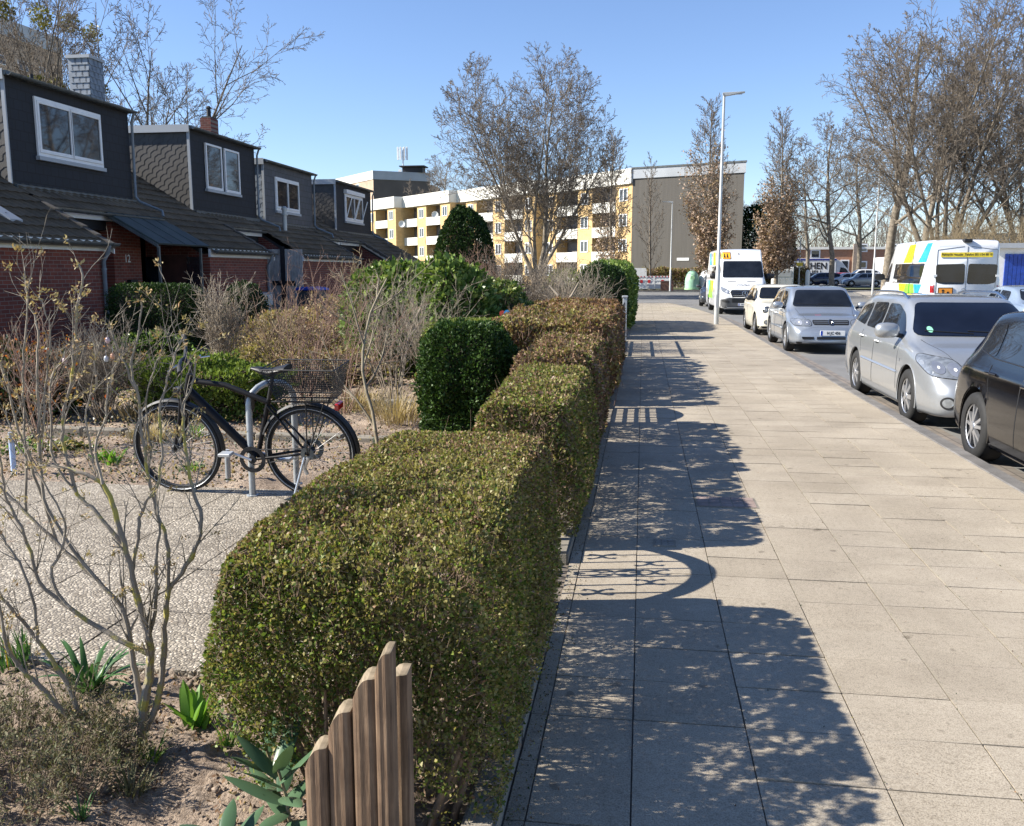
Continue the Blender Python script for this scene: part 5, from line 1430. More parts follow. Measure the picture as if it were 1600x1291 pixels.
# --- dark car behind the van and cars in the car park
SM = dict(GOLF); SM['extra'] = []; SM['rim'] = 'seven'
s2 = dict(SM); s2['paint'] = P_['dkgrey']; car('parked_car', 'dark car hidden behind the near side of the white minibus', 'car', (3.9, 49.0, -.1), math.pi - .10, s2)
def lotcar(col, x, y, lab, sp=SM, rz=math.pi / 2, z=.06):
    s = dict(sp); s['paint'] = P_[col]; car('parked_car', lab, 'car', (x, y, z), rz, s, 'cars in the car park')
def gx(px, Y): return PY(px, 440, Y).x
lotcar('grey', gx(1347, 101), 101, 'grey car side on beside the thick trunk, nearest in the car park', SM)
lotcar('white', gx(1325, 106), 107.0, 'white car just behind the grey one in the car park', SM)
lotcar('red', gx(1310, 111), 112, 'dark red car mostly hidden behind the white one in the car park', SM, z=.1)
lotcar('navy', gx(1283, 108), 108, 'dark blue car left of the small tree trunk in the car park', WAG | {'extra': []})
lotcar('dkgrey', gx(1262, 112), 113, 'black car leftmost in the car park by the hedge', SM)
lotcar('white', gx(1345, 118), 118, 'white estate with its roof showing over the grey car', WAG | {'extra': []}, z=.45)
lotcar('dkgrey', gx(1402, 116), 116, 'dark car to the right of the thick tree trunk', SM)
# --- removal truck with big lettering
T = gx(1222, 128); T1 = gx(1322, 128)
t = thing('box_truck', 'white box truck with dark lettering behind the parked cars', 'truck', ((T + T1) / 2, 129, 0.06))
zt = PY(1270, 404, 128).z; x2 = gx(1305, 128)
q = MB(); q.box(T + .2, x2, 127.9, 130.3, 1.05, zt); bx = q.build('box_body', P_['white'], t, world=True, bevel=.05)
q = MB(); q.box(T + .2, x2, 127.86, 127.89, zt - .28, zt - .03); q.build('top_band', pm('band blue', (.02, .03, .20), .5), t, world=True)
x1_ = gx(1240, 128)
q = MB(); q.box(T + .22, x1_, 127.85, 127.885, 1.1, zt - .3); q.build('rear_panel', pm('panel lilac', (.40, .45, .62), .5), t, world=True)
o_ = wloc(t)
text('KÜCHEN', 1.22, INK, bx, (gx(1266, 128) - o_.x - .2, 127.87 - o_.y, zt - 1.05 - .06), (1, 0, 0), (0, 0, 1), .035, 'lettering', .92)
text('AKTUELL', .95, INK, bx, (gx(1266, 128) - o_.x - .2, 127.87 - o_.y, zt - 2.0 - .06), (1, 0, 0), (0, 0, 1), .03, 'lettering', .92)
q = MB(); q.prism([(x2 + .05, .5), (x2 + .05, zt - .1), (x2 + .7, zt - .35), (x2 + 1.6, 1.9), (x2 + 2.0, 1.4), (x2 + 2.1, .5)], 'y', 128.1, 130.1); cb = q.build('cab', P_['white'], t, world=True, bevel=.04)
q = MB(); q.prism([(x2 + .5, 1.5), (x2 + .6, 2.2), (x2 + 1.25, 2.1), (x2 + 1.7, 1.5)], 'y', 128.05, 128.09); q.build('window', CARGLASS, cb, world=True)
for x in (T + 1.8, x2 + 1.1):
    w_ = wheel(t, x - o_.x, 128.3 - o_.y, .42, .25, 'ten', -1); w_.rotation_euler = (0, 0, math.pi / 2)

# ------------------------------------------------------------------ trees
def perp(d, rng):
    a = Vector((rng.gauss(0, 1), rng.gauss(0, 1), rng.gauss(0, 1))); u = d.cross(a)
    return u.normalized() if u.length > 1e-6 else Vector((1, 0, 0))
def grow(out, rng, p, d, L, r, lvl, pr, az0=0.0):
    nl = len(pr['n'])
    if 'env' in pr:
        (ex, ey, ez), (ax, ay, az_) = pr['env']; q = Vector(((p.x - ex) / ax, (p.y - ey) / ay, (p.z - ez) / az_)); w = Vector((d.x / ax, d.y / ay, d.z / az_))
        A_, B_, C_ = w.dot(w), q.dot(w), q.dot(q) - 1; D_ = B_ * B_ - A_ * C_
        if D_ > 0:
            far = (-B_ + math.sqrt(D_)) / A_
            if far <= .02: L = min(L, .35)
            elif lvl == 0: L = far * rng.uniform(.9, 1.02)
            else: L = min(L, far * rng.uniform(.92, 1.08) + .1)
        elif lvl > 0 and p.z > ez: L = min(L, .3)
    n = max(2, int(L / pr['seg'][lvl] + .5)); st = L / n; tp = pr.get('taper', .35) if lvl < nl else .4
    pts = [p.copy()]; ds = []; rs = [r]
    for i in range(n):
        d = (d + Vector((rng.gauss(0, 1), rng.gauss(0, 1), rng.gauss(0, 1))) * pr['wob'][lvl] + Vector((0, 0, 1)) * pr['up'][lvl] * st).normalized()
        p = p + d * st; pts.append(p.copy()); ds.append(d.copy()); rs.append(r * (1 - (1 - tp) * (i + 1) / n))
    for i in range(n):
        out.append((lvl, *pts[i], *pts[i + 1], rs[i], rs[i + 1]))
    if lvl >= nl: return
    k = pr['n'][lvl]; k = max(1, int(k * (0.75 + .5 * rng.random()) + .5)) if lvl else k
    az = rng.random() * 6.28
    for j in range(k):
        f = pr['from'][lvl] + (1 - pr['from'][lvl]) * ((j + rng.random() * .8) / k); f = min(f, .995)
        i = min(n - 1, int(f * n)); q = pts[i].lerp(pts[i + 1], f * n - i); dd = ds[i]
        az += 2.4 + rng.uniform(-.4, .4)
        u = dd.cross(Vector((0, 0, 1)) if abs(dd.z) < .95 else Vector((1, 0, 0))).normalized(); v = dd.cross(u)
        side = u * math.cos(az) + v * math.sin(az)
        an = math.radians(pr['ang'][lvl] * rng.uniform(.75, 1.25)) 
        nd = dd * math.cos(an) + side * math.sin(an)
        sh = pr.get('shape', [None] * 9)[lvl]
        fac = (1 - .55 * f) if sh is None else sh(f)
        rr_ = rs[i] * pr.get('rr', .55) if lvl else rs[i] * pr.get('rr0', pr.get('rr', .55))
        grow(out, rng, q, nd, L * pr['len'][lvl] * fac * rng.uniform(.75, 1.2), max(rr_, pr.get('rmin', .006)), lvl + 1, pr)
def tree_arrays(seed, H, r, pr, lean=(0, 0), stems=1, spread=0.25, rmin=.006):
    rng = random.Random(seed); out = []
    for s in range(stems):
        a = 6.28 * s / max(1, stems) + rng.random(); q = spread if stems > 1 else 0
        d = Vector((lean[0] + q * math.cos(a), lean[1] + q * math.sin(a), 1)).normalized()
        grow(out, rng, Vector((.15 * math.cos(a) * (stems > 1), .15 * math.sin(a) * (stems > 1), -.1)), d, H * (1 if s == 0 else rng.uniform(.75, 1.0)), r * (1 if stems == 1 else .7), 0, pr)
    A = np.array(out); A[:, 7:9] = np.maximum(A[:, 7:9], rmin)
    return A
def place_tree(name, lab, A, loc, mat_t, mat_c, split=1, rot=0.0, group='bare trees', leafpts=None, leafmat_=None, leafsize=.1, cat='tree'):
    t = thing(name, lab, cat, loc, rot, group)
    a = A[A[:, 0] <= split]; b = A[A[:, 0] > split]
    segmesh('trunk', a[:, 1:], mat_t, t, 7)
    V, F = seg_arrays(b[:, 1:], 3); npmesh('crown', V, F, mat_c, t, smooth=False)
    if leafpts is not None:
        leaves('dry_leaves', leafpts, leafsize, leafmat_, t, 3, world=False, aspect=.7)
    return t
def clone(o, lab, loc, rot, s=1.0):
    c = copy_tree(o); c['label'] = lab; c.location = loc; c.rotation_euler = (0, 0, rot); c.scale = (s, s, s); return c
VASE = dict(n=[12, 9, 6, 5], seg=[.9, .8, .6, .45, .35], wob=[.035, .05, .08, .12, .15], up=[.02, .05, .04, .04, .03], ang=[27, 30, 36, 42], len=[.54, .50, .50, .5], **{'from': [.14, .18, .15, .1]}, rr=.5, rr0=.6, taper=.12)
MAPLE = dict(n=[12, 9, 7, 6], seg=[.8, .6, .5, .35, .25], wob=[.05, .11, .14, .17, .2], up=[.03, .08, .05, .03, .02], ang=[55, 42, 45, 45], len=[.62, .45, .5, .5], **{'from': [.26, .25, .2, .15]}, rr=.45, rr0=.45, taper=.2)
def colshape(f): return (.35 + 1.3 * f) if f < .3 else (.75 * (1.12 - f) + .12)
COLM = dict(n=[75, 9, 5], seg=[.8, .6, .4, .3], wob=[.02, .06, .1, .15], up=[0, .20, .16, .12], ang=[42, 30, 35], len=[.36, .42, .5], **{'from': [.07, .15, .1]}, rr=.45, rr0=.26, taper=.12, shape=[colshape, None, None])
# big multi-stemmed tree in front of the yellow flats
p = PZ(820, 446, 0); p = Vector((PY(838, 440, 62).x, 62, 0))
def fan_tree(seed, H, r, stems, base_h, spread, pr, trunk_r=None, rmin=.012, lean=0.0):
    rng = random.Random(seed); out = []
    for s in range(stems):
        a = 6.283 * s / stems + rng.uniform(-.3, .3); k = spread * (0.25 + .75 * ((s * 0.618) % 1)); d = Vector((math.cos(a) * k + lean, math.sin(a) * k, 1)).normalized()
        b = Vector((math.cos(a) * .12, math.sin(a) * .12, -.1)); top = Vector((b.x * 2 + lean * base_h, b.y * 2, base_h * rng.uniform(.6, 1.1)))
        rr_ = r * rng.uniform(.7, 1.1); mid_ = b.lerp(top, .5)
        out += [(0, *b, *mid_, rr_ * 1.5, rr_ * 1.2), (0, *mid_, *top, rr_ * 1.2, rr_)]
        grow(out, rng, top, d, H, rr_, 0, pr)
    A = np.array(out); A[:, 7:9] = np.maximum(A[:, 7:9], rmin); return A
FAN = dict(n=[16, 9, 6, 4], seg=[.9, .7, .5, .4, .3], wob=[.04, .06, .10, .14, .17], up=[.03, .05, .04, .03, .02], ang=[36, 36, 40, 42], len=[.52, .52, .50, .5], **{'from': [.22, .15, .12, .1]}, rr=.46, rr0=.42, taper=.08, shape=[lambda f: 1.0 - .35 * f, None, None, None])
A = fan_tree(33, 14, .17, 9, 1.6, .95, dict(FAN, env=((-.6, 0, 9.5), (6.7, 6.0, 7.4))), rmin=.0115)
place_tree('bare_tree', 'large spreading bare tree with a broad round crown in front of the yellow flats', A, p, M['bark'], M['twig'], 1)
def oak_leaf_points(A, zmax, n, seed, fall):
    r = np.random.RandomState(seed); B = A[A[:, 0] >= 2]; mid = (B[:, 1:4] + B[:, 4:7]) / 2
    pz = np.clip(1.25 - mid[:, 2] / zmax, 0.02, 1) ** fall; pz *= mid[:, 2] > .8
    i = r.choice(len(mid), n, p=pz / pz.sum()); return mid[i] + r.normal(size=(n, 3)) * .2
A = tree_arrays(5, 15.6, .20, COLM, rmin=.014)
q = Vector((PY(1112, 440, 80).x, 80, 0))
o1 = place_tree('columnar_oak', 'columnar oak full of dry brown leaves right behind the near lamp post', A, q, M['bark'], M['twig'], 0, group='columnar oaks', leafpts=oak_leaf_points(A, 11.5, 7000, 2, 2.2), leafmat_=M['leaf_oak'], leafsize=.2)
A = tree_arrays(8, 15.2, .20, COLM, rmin=.014)
q = Vector((PY(1212, 440, 84).x, 84, 0))
place_tree('columnar_oak', 'columnar oak with brown leaves low down, left of the small bare tree', A, q, M['bark'], M['twig'], 0, group='columnar oaks', leafpts=oak_leaf_points(A, 10, 8000, 3, 2.6), leafmat_=M['leaf_oak'], leafsize=.21)
A = tree_arrays(12, 13.2, .18, COLM, rmin=.014)
place_tree('columnar_oak', 'nearly bare columnar oak in front of the right end of the yellow flats', A, Vector((PY(955, 440, 80).x, 80, 0)), M['bark'], M['twig'], 0, group='columnar oaks', leafpts=oak_leaf_points(A, 8, 2200, 4, 4), leafmat_=M['leaf_oak'], leafsize=.18)
THIN = dict(COLM); THIN['n'] = [34, 6, 4]; THIN['ang'] = [30, 26, 30]
A = tree_arrays(14, 11.6, .13, THIN, rmin=.013)
place_tree('columnar_tree', 'slim bare columnar tree against the grey end wall', A, Vector((PY(1016, 440, 84).x, 84, 0)), M['barkd'], M['twig'], 0, group='columnar oaks')
# small round tree by the car park and the big trees on the right
A = tree_arrays(31, 13.0, .27, dict(MAPLE, n=[16, 10, 7, 5], ang=[58, 40, 42, 45], len=[.72, .5, .5, .5], env=((0, 0, 9.2), (6.0, 6.0, 6.2))), rmin=.013)
mp = place_tree('bare_tree', 'round bare tree with a straight trunk in front of the removal truck', A, Vector((PY(1300, 440, 84).x, 84, 0)), M['bark'], M['twig'], 1)
A = tree_arrays(44, 15.5, .40, dict(MAPLE, n=[15, 9, 7, 5], len=[.7, .5, .5, .5], env=((0, 0, 10.5), (7.2, 7.2, 8.2))), rmin=.013)
b1 = place_tree('bare_tree', 'tall bare tree with the thickest trunk beside the far lamp post', A, Vector((PY(1384, 440, 72).x, 72, 0)), M['bark'], M['twig'], 1)
A = fan_tree(52, 16, .20, 7, 1.6, .8, dict(FAN, env=((-.3, 0, 10.6), (7.6, 7.0, 8.0))), rmin=.0125)
b2 = place_tree('bare_tree', 'many stemmed bare tree rising behind the banded minibus', A, Vector((PY(1470, 440, 60).x, 60, 0)), M['barkd'], M['twig'], 1)
clone(b2, 'bare tree with yellowish stems cut by the right edge', Vector((PY(1600, 440, 64).x, 64, 0)), 2.1, .97)
clone(b1, 'bare tree further back between the thick trunk and the banded minibus', Vector((PY(1440, 440, 96).x, 96, 0)), 1.3, 1.05)
clone(mp, 'distant bare tree behind the round tree by the orange brick house', Vector((PY(1262, 440, 125).x, 125, 0)), 2.0, 1.1)
clone(b1, 'distant bare tree right of the round tree in the car park', Vector((PY(1340, 440, 128).x, 128, 0)), 5.0, .95)
# overhanging tree top right
A = tree_arrays(63, 13.0, .3, dict(MAPLE, n=[14, 9, 7, 5]), rmin=.012)
place_tree('bare_tree', 'bare tree whose twigs hang into the top right corner', A, Vector((19.2, 30, 0)), M['barkd'], M['twigy'], 1)
# trees behind the houses on the left
A = tree_arrays(71, 12.5, .21, dict(VASE, n=[9, 7, 6, 4], ang=[34, 36, 40, 42], len=[.62, .5, .5, .5], wob=[.03, .05, .09, .12, .15]), stems=4, spread=.45, lean=(.20, 0), rmin=.010)
t1 = place_tree('bare_tree', 'bare tree leaning right behind the second house', A, Vector((PY(196, 185, 44).x, 44, 2.0)), M['barkd'], M['twig'], 1)
def ball_pts(n, r, seed): 
    g = np.random.RandomState(seed); v = g.normal(size=(n, 3)); v /= np.linalg.norm(v, axis=1, keepdims=True); return v * (r * g.rand(n, 1) ** .33)
A = tree_arrays(77, 14.0, .17, dict(VASE, n=[7, 7, 6, 4]), stems=4, spread=.2, rmin=.010)
B_ = A[A[:, 0] >= 1]; g = np.random.RandomState(9); cs = B_[g.choice(len(B_), 9)][:, 4:7]
mist = np.concatenate([c + ball_pts(230, .5, 60 + i) for i, c in enumerate(cs) if c[2] > 5])
t2 = place_tree('bare_tree', 'bare tree with olive mistletoe clumps behind the slate chimney', A, Vector((PY(120, 180, 42).x, 42, 1.0)), M['barkd'], M['twig'], 1)
leaves('mistletoe', mist, .16, leafmat('mistletoe leaf', [(.12, .12, .035), (.22, .20, .06)], .3), t2, 4, world=False)
clone(t2, 'bare tree with olive mistletoe clumps in the top left corner', Vector((PY(30, 180, 38).x, 38, 1.0)), 2.2, .95)
# trees along the far edges to close the horizon
for i, (px, Y, s, l) in enumerate(((700, 135, 1.0, 'distant bare tree above the yellow flats left of the big tree'), (1175, 150, .8, 'distant bare tree right of the grey end wall'))):
    clone(mp, l, Vector((PY(px, 440, Y).x, Y, 2 if i == 0 else 0)), i * 1.7, s * 1.1)
# dark evergreen between the grey wall and the oak
def foliage_blob(name, lab, c, rx, ry, rz_, n, size, mats, seed, cat='shrub', z0=0.0, power=2.0, noise_s=1.2, nz_a=.35, group=None, stem=True, taper=0.0, core=True, up=.3, depth=.16, midx=None):
    """shrub: leaves on a bumpy rounded volume, dark twigs inside"""
    t = thing(name, lab, cat, (c[0], c[1], z0), 0, group)
    g = np.random.RandomState(seed)
    v = g.normal(size=(int(n * 1.6), 3)); v /= np.linalg.norm(v, axis=1, keepdims=True)
    e = (np.abs(v) ** power).sum(1) ** (-1 / power); P = v * e[:, None]
    P = P[P[:, 2] > -.92][:n]
    nz = vnoise(P + seed, 2.2 * noise_s) * nz_a + vnoise(P + seed * 2, 6 * noise_s) * nz_a * .6
    P = P * (1 - nz_a * .8 + nz[:, None]) * (1 - depth * g.rand(len(P), 1) ** 2)
    if taper: 
        k = 1 - taper * np.clip((P[:, 2:3] + 1) / 2, 0, 1) ** 1.6; P[:, :2] *= k
    Q = P * np.array([rx, ry, rz_]) + np.array([0, 0, rz_])
    leaves('foliage', Q, size, mats, t, seed, world=False, N=P * .8, up=up)
    if core:
        # twigs inside
        k = min(700, n // 12); segs = []
        for i in range(k):
            b = Q[g.randint(len(Q))]; a = b * np.array([.35, .35, .45 + .3 * g.rand()]); segs.append((*a, *b, .012, .004))
        for i in range(14):
            b = Q[g.randint(len(Q))] * .8; segs.append((g.normal() * .04, g.normal() * .04, 0, *b, .03, .01))
        segmesh('branches', segs, M['barkd'], t, 3)
    return t
q = PY(1172, 440, 100); foliage_blob('evergreen_tree', 'dark evergreen tree between the grey end wall and the leafy columnar oak', (q.x + 1, 100), 3.2, 3, 4.4, 9000, .32, [M['leaf_yew'], M['leaf_dark']], 4, 'tree')
# hedge strips along the far street
def hedge_strip(lab, x0, x1, y0, y1, h, n, size, mats, seed, z=0.0, name='hedge'):
    t = thing(name, lab, 'hedge', ((x0 + x1) / 2, (y0 + y1) / 2, z)); g = np.random.RandomState(seed)
    P = np.stack([g.uniform(x0, x1, n), g.uniform(y0, y1, n), h * g.rand(n) ** .6], 1)
    P[:, 2] *= .85 + .3 * vnoise(P, .9)
    leaves('foliage', P + [0, 0, z], size, mats, t, seed); return t
a, b = PY(1003, 440, 90).x, PY(1100, 440, 90).x
hedge_strip('low brown hedge at the foot of the grey end wall', a, b, 89.3, 90.3, 1.9, 9000, .16, [M['leaf_hedge_b'], M['leaf_hedge_o']], 5)
a, b = PY(1190, 440, 97).x, PY(1262, 440, 97).x
hedge_strip('low brown green hedge behind the clothes container', a, b, 96.3, 97.5, 1.9, 8000, .16, [M['leaf_hedge_o'], M['leaf_hedge_b']], 6)
# yellowish thicket behind the banded minibus
t = thing('thicket', 'yellowish leafless thicket behind the roof of the banded minibus', 'shrub', (26, 60, 0)); segs = []; g = random.Random(4)
for i in range(230):
    x = g.uniform(PY(1455, 440, 56).x, PY(1640, 440, 56).x); y = g.uniform(54, 59); pr = dict(n=[7, 4], seg=[.5, .4, .3], wob=[.06, .12, .2], up=[.02, .05, .03], ang=[30, 35], len=[.4, .5], **{'from': [.25, .2]}, rr=.6, rmin=.008)
    out = []; grow(out, g, Vector((x - 26, y - 60, 0)), Vector((g.gauss(0, .16), g.gauss(0, .16), 1)).normalized(), g.uniform(3.0, 5.2), .022, 0, pr); segs += [o[1:] for o in out]
segmesh('stems', segs, M['twigy'], t, 3, smooth=False)

# ------------------------------------------------------------------ hedges along the pavement
def hedge(lab, x0, x1, y0, y1, h, n, size, mats, seed, cols, twigm, thin_low=.35, bump_=.05, top_tilt=0.0, stems=18, end_round=.1, group='hedges along the pavement', twl=.05, hn=.0, fdrop=.0, under=0.0):
    """clipped hedge: leaves in the outer shell of a rounded box. cols(P)-> probability row per leaf for mats"""
    t = thing('hedge', lab, 'hedge', ((x0 + x1) / 2, (y0 + y1) / 2, 0), 0, group)
    g = np.random.RandomState(seed)
    A = np.array([(x1 - x0) * (y1 - y0), h * (y1 - y0), h * (y1 - y0), h * (x1 - x0), h * (x1 - x0)], float); A[0] *= 1.25
    f = g.choice(5, n, p=A / A.sum()); u, v = g.rand(n), g.rand(n); dep = g.exponential(.045, n) * (size / .014) ** .25
    dep = np.where(g.rand(n) < .14, g.rand(n) * .3, dep); dep = np.minimum(dep, (x1 - x0) * .48)
    X = np.where(f == 0, x0 + u * (x1 - x0), np.where(f == 1, x0 + dep, np.where(f == 2, x1 - dep, x0 + u * (x1 - x0))))
    Y = np.where(f <= 2, y0 + v * (y1 - y0), np.where(f == 3, y0 + dep, y1 - dep))
    Z = np.where(f == 0, h - dep, np.where(f <= 2, u * h, v * h))
    P = np.stack([X, Y, Z], 1)
    # rounded edges: pull corners in
    cx_, cy_ = (x0 + x1) / 2, (y0 + y1) / 2; R = .13 + end_round
    ex = np.maximum(np.abs(X - cx_) - ((x1 - x0) / 2 - .13), 0) / .13; ez = np.maximum(Z - (h - .13), 0) / .13; ey = np.maximum(np.abs(Y - cy_) - ((y1 - y0) / 2 - R), 0) / R
    k = np.maximum(0, np.sqrt(ex ** 2 + ez ** 2 + ey ** 2) - 1.0)
    P[:, 0] -= np.sign(X - cx_) * ex * k * .06; P[:, 2] -= ez * k * .06; P[:, 1] -= np.sign(Y - cy_) * ey * k * R * .35
    b = (vnoise(P + seed, 3.1) - .5) * bump_ * 2 + (vnoise(P + seed * 2, 9) - .5) * bump_ * 1.0
    nx = np.where(f == 1, -1, np.where(f == 2, 1, 0)); ny = np.where(f == 3, -1, np.where(f == 4, 1, 0)); nz = np.where(f == 0, 1, 0)
    N = np.stack([nx, ny, nz], 1).astype(float)
    P += N * b[:, None]; P[:, 2] += top_tilt * (P[:, 1] - y0) / (y1 - y0) * (P[:, 2] / h)
    # belly: sides swell a little above the kerb
    P[:, 0] += nx * .085 * np.sin(np.clip(P[:, 2] / h, 0, 1) ** .65 * 3.1)
    clump = vnoise(P + 7.7, 13) * .6 + vnoise(P + 3.3, 30) * .4
    low = np.clip(1 - P[:, 2] / (h * .62), 0, 1)
    if under:
        fz_ = np.clip(1 - P[:, 2] / (h * .8), 0, 1) ** 1.1; P[:, 1] += under * fz_ * np.clip((y0 + .8 - P[:, 1]) / .8, 0, 1); P[:, 0] += .05 * fz_ * np.clip((cx_ - P[:, 0]) / .4, 0, 1)
    if fdrop: P[:, 2] *= 1 - fdrop * np.clip((y0 + .9 - P[:, 1]) / .9, 0, 1) ** 1.5
    # gaps shaped along the sun's rays, to let light flecks into the hedge shadow
    xs_ = P[:, 0] - x1; Q = np.stack([xs_ * .8, P[:, 1] - xs_ * SH.y / SH.x, P[:, 2] + xs_ * math.tan(SUN_EL) / SH.x], 1)
    hole = vnoise(Q * np.array([.12, 1, 1]) + seed, 1 / (size * 2.2)) * .65 + vnoise(Q * np.array([.12, 1, 1]), 7) * .35
    g_hole = (hole < .405 + (.17 if fdrop else .12) * low) & (g.rand(n) < .985)
    keep = ~g_hole & (g.rand(n) > thin_low * low) & (clump > .24 + .16 * low + hn) & (P[:, 2] > .04)
    P, N = P[keep], N[keep]
    pr = cols(P); c = pr.cumsum(1); m = (g.rand(len(P))[:, None] > c).sum(1).clip(0, len(mats) - 1)
    leaves('foliage', P, size, mats, t, seed, aspect=.72, jitter=.55, N=N * .6, midx=m, up=.25)
    segs = []
    for i in range(int(len(P) * .11)):
        j = g.randint(len(P)); e = P[j] + N[j] * g.rand() * twl * .35; s = e - N[j] * twl - g.normal(size=3) * twl * .6 - np.array([0, 0, twl * .4]); segs.append((*s, *e, size * .085, size * .05))
    for i in range(int(70 * (y1 - y0))):      # stray shoots
        j = g.randint(len(P)); s = P[j]; e = s + N[j] * .03 + g.normal(size=3) * .02 + np.array([0, 0, .05 + .05 * g.rand()]) * (1 + hn * 0); segs.append((*s, *e, size * .07, size * .04))
    rng = random.Random(seed)
    for i in range(int(stems * (y1 - y0))):
        x, y = cx_ + rng.uniform(-.5, .5) * (x1 - x0) * .55, rng.uniform(y0 + .06, y1 - .06)
        pr_ = dict(n=[6, 4], seg=[.14, .1, .08], wob=[.09, .16, .2], up=[.1, .2, .1], ang=[26, 34], len=[.6, .5], **{'from': [.2, .2]}, rr=.6, rmin=.0015)
        out = []; grow(out, rng, Vector((x, y, 0)), Vector((rng.gauss(0, .22), rng.gauss(0, .22), 1)).normalized(), h * .85, rng.uniform(.006, .014), 0, pr_)
        segs += [o[1:] for o in out if x0 + .03 < o[4] < x1 - .02 and y0 + .10 < o[5] < y1 - .03 and o[6] < h - .04]
    if fdrop:      # stout old stems seen through the thin front
        for k in range(11):
            a = Vector((rng.uniform(x0 + .12, x1 - .1), y0 + rng.uniform(.14, .34), 0)); b = a + Vector((rng.uniform(-.22, .22), rng.uniform(-.10, .04), rng.uniform(.35, .62))); c = a.lerp(b, .5) + Vector((rng.uniform(-.04, .04), 0, 0)); r_ = rng.uniform(.008, .015)
            segs += [(*a, *c, r_ * 1.2, r_), (*c, *b, r_, r_ * .55)]
    segmesh('stems', segs, twigm, t, 4, world=True)
    return t
HM = [M['leaf_hedge_g'], M['leaf_hedge_o'], M['leaf_hedge_b']]
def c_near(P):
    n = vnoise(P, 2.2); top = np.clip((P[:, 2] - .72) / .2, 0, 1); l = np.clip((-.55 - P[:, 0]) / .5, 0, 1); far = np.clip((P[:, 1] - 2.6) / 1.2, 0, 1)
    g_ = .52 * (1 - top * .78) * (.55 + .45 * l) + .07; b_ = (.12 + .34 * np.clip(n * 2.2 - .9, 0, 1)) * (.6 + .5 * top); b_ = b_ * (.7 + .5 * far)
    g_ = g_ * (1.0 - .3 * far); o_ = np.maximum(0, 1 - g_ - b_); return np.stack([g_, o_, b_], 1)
STEM = pm('hedge stem', (0.20, 0.135, 0.085), 0.85, var=.4, scale=20)
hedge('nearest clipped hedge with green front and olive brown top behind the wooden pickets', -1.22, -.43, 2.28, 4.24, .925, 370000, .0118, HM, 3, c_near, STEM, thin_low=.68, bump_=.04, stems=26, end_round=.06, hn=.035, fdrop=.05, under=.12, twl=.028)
def c_mid(P):
    n = vnoise(P, 1.6); top = np.clip((P[:, 2] - .7) / .25, 0, 1); g_ = .25 + .1 * (1 - top); b_ = .12 + .2 * np.clip(n * 2 - .8, 0, 1); return np.stack([g_, 1 - g_ - b_, b_], 1)
hedge('second hedge with bright olive yellow top beyond the ornate gate', -.98, -.42, 5.27, 7.45, .91, 130000, .018, HM, 4, c_mid, STEM, bump_=.05, top_tilt=.02, stems=14)
def c_brown(P):
    b_ = .55 + .25 * vnoise(P, 1.5); return np.stack([.08 + 0 * b_, 1 - b_ - .08, b_], 1)
hedge('greyish brown hedge section between the olive hedge and the lattice gate', -1.05, -.42, 7.4, 9.85, .99, 90000, .024, HM, 5, c_brown, STEM, bump_=.06, stems=12)
RM = [M['leaf_hedge_o'], M['leaf_rust'], M['leaf_hedge_b']]
def c_rust(P):
    n = vnoise(P, .9); r = np.clip((P[:, 1] - 12) / 5, 0, 1) * .55 + .18 * n + .1 + np.clip((P[:, 0] + 1.0), 0, .5) * .5; r = np.clip(r, 0, .85); return np.stack([(1 - r) * .75, r, (1 - r) * .25], 1)
hedge('rust brown hedge in front of the dark gate pillar', -1.95, -.43, 11.2, 17.4, 1.04, 150000, .036, RM, 6, c_rust, M['twigr'], bump_=.09, top_tilt=.06, stems=6, twl=.16, thin_low=.25)
# --- gates
t = thing('ornate_gate', 'wrought iron garden gate with scrolls and an arched top between the first two hedges', 'gate', (-.62, 4.75, 0))
GB = pm('gate iron', (.03, .03, .033), .5, var=.3, scale=10); gx_ = -.62; ya, yb2 = 4.37, 5.21
def arch(y): return .56 + .20 * math.sin(math.pi * (y - ya) / (yb2 - ya)) ** .8 if ya < y < yb2 else .56
m = MB(); m.box(gx_ - .045, gx_ + .045, ya - .10, ya, 0, .70); m.box(gx_ - .035, gx_ + .035, ya - .10, ya - .02, .70, .74); m.build('post', GB, t, world=True)
m = MB(); m.box(gx_ - .03, gx_ + .03, yb2, yb2 + .045, 0, .62); m.build('post', GB, t, world=True)
m = MB(); ys = np.linspace(ya, yb2, 22); pts = [(y, arch(y)) for y in ys] + [(y, arch(y) - .085) for y in ys[::-1]]
m.prism([(p[0], p[1]) for p in pts], 'x', gx_ - .014, gx_ + .014); m.build('arched_top', GB, t, world=True)
for k in range(6):
    y = ya + .10 + k * (yb2 - ya - .2) / 5; m = MB(); m.cyl((gx_, y, .05), (gx_, y, arch(y) - .06), .0085, n=6); m.build('bar', GB, t, world=True)
m = MB(); m.box(gx_ - .012, gx_ + .012, ya, yb2, .05, .08); m.build('bottom_rail', GB, t, world=True)
def scroll(cy_, cz, s, fy, fz):
    pts = []
    for k in range(22):
        a = k / 21 * 4.6; r = s * (1 - k / 26); pts.append((gx_, cy_ + fy * r * math.sin(a) * .5 + fy * s * .1, cz + fz * (s * .9 - r * math.cos(a))))
    m = MB(); m.tube(pts, .0095, 5); return m.build('scroll', GB, t, world=True)
ym = (ya + yb2) / 2
for fz in (1, -1):
    for fy in (1, -1): scroll(ym, .33 + fz * .03, .07, fy, fz); scroll(ym + fy * .02, .36 + fz * .10, .06, fy, -fz)
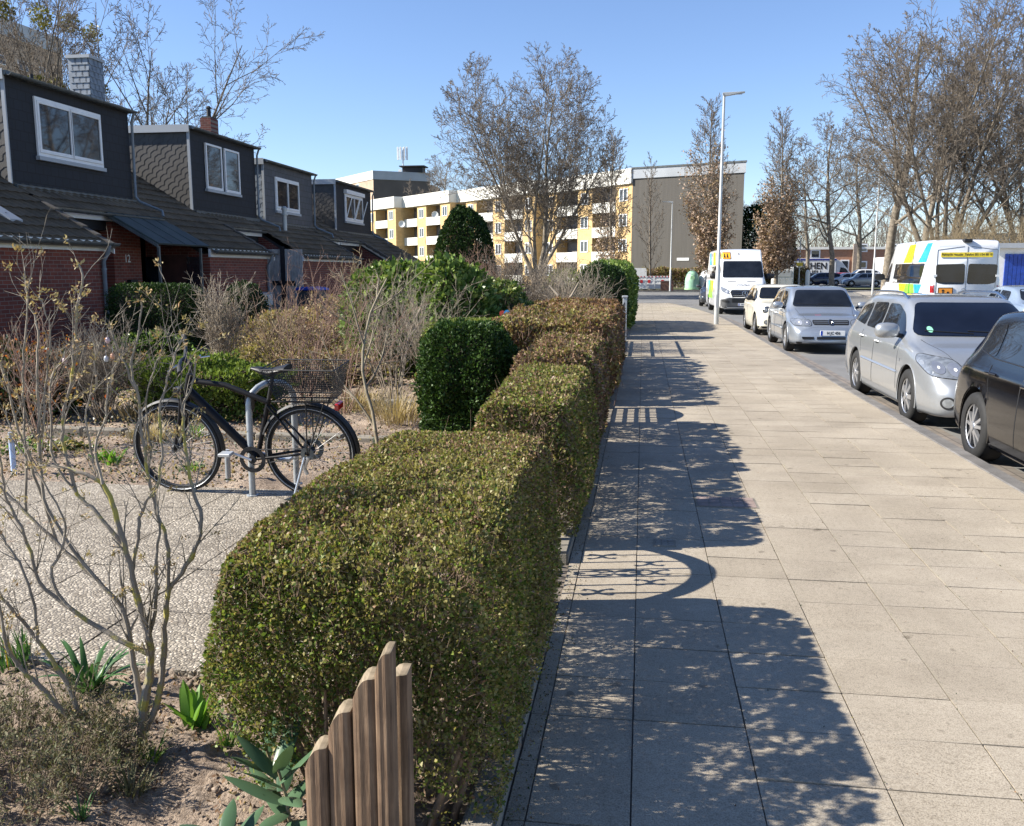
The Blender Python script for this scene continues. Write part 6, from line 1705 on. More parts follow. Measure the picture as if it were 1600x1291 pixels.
for cy_, cz in ((ym, .52), (ym - .16, .50), (ym + .16, .50), (ym - .30, .30), (ym + .30, .30), (ym, .12), (ym - .16, .12), (ym + .16, .12)):
    m = MB()
    for q in (1, -1):
        for w_ in (1, -1): m.tube([(gx_, cy_ + w_ * .005, cz), (gx_, cy_ + w_ * .03, cz + q * .02), (gx_, cy_ + w_ * .045, cz + q * .05), (gx_, cy_ + w_ * .025, cz + q * .055)], .010, 5)
    m.build('leaf_ornament', GB, t, world=True)
t = thing('lattice_gate', 'low wooden lattice gate in the gap after the second hedge', 'gate', (-.47, 10.5, 0))
WD = pm('gate wood', (.22, .14, .08), .8, var=.3, scale=8)
for y in (9.95, 11.05):
    m = MB(); m.box(-.51, -.43, y - .04, y + .04, 0, .80 if y < 10 else .72); m.build('post', WD, t, world=True, bevel=.005)
m = MB()
for k in range(9): y = 10.05 + k * .115; m.box(-.478, -.462, y, y + .045, .05, .52)
for k in range(5): m.box(-.461, -.447, 10.0, 11.0, .09 + k * .095, .12 + k * .095)
m.build('lattice', WD, t, world=True)
ys = np.linspace(9.99, 11.01, 14); m = MB(); m.prism([(y, .56 + .13 * math.sin(math.pi * (y - 9.99) / 1.02)) for y in ys] + [(y, .50) for y in ys[::-1]], 'x', -.48, -.445); m.build('arched_top', WD, t, world=True)
for (Y, hgt, w_, mt, lab) in ((17.75, .86, .2, 'k', 'dark gate pillar with a pale cap at the end of the rust brown hedge'), (21.9, 1.05, .10, 'w', 'slim pale gate post just beyond the dark gate pillar')):
    t = thing('gate_pillar', lab, 'post', (-.42, Y, 0)); mm = pm('pillar dark', (.035, .03, .03), .8) if mt == 'k' else M['galv']
    m = MB(); m.box(-.42 - w_ / 2, -.42 + w_ / 2, Y - w_ / 2, Y + w_ / 2, 0, hgt); m.build('shaft', mm, t, world=True, bevel=.01)
    m = MB(); m.box(-.42 - w_ / 2 - .02, -.42 + w_ / 2 + .02, Y - w_ / 2 - .02, Y + w_ / 2 + .02, hgt, hgt + .05); m.build('cap', M['greycap'], t, world=True, bevel=.01)
t = thing('iron_gate', 'simple iron garden gate between the dark pillar and the slim pale post', 'gate', (-.42, 19.8, 0))
m = MB()
for z in (.12, .45, .88): m.box(-.435, -.405, 17.9, 21.8, z, z + .035)
for y in np.arange(18.0, 21.8, .32): m.box(-.43, -.41, y, y + .02, .05, .95)
m.build('bars', GB, t, world=True)

# ------------------------------------------------------------------ shrubs of the front gardens
YW = [M['leaf_yew'], M['leaf_dark']]; LA = [M['leaf_laurel']]
foliage_blob('yew_block', 'dark green clipped yew block behind the near hedge', (-1.56, 8.05), .42, .50, .605, 42000, .032, [M['leaf_yew'], leafmat('yew tip', [(.03, .07, .012), (.08, .14, .03)], .2)], 2, z0=0, power=3.4, nz_a=.22, depth=.2, up=.5)
foliage_blob('box_hedge', 'low yellow green box hedge behind the yew block', (-2.0, 12.2), .95, .6, .51, 26000, .035, [leafmat('box leaf', [(.09, .14, .03), (.2, .25, .06), (.3, .32, .1)], .3)], 5, power=5, nz_a=.12)
foliage_blob('yew_dome', 'tall dark egg shaped yew in front of the yellow flats', (PY(739, 400, 26).x - .25, 26), .98, .9, 1.74, 30000, .075, YW, 7, 'tree', power=2.6, nz_a=.12, taper=.36, depth=.1)
foliage_blob('laurel_shrub', 'big light green laurel behind the bare shrubs', (-3.9, 14.4), .95, .8, .90, 9500, .12, LA, 8, nz_a=.3, group='laurels')
foliage_blob('laurel_shrub', 'laurel with upright shoots left of the yew dome', (-3.0, 14.0), .7, .6, .92, 6500, .11, LA, 9, nz_a=.35, group='laurels')
foliage_blob('laurel_shrub', 'laurel with yellowish leaves below the yew dome', (-2.35, 14.8), .6, .6, .74, 8000, .07, [leafmat('holly leaf', [(.04, .08, .02), (.10, .16, .035), (.3, .32, .12)], .2, .3)], 10, nz_a=.3, group='laurels')
foliage_blob('yew_ball', 'dark rounded yew at the garden edge before the glossy laurel', (PY(940, 440, 23).x, 23), .66, .7, .93, 16000, .055, YW, 11, nz_a=.12, power=2.5)
foliage_blob('laurel_hedge', 'glossy laurel hedge bulging over the pavement at the far end of the gardens', (-.95, 28), .72, 2.9, .96, 22000, .10, [M['leaf_laurel']], 12, power=4, nz_a=.16)
foliage_blob('shrub', 'yellow green shrub left of the rounded yew', (PY(890, 440, 24).x, 24.5), .8, .8, .86, 9000, .06, [leafmat('yellow green leaf', [(.10, .14, .03), (.26, .30, .08)], .3)], 13, nz_a=.4)
foliage_blob('clipped_hedge', 'dark clipped hedge in front of the entrance of house 12', (-10.3, 18), .95, .5, .70, 16000, .05, [M['leaf_yew']], 14, power=6, nz_a=.08)
foliage_blob('shrub', 'dark rounded shrub by the brick wall right of the clipped hedge', (-8.75, 19), .5, .5, .72, 7000, .05, YW, 15, nz_a=.2)
foliage_blob('laurel_shrub', 'low dark laurel before the clipped hedge', (PY(235, 530, 13.2).x, 13.2), .62, .5, .36, 5200, .07, [M['leaf_dark'], M['leaf_laurel']], 16, nz_a=.3, group='laurels')
foliage_blob('heather_bush', 'bright green feathery bush behind the bicycle', (PY(305, 620, 9.6).x, 9.9), .95, .5, .33, 14000, .05, [leafmat('feathery leaf', [(.06, .10, .02), (.13, .19, .035), (.22, .28, .06)], .3)], 17, nz_a=.8, up=1.8)
foliage_blob('shrub', 'brown shrub against the second house wall', (PY(440, 520, 16).x, 16), .95, .6, .42, 5000, .06, [M['leaf_hedge_b'], M['leaf_straw'], M['leaf_hedge_o']], 18, nz_a=.9, up=1.4)
foliage_blob('evergreen_shrub', 'dark low shrub at the left edge under the first brick wall', (PY(20, 610, 9.5).x, 9.5), .8, .5, .42, 6000, .06, [M['leaf_dark'], M['leaf_litter']], 19, nz_a=.4)
# weeping mound
def bare_shrub(name, lab, loc, n, h, sp, mat, seed, r=.010, nk=(6, 4), droop=0.0, ang=32, cat='shrub', base=.1, wob=.08, sides=3, rmin=.0022, group='bare garden shrubs', seg=.22):
    rng = random.Random(seed); out = []
    t = thing(name, lab, cat, loc, 0, group)
    pr = dict(n=list(nk), seg=[seg, seg * .7, seg * .6, .1], wob=[wob, wob * 1.5, wob * 2, .2], up=[.05 - droop, .05 - droop * 1.5, -droop, 0], ang=[ang, ang * 1.1, ang], len=[.5, .5, .5], **{'from': [.28, .2, .2]}, rr=.6, rmin=rmin)
    for i in range(n):
        a = rng.random() * 6.28; d = Vector((math.cos(a) * sp * rng.random() ** .6, math.sin(a) * sp * rng.random() ** .6, 1)).normalized()
        grow(out, rng, Vector((math.cos(a) * base * rng.random(), math.sin(a) * base * rng.random(), 0)), d, h * rng.uniform(.7, 1.1), r * rng.uniform(.6, 1.1), 0, pr)
    segmesh('branches', [o[1:] for o in out], mat, t, sides)
    return t
t = thing('weeping_shrub', 'brown weeping mound shrub at the end of the row houses', 'shrub', (-5.6, 20, 0), 0, 'bare garden shrubs'); g = random.Random(21); segs = []
for i in range(620):
    a = g.uniform(0, 6.28); R = g.uniform(.25, .95); zt_ = g.uniform(1.75, 2.35); p = Vector((0, 0, 1.45)); top = Vector((math.cos(a) * R * .45, math.sin(a) * R * .45, zt_ - R * .12)); end = Vector((math.cos(a) * R * 1.05, math.sin(a) * R * 1.05, g.uniform(.7, 1.5)))
    pts = [p.lerp(top, u) * (1 - u) + (top.lerp(end, u) + Vector((math.cos(a), math.sin(a), .8)) * R * .3 * u * (1 - u)) * u + Vector((g.gauss(0, .018), g.gauss(0, .018), g.gauss(0, .018))) for u in [k / 9 for k in range(10)]]
    for c, d in zip(pts[:-1], pts[1:]): segs.append((*c, *d, .006, .005))
segmesh('branches', segs, M['twig'], t, 3)
m = MB(); m.tube([(-5.6, 20, -.1), (-5.58, 20, .6), (-5.6, 20, 1.2)], [.09, .07, .08], 8); tr_ = m.build('trunk', M['barkd'], bpy.data.objects['weeping_shrub'], world=True)
for (px, Y, n, h, sp, mt, r, lab, dz) in (
    (345, 13.0, 44, 1.35, .13, 'twiggrey', .007, 'upright bundle of pale bare stems left of the bicycle handlebar', 0),
    (475, 11.5, 15, 1.75, .75, 'twigr', .009, 'bare shrub with reddish twigs in front of the blue bin', 0),
    (530, 10.2, 13, 1.55, .65, 'twigr', .008, 'bare reddish shrub right of the bicycle basket', 0),
    (615, 11.0, 18, 1.5, .42, 'twiggrey', .009, 'dense pale bare shrub before the light green laurel', 0),
    (665, 12.4, 20, 1.55, .40, 'twiggrey', .009, 'tangled grey bare shrub left of the yew block', 0),
    (800, 19.5, 50, 1.9, .35, 'twig', .012, 'brown upright bare shrub right of the yew dome', 0),
    (850, 20.5, 50, 1.85, .45, 'twiggrey', .012, 'grey bare shrub under the big tree', 0),
    (760, 21.5, 44, 2.0, .35, 'twigr', .012, 'reddish brown bare shrub at the foot of the yew dome', 0),
    (895, 19.0, 36, 1.6, .5, 'twiggrey', .011, 'pale bare shrub left of the rounded yew', 0),
    (590, 15.5, 30, 1.75, .4, 'twigy', .010, 'yellowish bare shrub rising out of the laurel', 0),
    (430, 14.0, 14, 1.1, .7, 'twigy', .007, 'low reddish bare shrub by the grey meter box', 0)):
    bare_shrub('bare_shrub', lab, (PY(px, 500, Y).x, Y, dz), n, h, sp, M[mt], int(px), r, (7, 4), seg=.2, rmin=.0028 if Y < 13 else .005)
# small tree by the bicycle
A_ = random.Random(12); out = []
pr = dict(n=[6, 5, 4], seg=[.18, .15, .12, .1], wob=[.09, .11, .15, .2], up=[.18, .12, .05, 0], ang=[38, 38, 40], len=[.62, .55, .5], **{'from': [.18, .2, .2]}, rr=.62, rr0=.75, taper=.35, rmin=.0022)
t = thing('young_tree', 'young bare tree with a smooth pale trunk behind the rear wheel of the bicycle', 'tree', (PZ(592, 742).x, PZ(592, 742).y + .1, 0), 0)
grow(out, A_, Vector((0, 0, 0)), Vector((-.02, 0, 1)), 1.75, .019, 0, pr)
a = np.array(out); segmesh('trunk', a[a[:, 0] < 1][:, 1:], pm('smooth bark', (.24, .20, .13), .8, var=.3, scale=12), t, 8); segmesh('crown', a[a[:, 0] >= 1][:, 1:], pm('smooth twig', (.20, .165, .11), .8, var=.3, scale=9), t, 4)
# felled branch and pinwheel
t = thing('branch', 'pale fallen branch lying across the garden by the brown hedge', 'branch', (-2.2, 17.9, .8), 0); m = MB(); m.tube([PY(846, 484, 17.9), PY(862, 481, 17.9), PY(878, 478, 17.9), PY(895, 477, 17.8), PY(912, 481, 17.7)], [.05, .04, .035, .03, .02], 6); m.tube([PY(878, 478, 17.9), PY(893, 462, 17.9), PY(905, 440, 17.8)], [.035, .025, .012], 6)
m.tube([PY(878, 478, 17.9), PY(872, 462, 17.8), PY(858, 446, 17.9)], [.035, .025, .012], 6); m.tube([PY(878, 478, 17.9), PY(878, 505, 17.9)], [.05, .06], 6); m.build('limb', M['twiggrey'], t, world=True, smooth=True)
q = PY(793, 490, 12.9); t = thing('garden_pinwheel', 'blue and red garden pinwheel on a thin stick behind the low box hedge', 'pinwheel', (q.x, q.y, 0))
m = MB(); m.cyl((q.x, q.y, 0), (q.x, q.y, q.z), .006, n=6); m.build('stick', M['galv'], t, world=True)
m = MB(); m.lathe([(.001, -.012), (.055, -.012), (.055, .0), (.001, .0)], (q.x, q.y - .02, q.z), 'y', 8); m.build('wheel', pm('pinwheel blue', (.03, .35, .75), .4), t, world=True)
m = MB(); m.lathe([(.001, -.012), (.045, -.012), (.045, .0), (.001, .0)], (q.x - .075, q.y - .0, q.z), 'y', 8); m.build('wheel', pm('pinwheel red', (.45, .05, .03), .4), t, world=True)
m = MB(); m.lathe([(.001, -.015), (.018, -.015), (.018, .0), (.001, .0)], (q.x, q.y - .035, q.z), 'y', 8); m.build('hub', M['dark'], t, world=True)
# garden wall stones, low border behind the bicycle
t = thing('stone_border', 'pale low stone edging behind the bicycle wheels', 'edging', (-3.6, 7.6, 0)); m = MB(); g = random.Random(8)
for i in range(9): x = -6.2 + i * .47; m.box(x, x + .44, 8.45 + g.uniform(-.02, .02), 8.57, -.05, .06 + g.uniform(-.01, .01))
m.build('stones', M['edging'], t, world=True, bevel=.012)
t = thing('stone_border', 'low stone edging across the garden before the grey bare shrub', 'edging', (-1.5, 10.6, 0)); m = MB()
for i in range(6): m.box(-4.2 + i * .5, -3.73 + i * .5, 10.7, 10.85, -.05, .09)
m.build('stones', M['edging'], t, world=True, bevel=.012)
# easter eggs hanging in the dark shrub
for i, (px, py, c, w_) in enumerate(((101, 564, (.62, .45, .46), 'pale pink egg leftmost of the hanging eggs'), (141, 541, (.62, .26, .10), 'orange egg highest on the left of the hanging eggs'), (168, 532, (.66, .48, .46), 'pink egg right beside the orange one'), (166, 561, (.55, .58, .60), 'silvery patterned egg below the pink one'), (176, 557, (.70, .36, .20), 'apricot egg rightmost of the hanging eggs'))):
    q = PY(px, py, 9.0); t = thing('easter_egg', w_, 'egg', (q.x, q.y, q.z), 0, 'easter eggs hanging in the garden')
    m = MB(); m.lathe([(.001, -.034), (.014, -.031), (.023, -.018), (.026, 0), (.022, .018), (.012, .033), (.001, .038)], (0, 0, 0), 'z', 14); m.build('shell', pm('egg colour', c, .35, var=.15, scale=60), t, smooth=True)
    m = MB(); m.cyl((0, 0, .036), (.004, 0, .11), .0016, n=4); m.build('thread', M['white'], t)
bare_shrub('egg_shrub', 'low brown shrub with hanging easter eggs by the downpipe', (PY(150, 600, 9.2).x, 9.3, 0), 60, 1.0, .5, M['twig'], 33, .007, (7, 4), droop=.25, seg=.15, rmin=.003)
# autumn coloured rose bush
r_ = bare_shrub('rose_bush', 'rose bush with orange red leaves under the first brick wall', (PY(60, 600, 7.6).x, 7.6, 0), 16, 1.15, .35, M['twigr'], 41, .007, (5, 4), seg=.16, rmin=.003)
g = np.random.RandomState(4); Q = np.stack([g.normal(0, .28, 170), g.normal(0, .2, 170), .35 + .75 * g.rand(170)], 1)
leaves('leaves', Q, .035, leafmat('autumn leaf', [(.35, .06, .02), (.50, .20, .04), (.30, .22, .05)], .35), r_, 5, world=False)

# ------------------------------------------------------------------ ground plants
def blade(mb, base, az, L, w, tilt, curl, m=0, fold=.25, n=8, tip=.7):
    """one curved strap leaf"""
    p = Vector(base); e = math.radians(90 - tilt); d = Vector((math.cos(az) * math.cos(e), math.sin(az) * math.cos(e), math.sin(e)))
    side = Vector((-math.sin(az), math.cos(az), 0)); vs = []
    for i in range(n + 1):
        f = i / n; ww = w * (math.sin(math.pi * min(1, .12 + f * .88) ** tip) ** .7 if i < n else 0.02)
        nrm = side.cross(d)
        vs += [p - side * ww + nrm * ww * fold, p.copy(), p + side * ww + nrm * ww * fold]
        e -= math.radians(curl / n) * (0.4 + 1.2 * f); d = Vector((math.cos(az) * math.cos(e), math.sin(az) * math.cos(e), math.sin(e))); p = p + d * (L / n)
    fs = []
    for i in range(n):
        a = i * 3; fs += [(a, a + 1, a + 4, a + 3), (a + 1, a + 2, a + 5, a + 4)]
    mb.add(vs, fs, m)
def rosette(name, lab, loc, specs, mat, cat='plant', group=None, extra=None):
    t = thing(name, lab, cat, loc, 0, group)
    m = MB()
    for s in specs: blade(m, *s)
    m.build('leaves', mat, t, smooth=True, fixn=False)
    return t
g = random.Random(2)
sp_ = [((g.uniform(-.02, .02), g.uniform(-.02, .02), 0), a, g.uniform(.22, .32), .014, g.uniform(8, 42), g.uniform(30, 85)) for a in [k * .62 + g.uniform(-.2, .2) for k in range(25)]]
rosette('strap_leaf_plant', 'dark green strap leaved plant in the sandy bed left of the bare shrub', (-2.15, 3.08, 0), sp_, M['iris'])
sp_ = [((g.uniform(-.03, .03), g.uniform(-.03, .03), 0), g.uniform(0, 6.28), g.uniform(.12, .19), .027, g.uniform(5, 45), g.uniform(10, 50), 0, .45) for k in range(13)]
rosette('tulip_plant', 'broad leaved fresh green tulip plant at the foot of the near hedge', (-1.60, 2.92, 0), sp_, M['tulip'], group='tulip plants')
sp_ = [((g.uniform(-.05, .05), g.uniform(-.05, .05), 0), g.uniform(0, 6.28), g.uniform(.12, .2), .02, g.uniform(5, 40), g.uniform(10, 50), 0, .4) for k in range(11)]
rosette('tulip_plant', 'smaller tulip plant just behind the broad leaved one', (-1.66, 3.28, 0), sp_, M['tulip'], group='tulip plants')
sp_ = [((g.uniform(-.06, .06), g.uniform(-.06, .06), 0), g.uniform(0, 6.28), g.uniform(.12, .2), .006, g.uniform(3, 25), g.uniform(5, 30)) for k in range(34)]
df = rosette('daffodil_clump', 'daffodil clump with yellow flowers at the left edge of the sandy bed', (-2.62, 3.28, 0), sp_, M['iris'])
m = MB()
for (dx, dz) in ((-.02, .2), (-.05, .17)):
    m.cyl((dx, -.02, 0), (dx, -.04, dz), .003, n=5)
    for k in range(6): a = k * 1.047; m.add([(dx, -.045, dz), (dx + .014 * math.cos(a - .4), -.05, dz + .014 * math.sin(a - .4)), (dx + .027 * math.cos(a), -.052, dz + .027 * math.sin(a)), (dx + .014 * math.cos(a + .4), -.05, dz + .014 * math.sin(a + .4))], [(0, 1, 2, 3)])
m.build('flowers', pm('daffodil yellow', (.80, .55, .03), .5), df, fixn=False)
q = PZ(140, 735); sp_ = [((g.uniform(-.12, .12), g.uniform(-.06, .06), 0), g.uniform(0, 6.28), g.uniform(.14, .22), .02, g.uniform(5, 50), g.uniform(10, 60), 0, .4) for k in range(18)]
rosette('tulip_plant', 'bright green tulip leaves beyond the path left of the bicycle', (q.x, q.y + .25, 0), sp_, M['tulip'], group='tulip plants')
sp_ = [((g.uniform(-.22, .22), g.uniform(-.14, .14), 0), g.uniform(0, 6.28), g.uniform(.12, .2), .045, g.uniform(40, 80), g.uniform(10, 50), 0, .2) for k in range(36)]
q = PZ(110, 700); rosette('bergenia', 'yellowish broad leaved ground plant beyond the path', (q.x, q.y, 0), sp_, leafmat('bergenia leaf', [(.10, .14, .04), (.34, .34, .12), (.45, .30, .12)], .2, .35))
for i, (px, py, lab) in enumerate(((40, 715, 'white flowering clump by the blue white stake'), (60, 650, 'pinkish white flowering clump in the shade of the first house'))):
    q = PZ(px, py); g2 = np.random.RandomState(i); P = np.stack([g2.normal(0, .15, 500), g2.normal(0, .12, 500), .04 + .14 * g2.rand(500)], 1)
    t = thing('ground_plant', lab, 'plant', (q.x, q.y, 0), 0); leaves('leaves', P, .035, [M['leaf_dark'], M['blade'], leafmat('pale petal', [(.5, .42, .45), (.7, .66, .66)], .3)], t, i, world=False)
# leathery leaved shoot by the pickets
def shoot(t, p0, p1, n, L, w, seed):
    g = random.Random(seed); p0, p1 = Vector(p0), Vector(p1); m = MB(); s = MB(); s.tube([p0, p0.lerp(p1, .5) + Vector((.01, 0, .01)), p1], [.006, .005, .004], 6)
    for k in range(n):
        f = .25 + .75 * k / n; q = p0.lerp(p1, f); az = k * 2.4 + g.uniform(-.3, .3)
        blade(m, q, az, L * g.uniform(.75, 1.05), w, 78 - 42 * f + g.uniform(-10, 10), g.uniform(10, 40), 0, .30, 8, .9)
    m.build('leaves', M['rhodo'], t, smooth=True, fixn=False); s.build('stem', M['twigy'], t, smooth=True)
t = thing('leathery_shrub', 'glossy leathery leaved shrub beside the wooden pickets', 'shrub', (-1.0, 2.35, 0), 0)
shoot(t, (.0, -.03, 0), (-.03, -.05, .27), 12, .19, .026, 1); shoot(t, (-.06, .06, 0), (-.14, .10, .26), 9, .15, .021, 2); shoot(t, (-.10, -.12, 0), (-.15, -.18, .12), 8, .15, .022, 3)
# grey green low shrub bottom left
t = thing('lavender', 'grey green straggly lavender in the bottom left corner', 'shrub', (-2.05, 2.45, 0), 0); g = random.Random(6); out = []
pr = dict(n=[6, 4], seg=[.06, .05, .04], wob=[.15, .2, .25], up=[.2, .5, .3], ang=[35, 35], len=[.5, .5], **{'from': [.25, .2]}, rr=.7, rmin=.0011)
for i in range(190):
    a = g.uniform(0, 6.28); rr_ = .30 * g.random() ** .5; grow(out, g, Vector((rr_ * math.cos(a) * 1.3, rr_ * math.sin(a), 0)), Vector((math.cos(a) * .8 * rr_ / .3, math.sin(a) * .8 * rr_ / .3, 1)).normalized(), g.uniform(.12, .26), .0022, 0, pr)
a_ = np.array(out); segmesh('stems', a_[:, 1:], pm('lavender stem', (.17, .13, .085), .9, var=.4, scale=30), t, 3)
g2 = np.random.RandomState(3); B_ = a_[a_[:, 0] >= 1]; i_ = g2.randint(0, len(B_), 14000); leaves('foliage', B_[i_][:, 4:7] + g2.normal(size=(14000, 3)) * .006, .016, M['lav'], t, 4, world=False, aspect=.3, up=.9)
# grasses, tufts and litter
def tuft(lab, x, y, n, h, sp, mat, seed, w=.0035, cat='grass', group='grass tufts'):
    g = random.Random(seed); m = MB(); t = thing('grass_tuft', lab, cat, (x, y, 0), 0, group)
    for i in range(n): a = g.uniform(0, 6.28); r = sp * g.random(); blade(m, (r * math.cos(a), r * math.sin(a), 0), a + g.uniform(-.6, .6), h * g.uniform(.5, 1.1), w, g.uniform(3, 35), g.uniform(10, 70), 0, .2, 4)
    m.build('blades', mat, t, fixn=False)
for i, (px, py, n, h, sp, mt, lab) in enumerate(((235, 1190, 22, .10, .03, 'blade', 'thin grass tuft at the foot of the big bare shrub'), (205, 1240, 60, .10, .05, 'lav', 'grey green grass tuft at the bottom edge left of the pickets'), (180, 1200, 16, .09, .02, 'blade', 'sparse grass tuft left of the big bare shrub'),
    (355, 1170, 26, .12, .03, 'blade', 'grass tuft below the tulip plant'), (130, 1285, 12, .11, .02, 'iris', 'dark blade tuft at the bottom edge'), (300, 735, 60, .09, .10, 'blade', 'fresh grass tuft seen through the front wheel'), (300, 682, 70, .14, .16, 'blade', 'green tuft behind the front wheel hub'),
    (230, 690, 150, .24, .22, 'leaf_straw', 'straw coloured dry grass clump left of the front wheel'), (205, 655, 120, .3, .2, 'leaf_straw', 'taller dry grass clump by the egg shrub'), (620, 660, 240, .45, .32, 'leaf_straw', 'tall dry grass clump left of the yew block'), (560, 640, 160, .35, .3, 'leaf_straw', 'dry grass clump behind the basket'),
    (430, 600, 150, .35, .3, 'leaf_straw', 'dry grass clump behind the saddle'), (380, 610, 150, .35, .3, 'blade', 'green grass clump behind the bicycle frame'), (845, 520, 320, .55, .5, 'leaf_straw', 'tan dry grass clump between yew block and rust hedge'))):
    q = PZ(px, py); tuft(lab, q.x, q.y, n, h, sp, M[mt], i + 5, w=.0035 if q.y < 5 else .006)
g2 = np.random.RandomState(12); n = 30000
P = np.stack([g2.uniform(-9, -.62, n), 6.4 + g2.rand(n) ** 1.3 * 14, np.full(n, .02)], 1); k = vnoise(P, .9) > .36; P = P[k]; P[:, 2] += g2.rand(len(P)) * .06
tag(leaves('leaf_litter', P, .032, [M['leaf_litter'], M['leaf_straw'], M['leaf_dark']], None, 6, up=-.1), 'dry leaf litter and low weeds covering the beds', 'leaf litter', kind='stuff')
n = 5200; P = np.stack([g2.uniform(-3.6, -.56, n), g2.uniform(1.6, 3.3, n), np.full(n, .012)], 1); k = vnoise(P, 3.0) > .5; P = P[k]; P[:, 2] += g2.rand(len(P)) * .012
tag(leaves('twig_litter', P, .02, [M['leaf_litter'], M['leaf_litter'], M['leaf_straw']], None, 7, up=-.2, aspect=.45), 'fine dry litter scattered over the sandy bed', 'leaf litter', kind='stuff')
n = 9000; P = np.stack([g2.uniform(-14, -.7, n), 9.5 + 14 * g2.rand(n), np.full(n, .02)], 1); k = vnoise(P, .55) > .52; P = P[k]; P[:, 2] += g2.rand(len(P)) * .16
tag(leaves('ground_cover', P, .07, [M['blade'], M['leaf_hedge_o'], M['leaf_dark']], None, 8, up=.8), 'low green ground cover between the shrubs', 'ground cover', kind='stuff')
# clods and pebbles on the sandy soil
m = MB(); g = random.Random(19)
V = []; F = []
for i in range(1500):
    x, y = g.uniform(-3.6, -.6), g.uniform(1.7, 3.4); s = g.uniform(.003, .012) if g.random() < .93 else g.uniform(.012, .022)
    o = len(V); 
    for d in ((1, 0, 0), (0, 1, 0), (-1, 0, 0), (0, -1, 0), (0, 0, .8), (0, 0, -.8)): V.append((x + d[0] * s * g.uniform(.7, 1.3), y + d[1] * s * g.uniform(.7, 1.3), .012 + d[2] * s))
    for q in ((0, 1, 4), (1, 2, 4), (2, 3, 4), (3, 0, 4), (1, 0, 5), (2, 1, 5), (3, 2, 5), (0, 3, 5)): F.append([o + k for k in q])
tag(npmesh('soil_clods', V, F, M['soil2']), 'crumbs and small clods on the sandy bed', 'soil', kind='stuff')

# more loose planting between path and houses
for i, (px, py, rx, h, n, sz, mats_, lab) in enumerate((
    (60, 640, .8, .35, 5000, .05, ['leaf_dark', 'leaf_hedge_g'], 'dark ivy like mound at the left behind the rose bush'),
    (180, 600, .7, .30, 4200, .05, ['leaf_dark', 'leaf_litter'], 'dark low mound under the hanging eggs'),
    (500, 600, .7, .32, 4200, .045, ['leaf_straw', 'leaf_hedge_o', 'leaf_litter'], 'tan and green mixed clump behind the basket'),
    (420, 585, .6, .28, 3600, .045, ['leaf_hedge_o', 'leaf_straw'], 'olive tan clump behind the saddle'),
    (620, 560, .7, .5, 5200, .05, ['leaf_laurel', 'leaf_straw', 'leaf_hedge_o'], 'loose light green shrub at the foot of the laurel'),
    (560, 545, .6, .5, 3600, .05, ['leaf_hedge_b', 'leaf_straw'], 'brown loose shrub left of the light green shrub'),
    (380, 540, .9, .35, 4200, .05, ['leaf_hedge_b', 'leaf_hedge_o', 'leaf_straw'], 'rusty low mound below the meter box'))):
    q = PZ(px, py); s_ = q.y / 10.0
    foliage_blob('garden_shrub', lab, (q.x, q.y), rx * s_, .4 * s_, h * s_ * .6, n, sz * max(.8, s_ * .8), [M[k] for k in mats_], 50 + i, nz_a=.9, up=1.2, group='low garden shrubs')
# grit, dry leaves and moss along the kerb edging and in the joints
g2 = np.random.RandomState(44); n = 2600
P = np.stack([-.385 + np.abs(g2.normal(0, .05, n)), 1.6 + 16 * g2.rand(n) ** 1.4, np.full(n, .004)], 1)
k2 = 700; c = np.array(COLS)[g2.randint(1, 9, k2)]; P2 = np.stack([c + g2.normal(0, .006, k2), 1.8 + 14 * g2.rand(k2), np.full(k2, .003)], 1)
k3 = 260; P3 = np.stack([g2.uniform(-.3, 2.9, k3), 1.8 + 16 * g2.rand(k3), np.full(k3, .004)], 1)
tag(leaves('pavement_grit', np.concatenate([P, P2, P3]), .009, [M['leaf_litter'], M['leaf_dark'], M['leaf_hedge_o']], None, 9, up=-.15, aspect=.6), 'dry crumbs and bits of leaf along the kerb edging and joints', 'litter', kind='stuff')

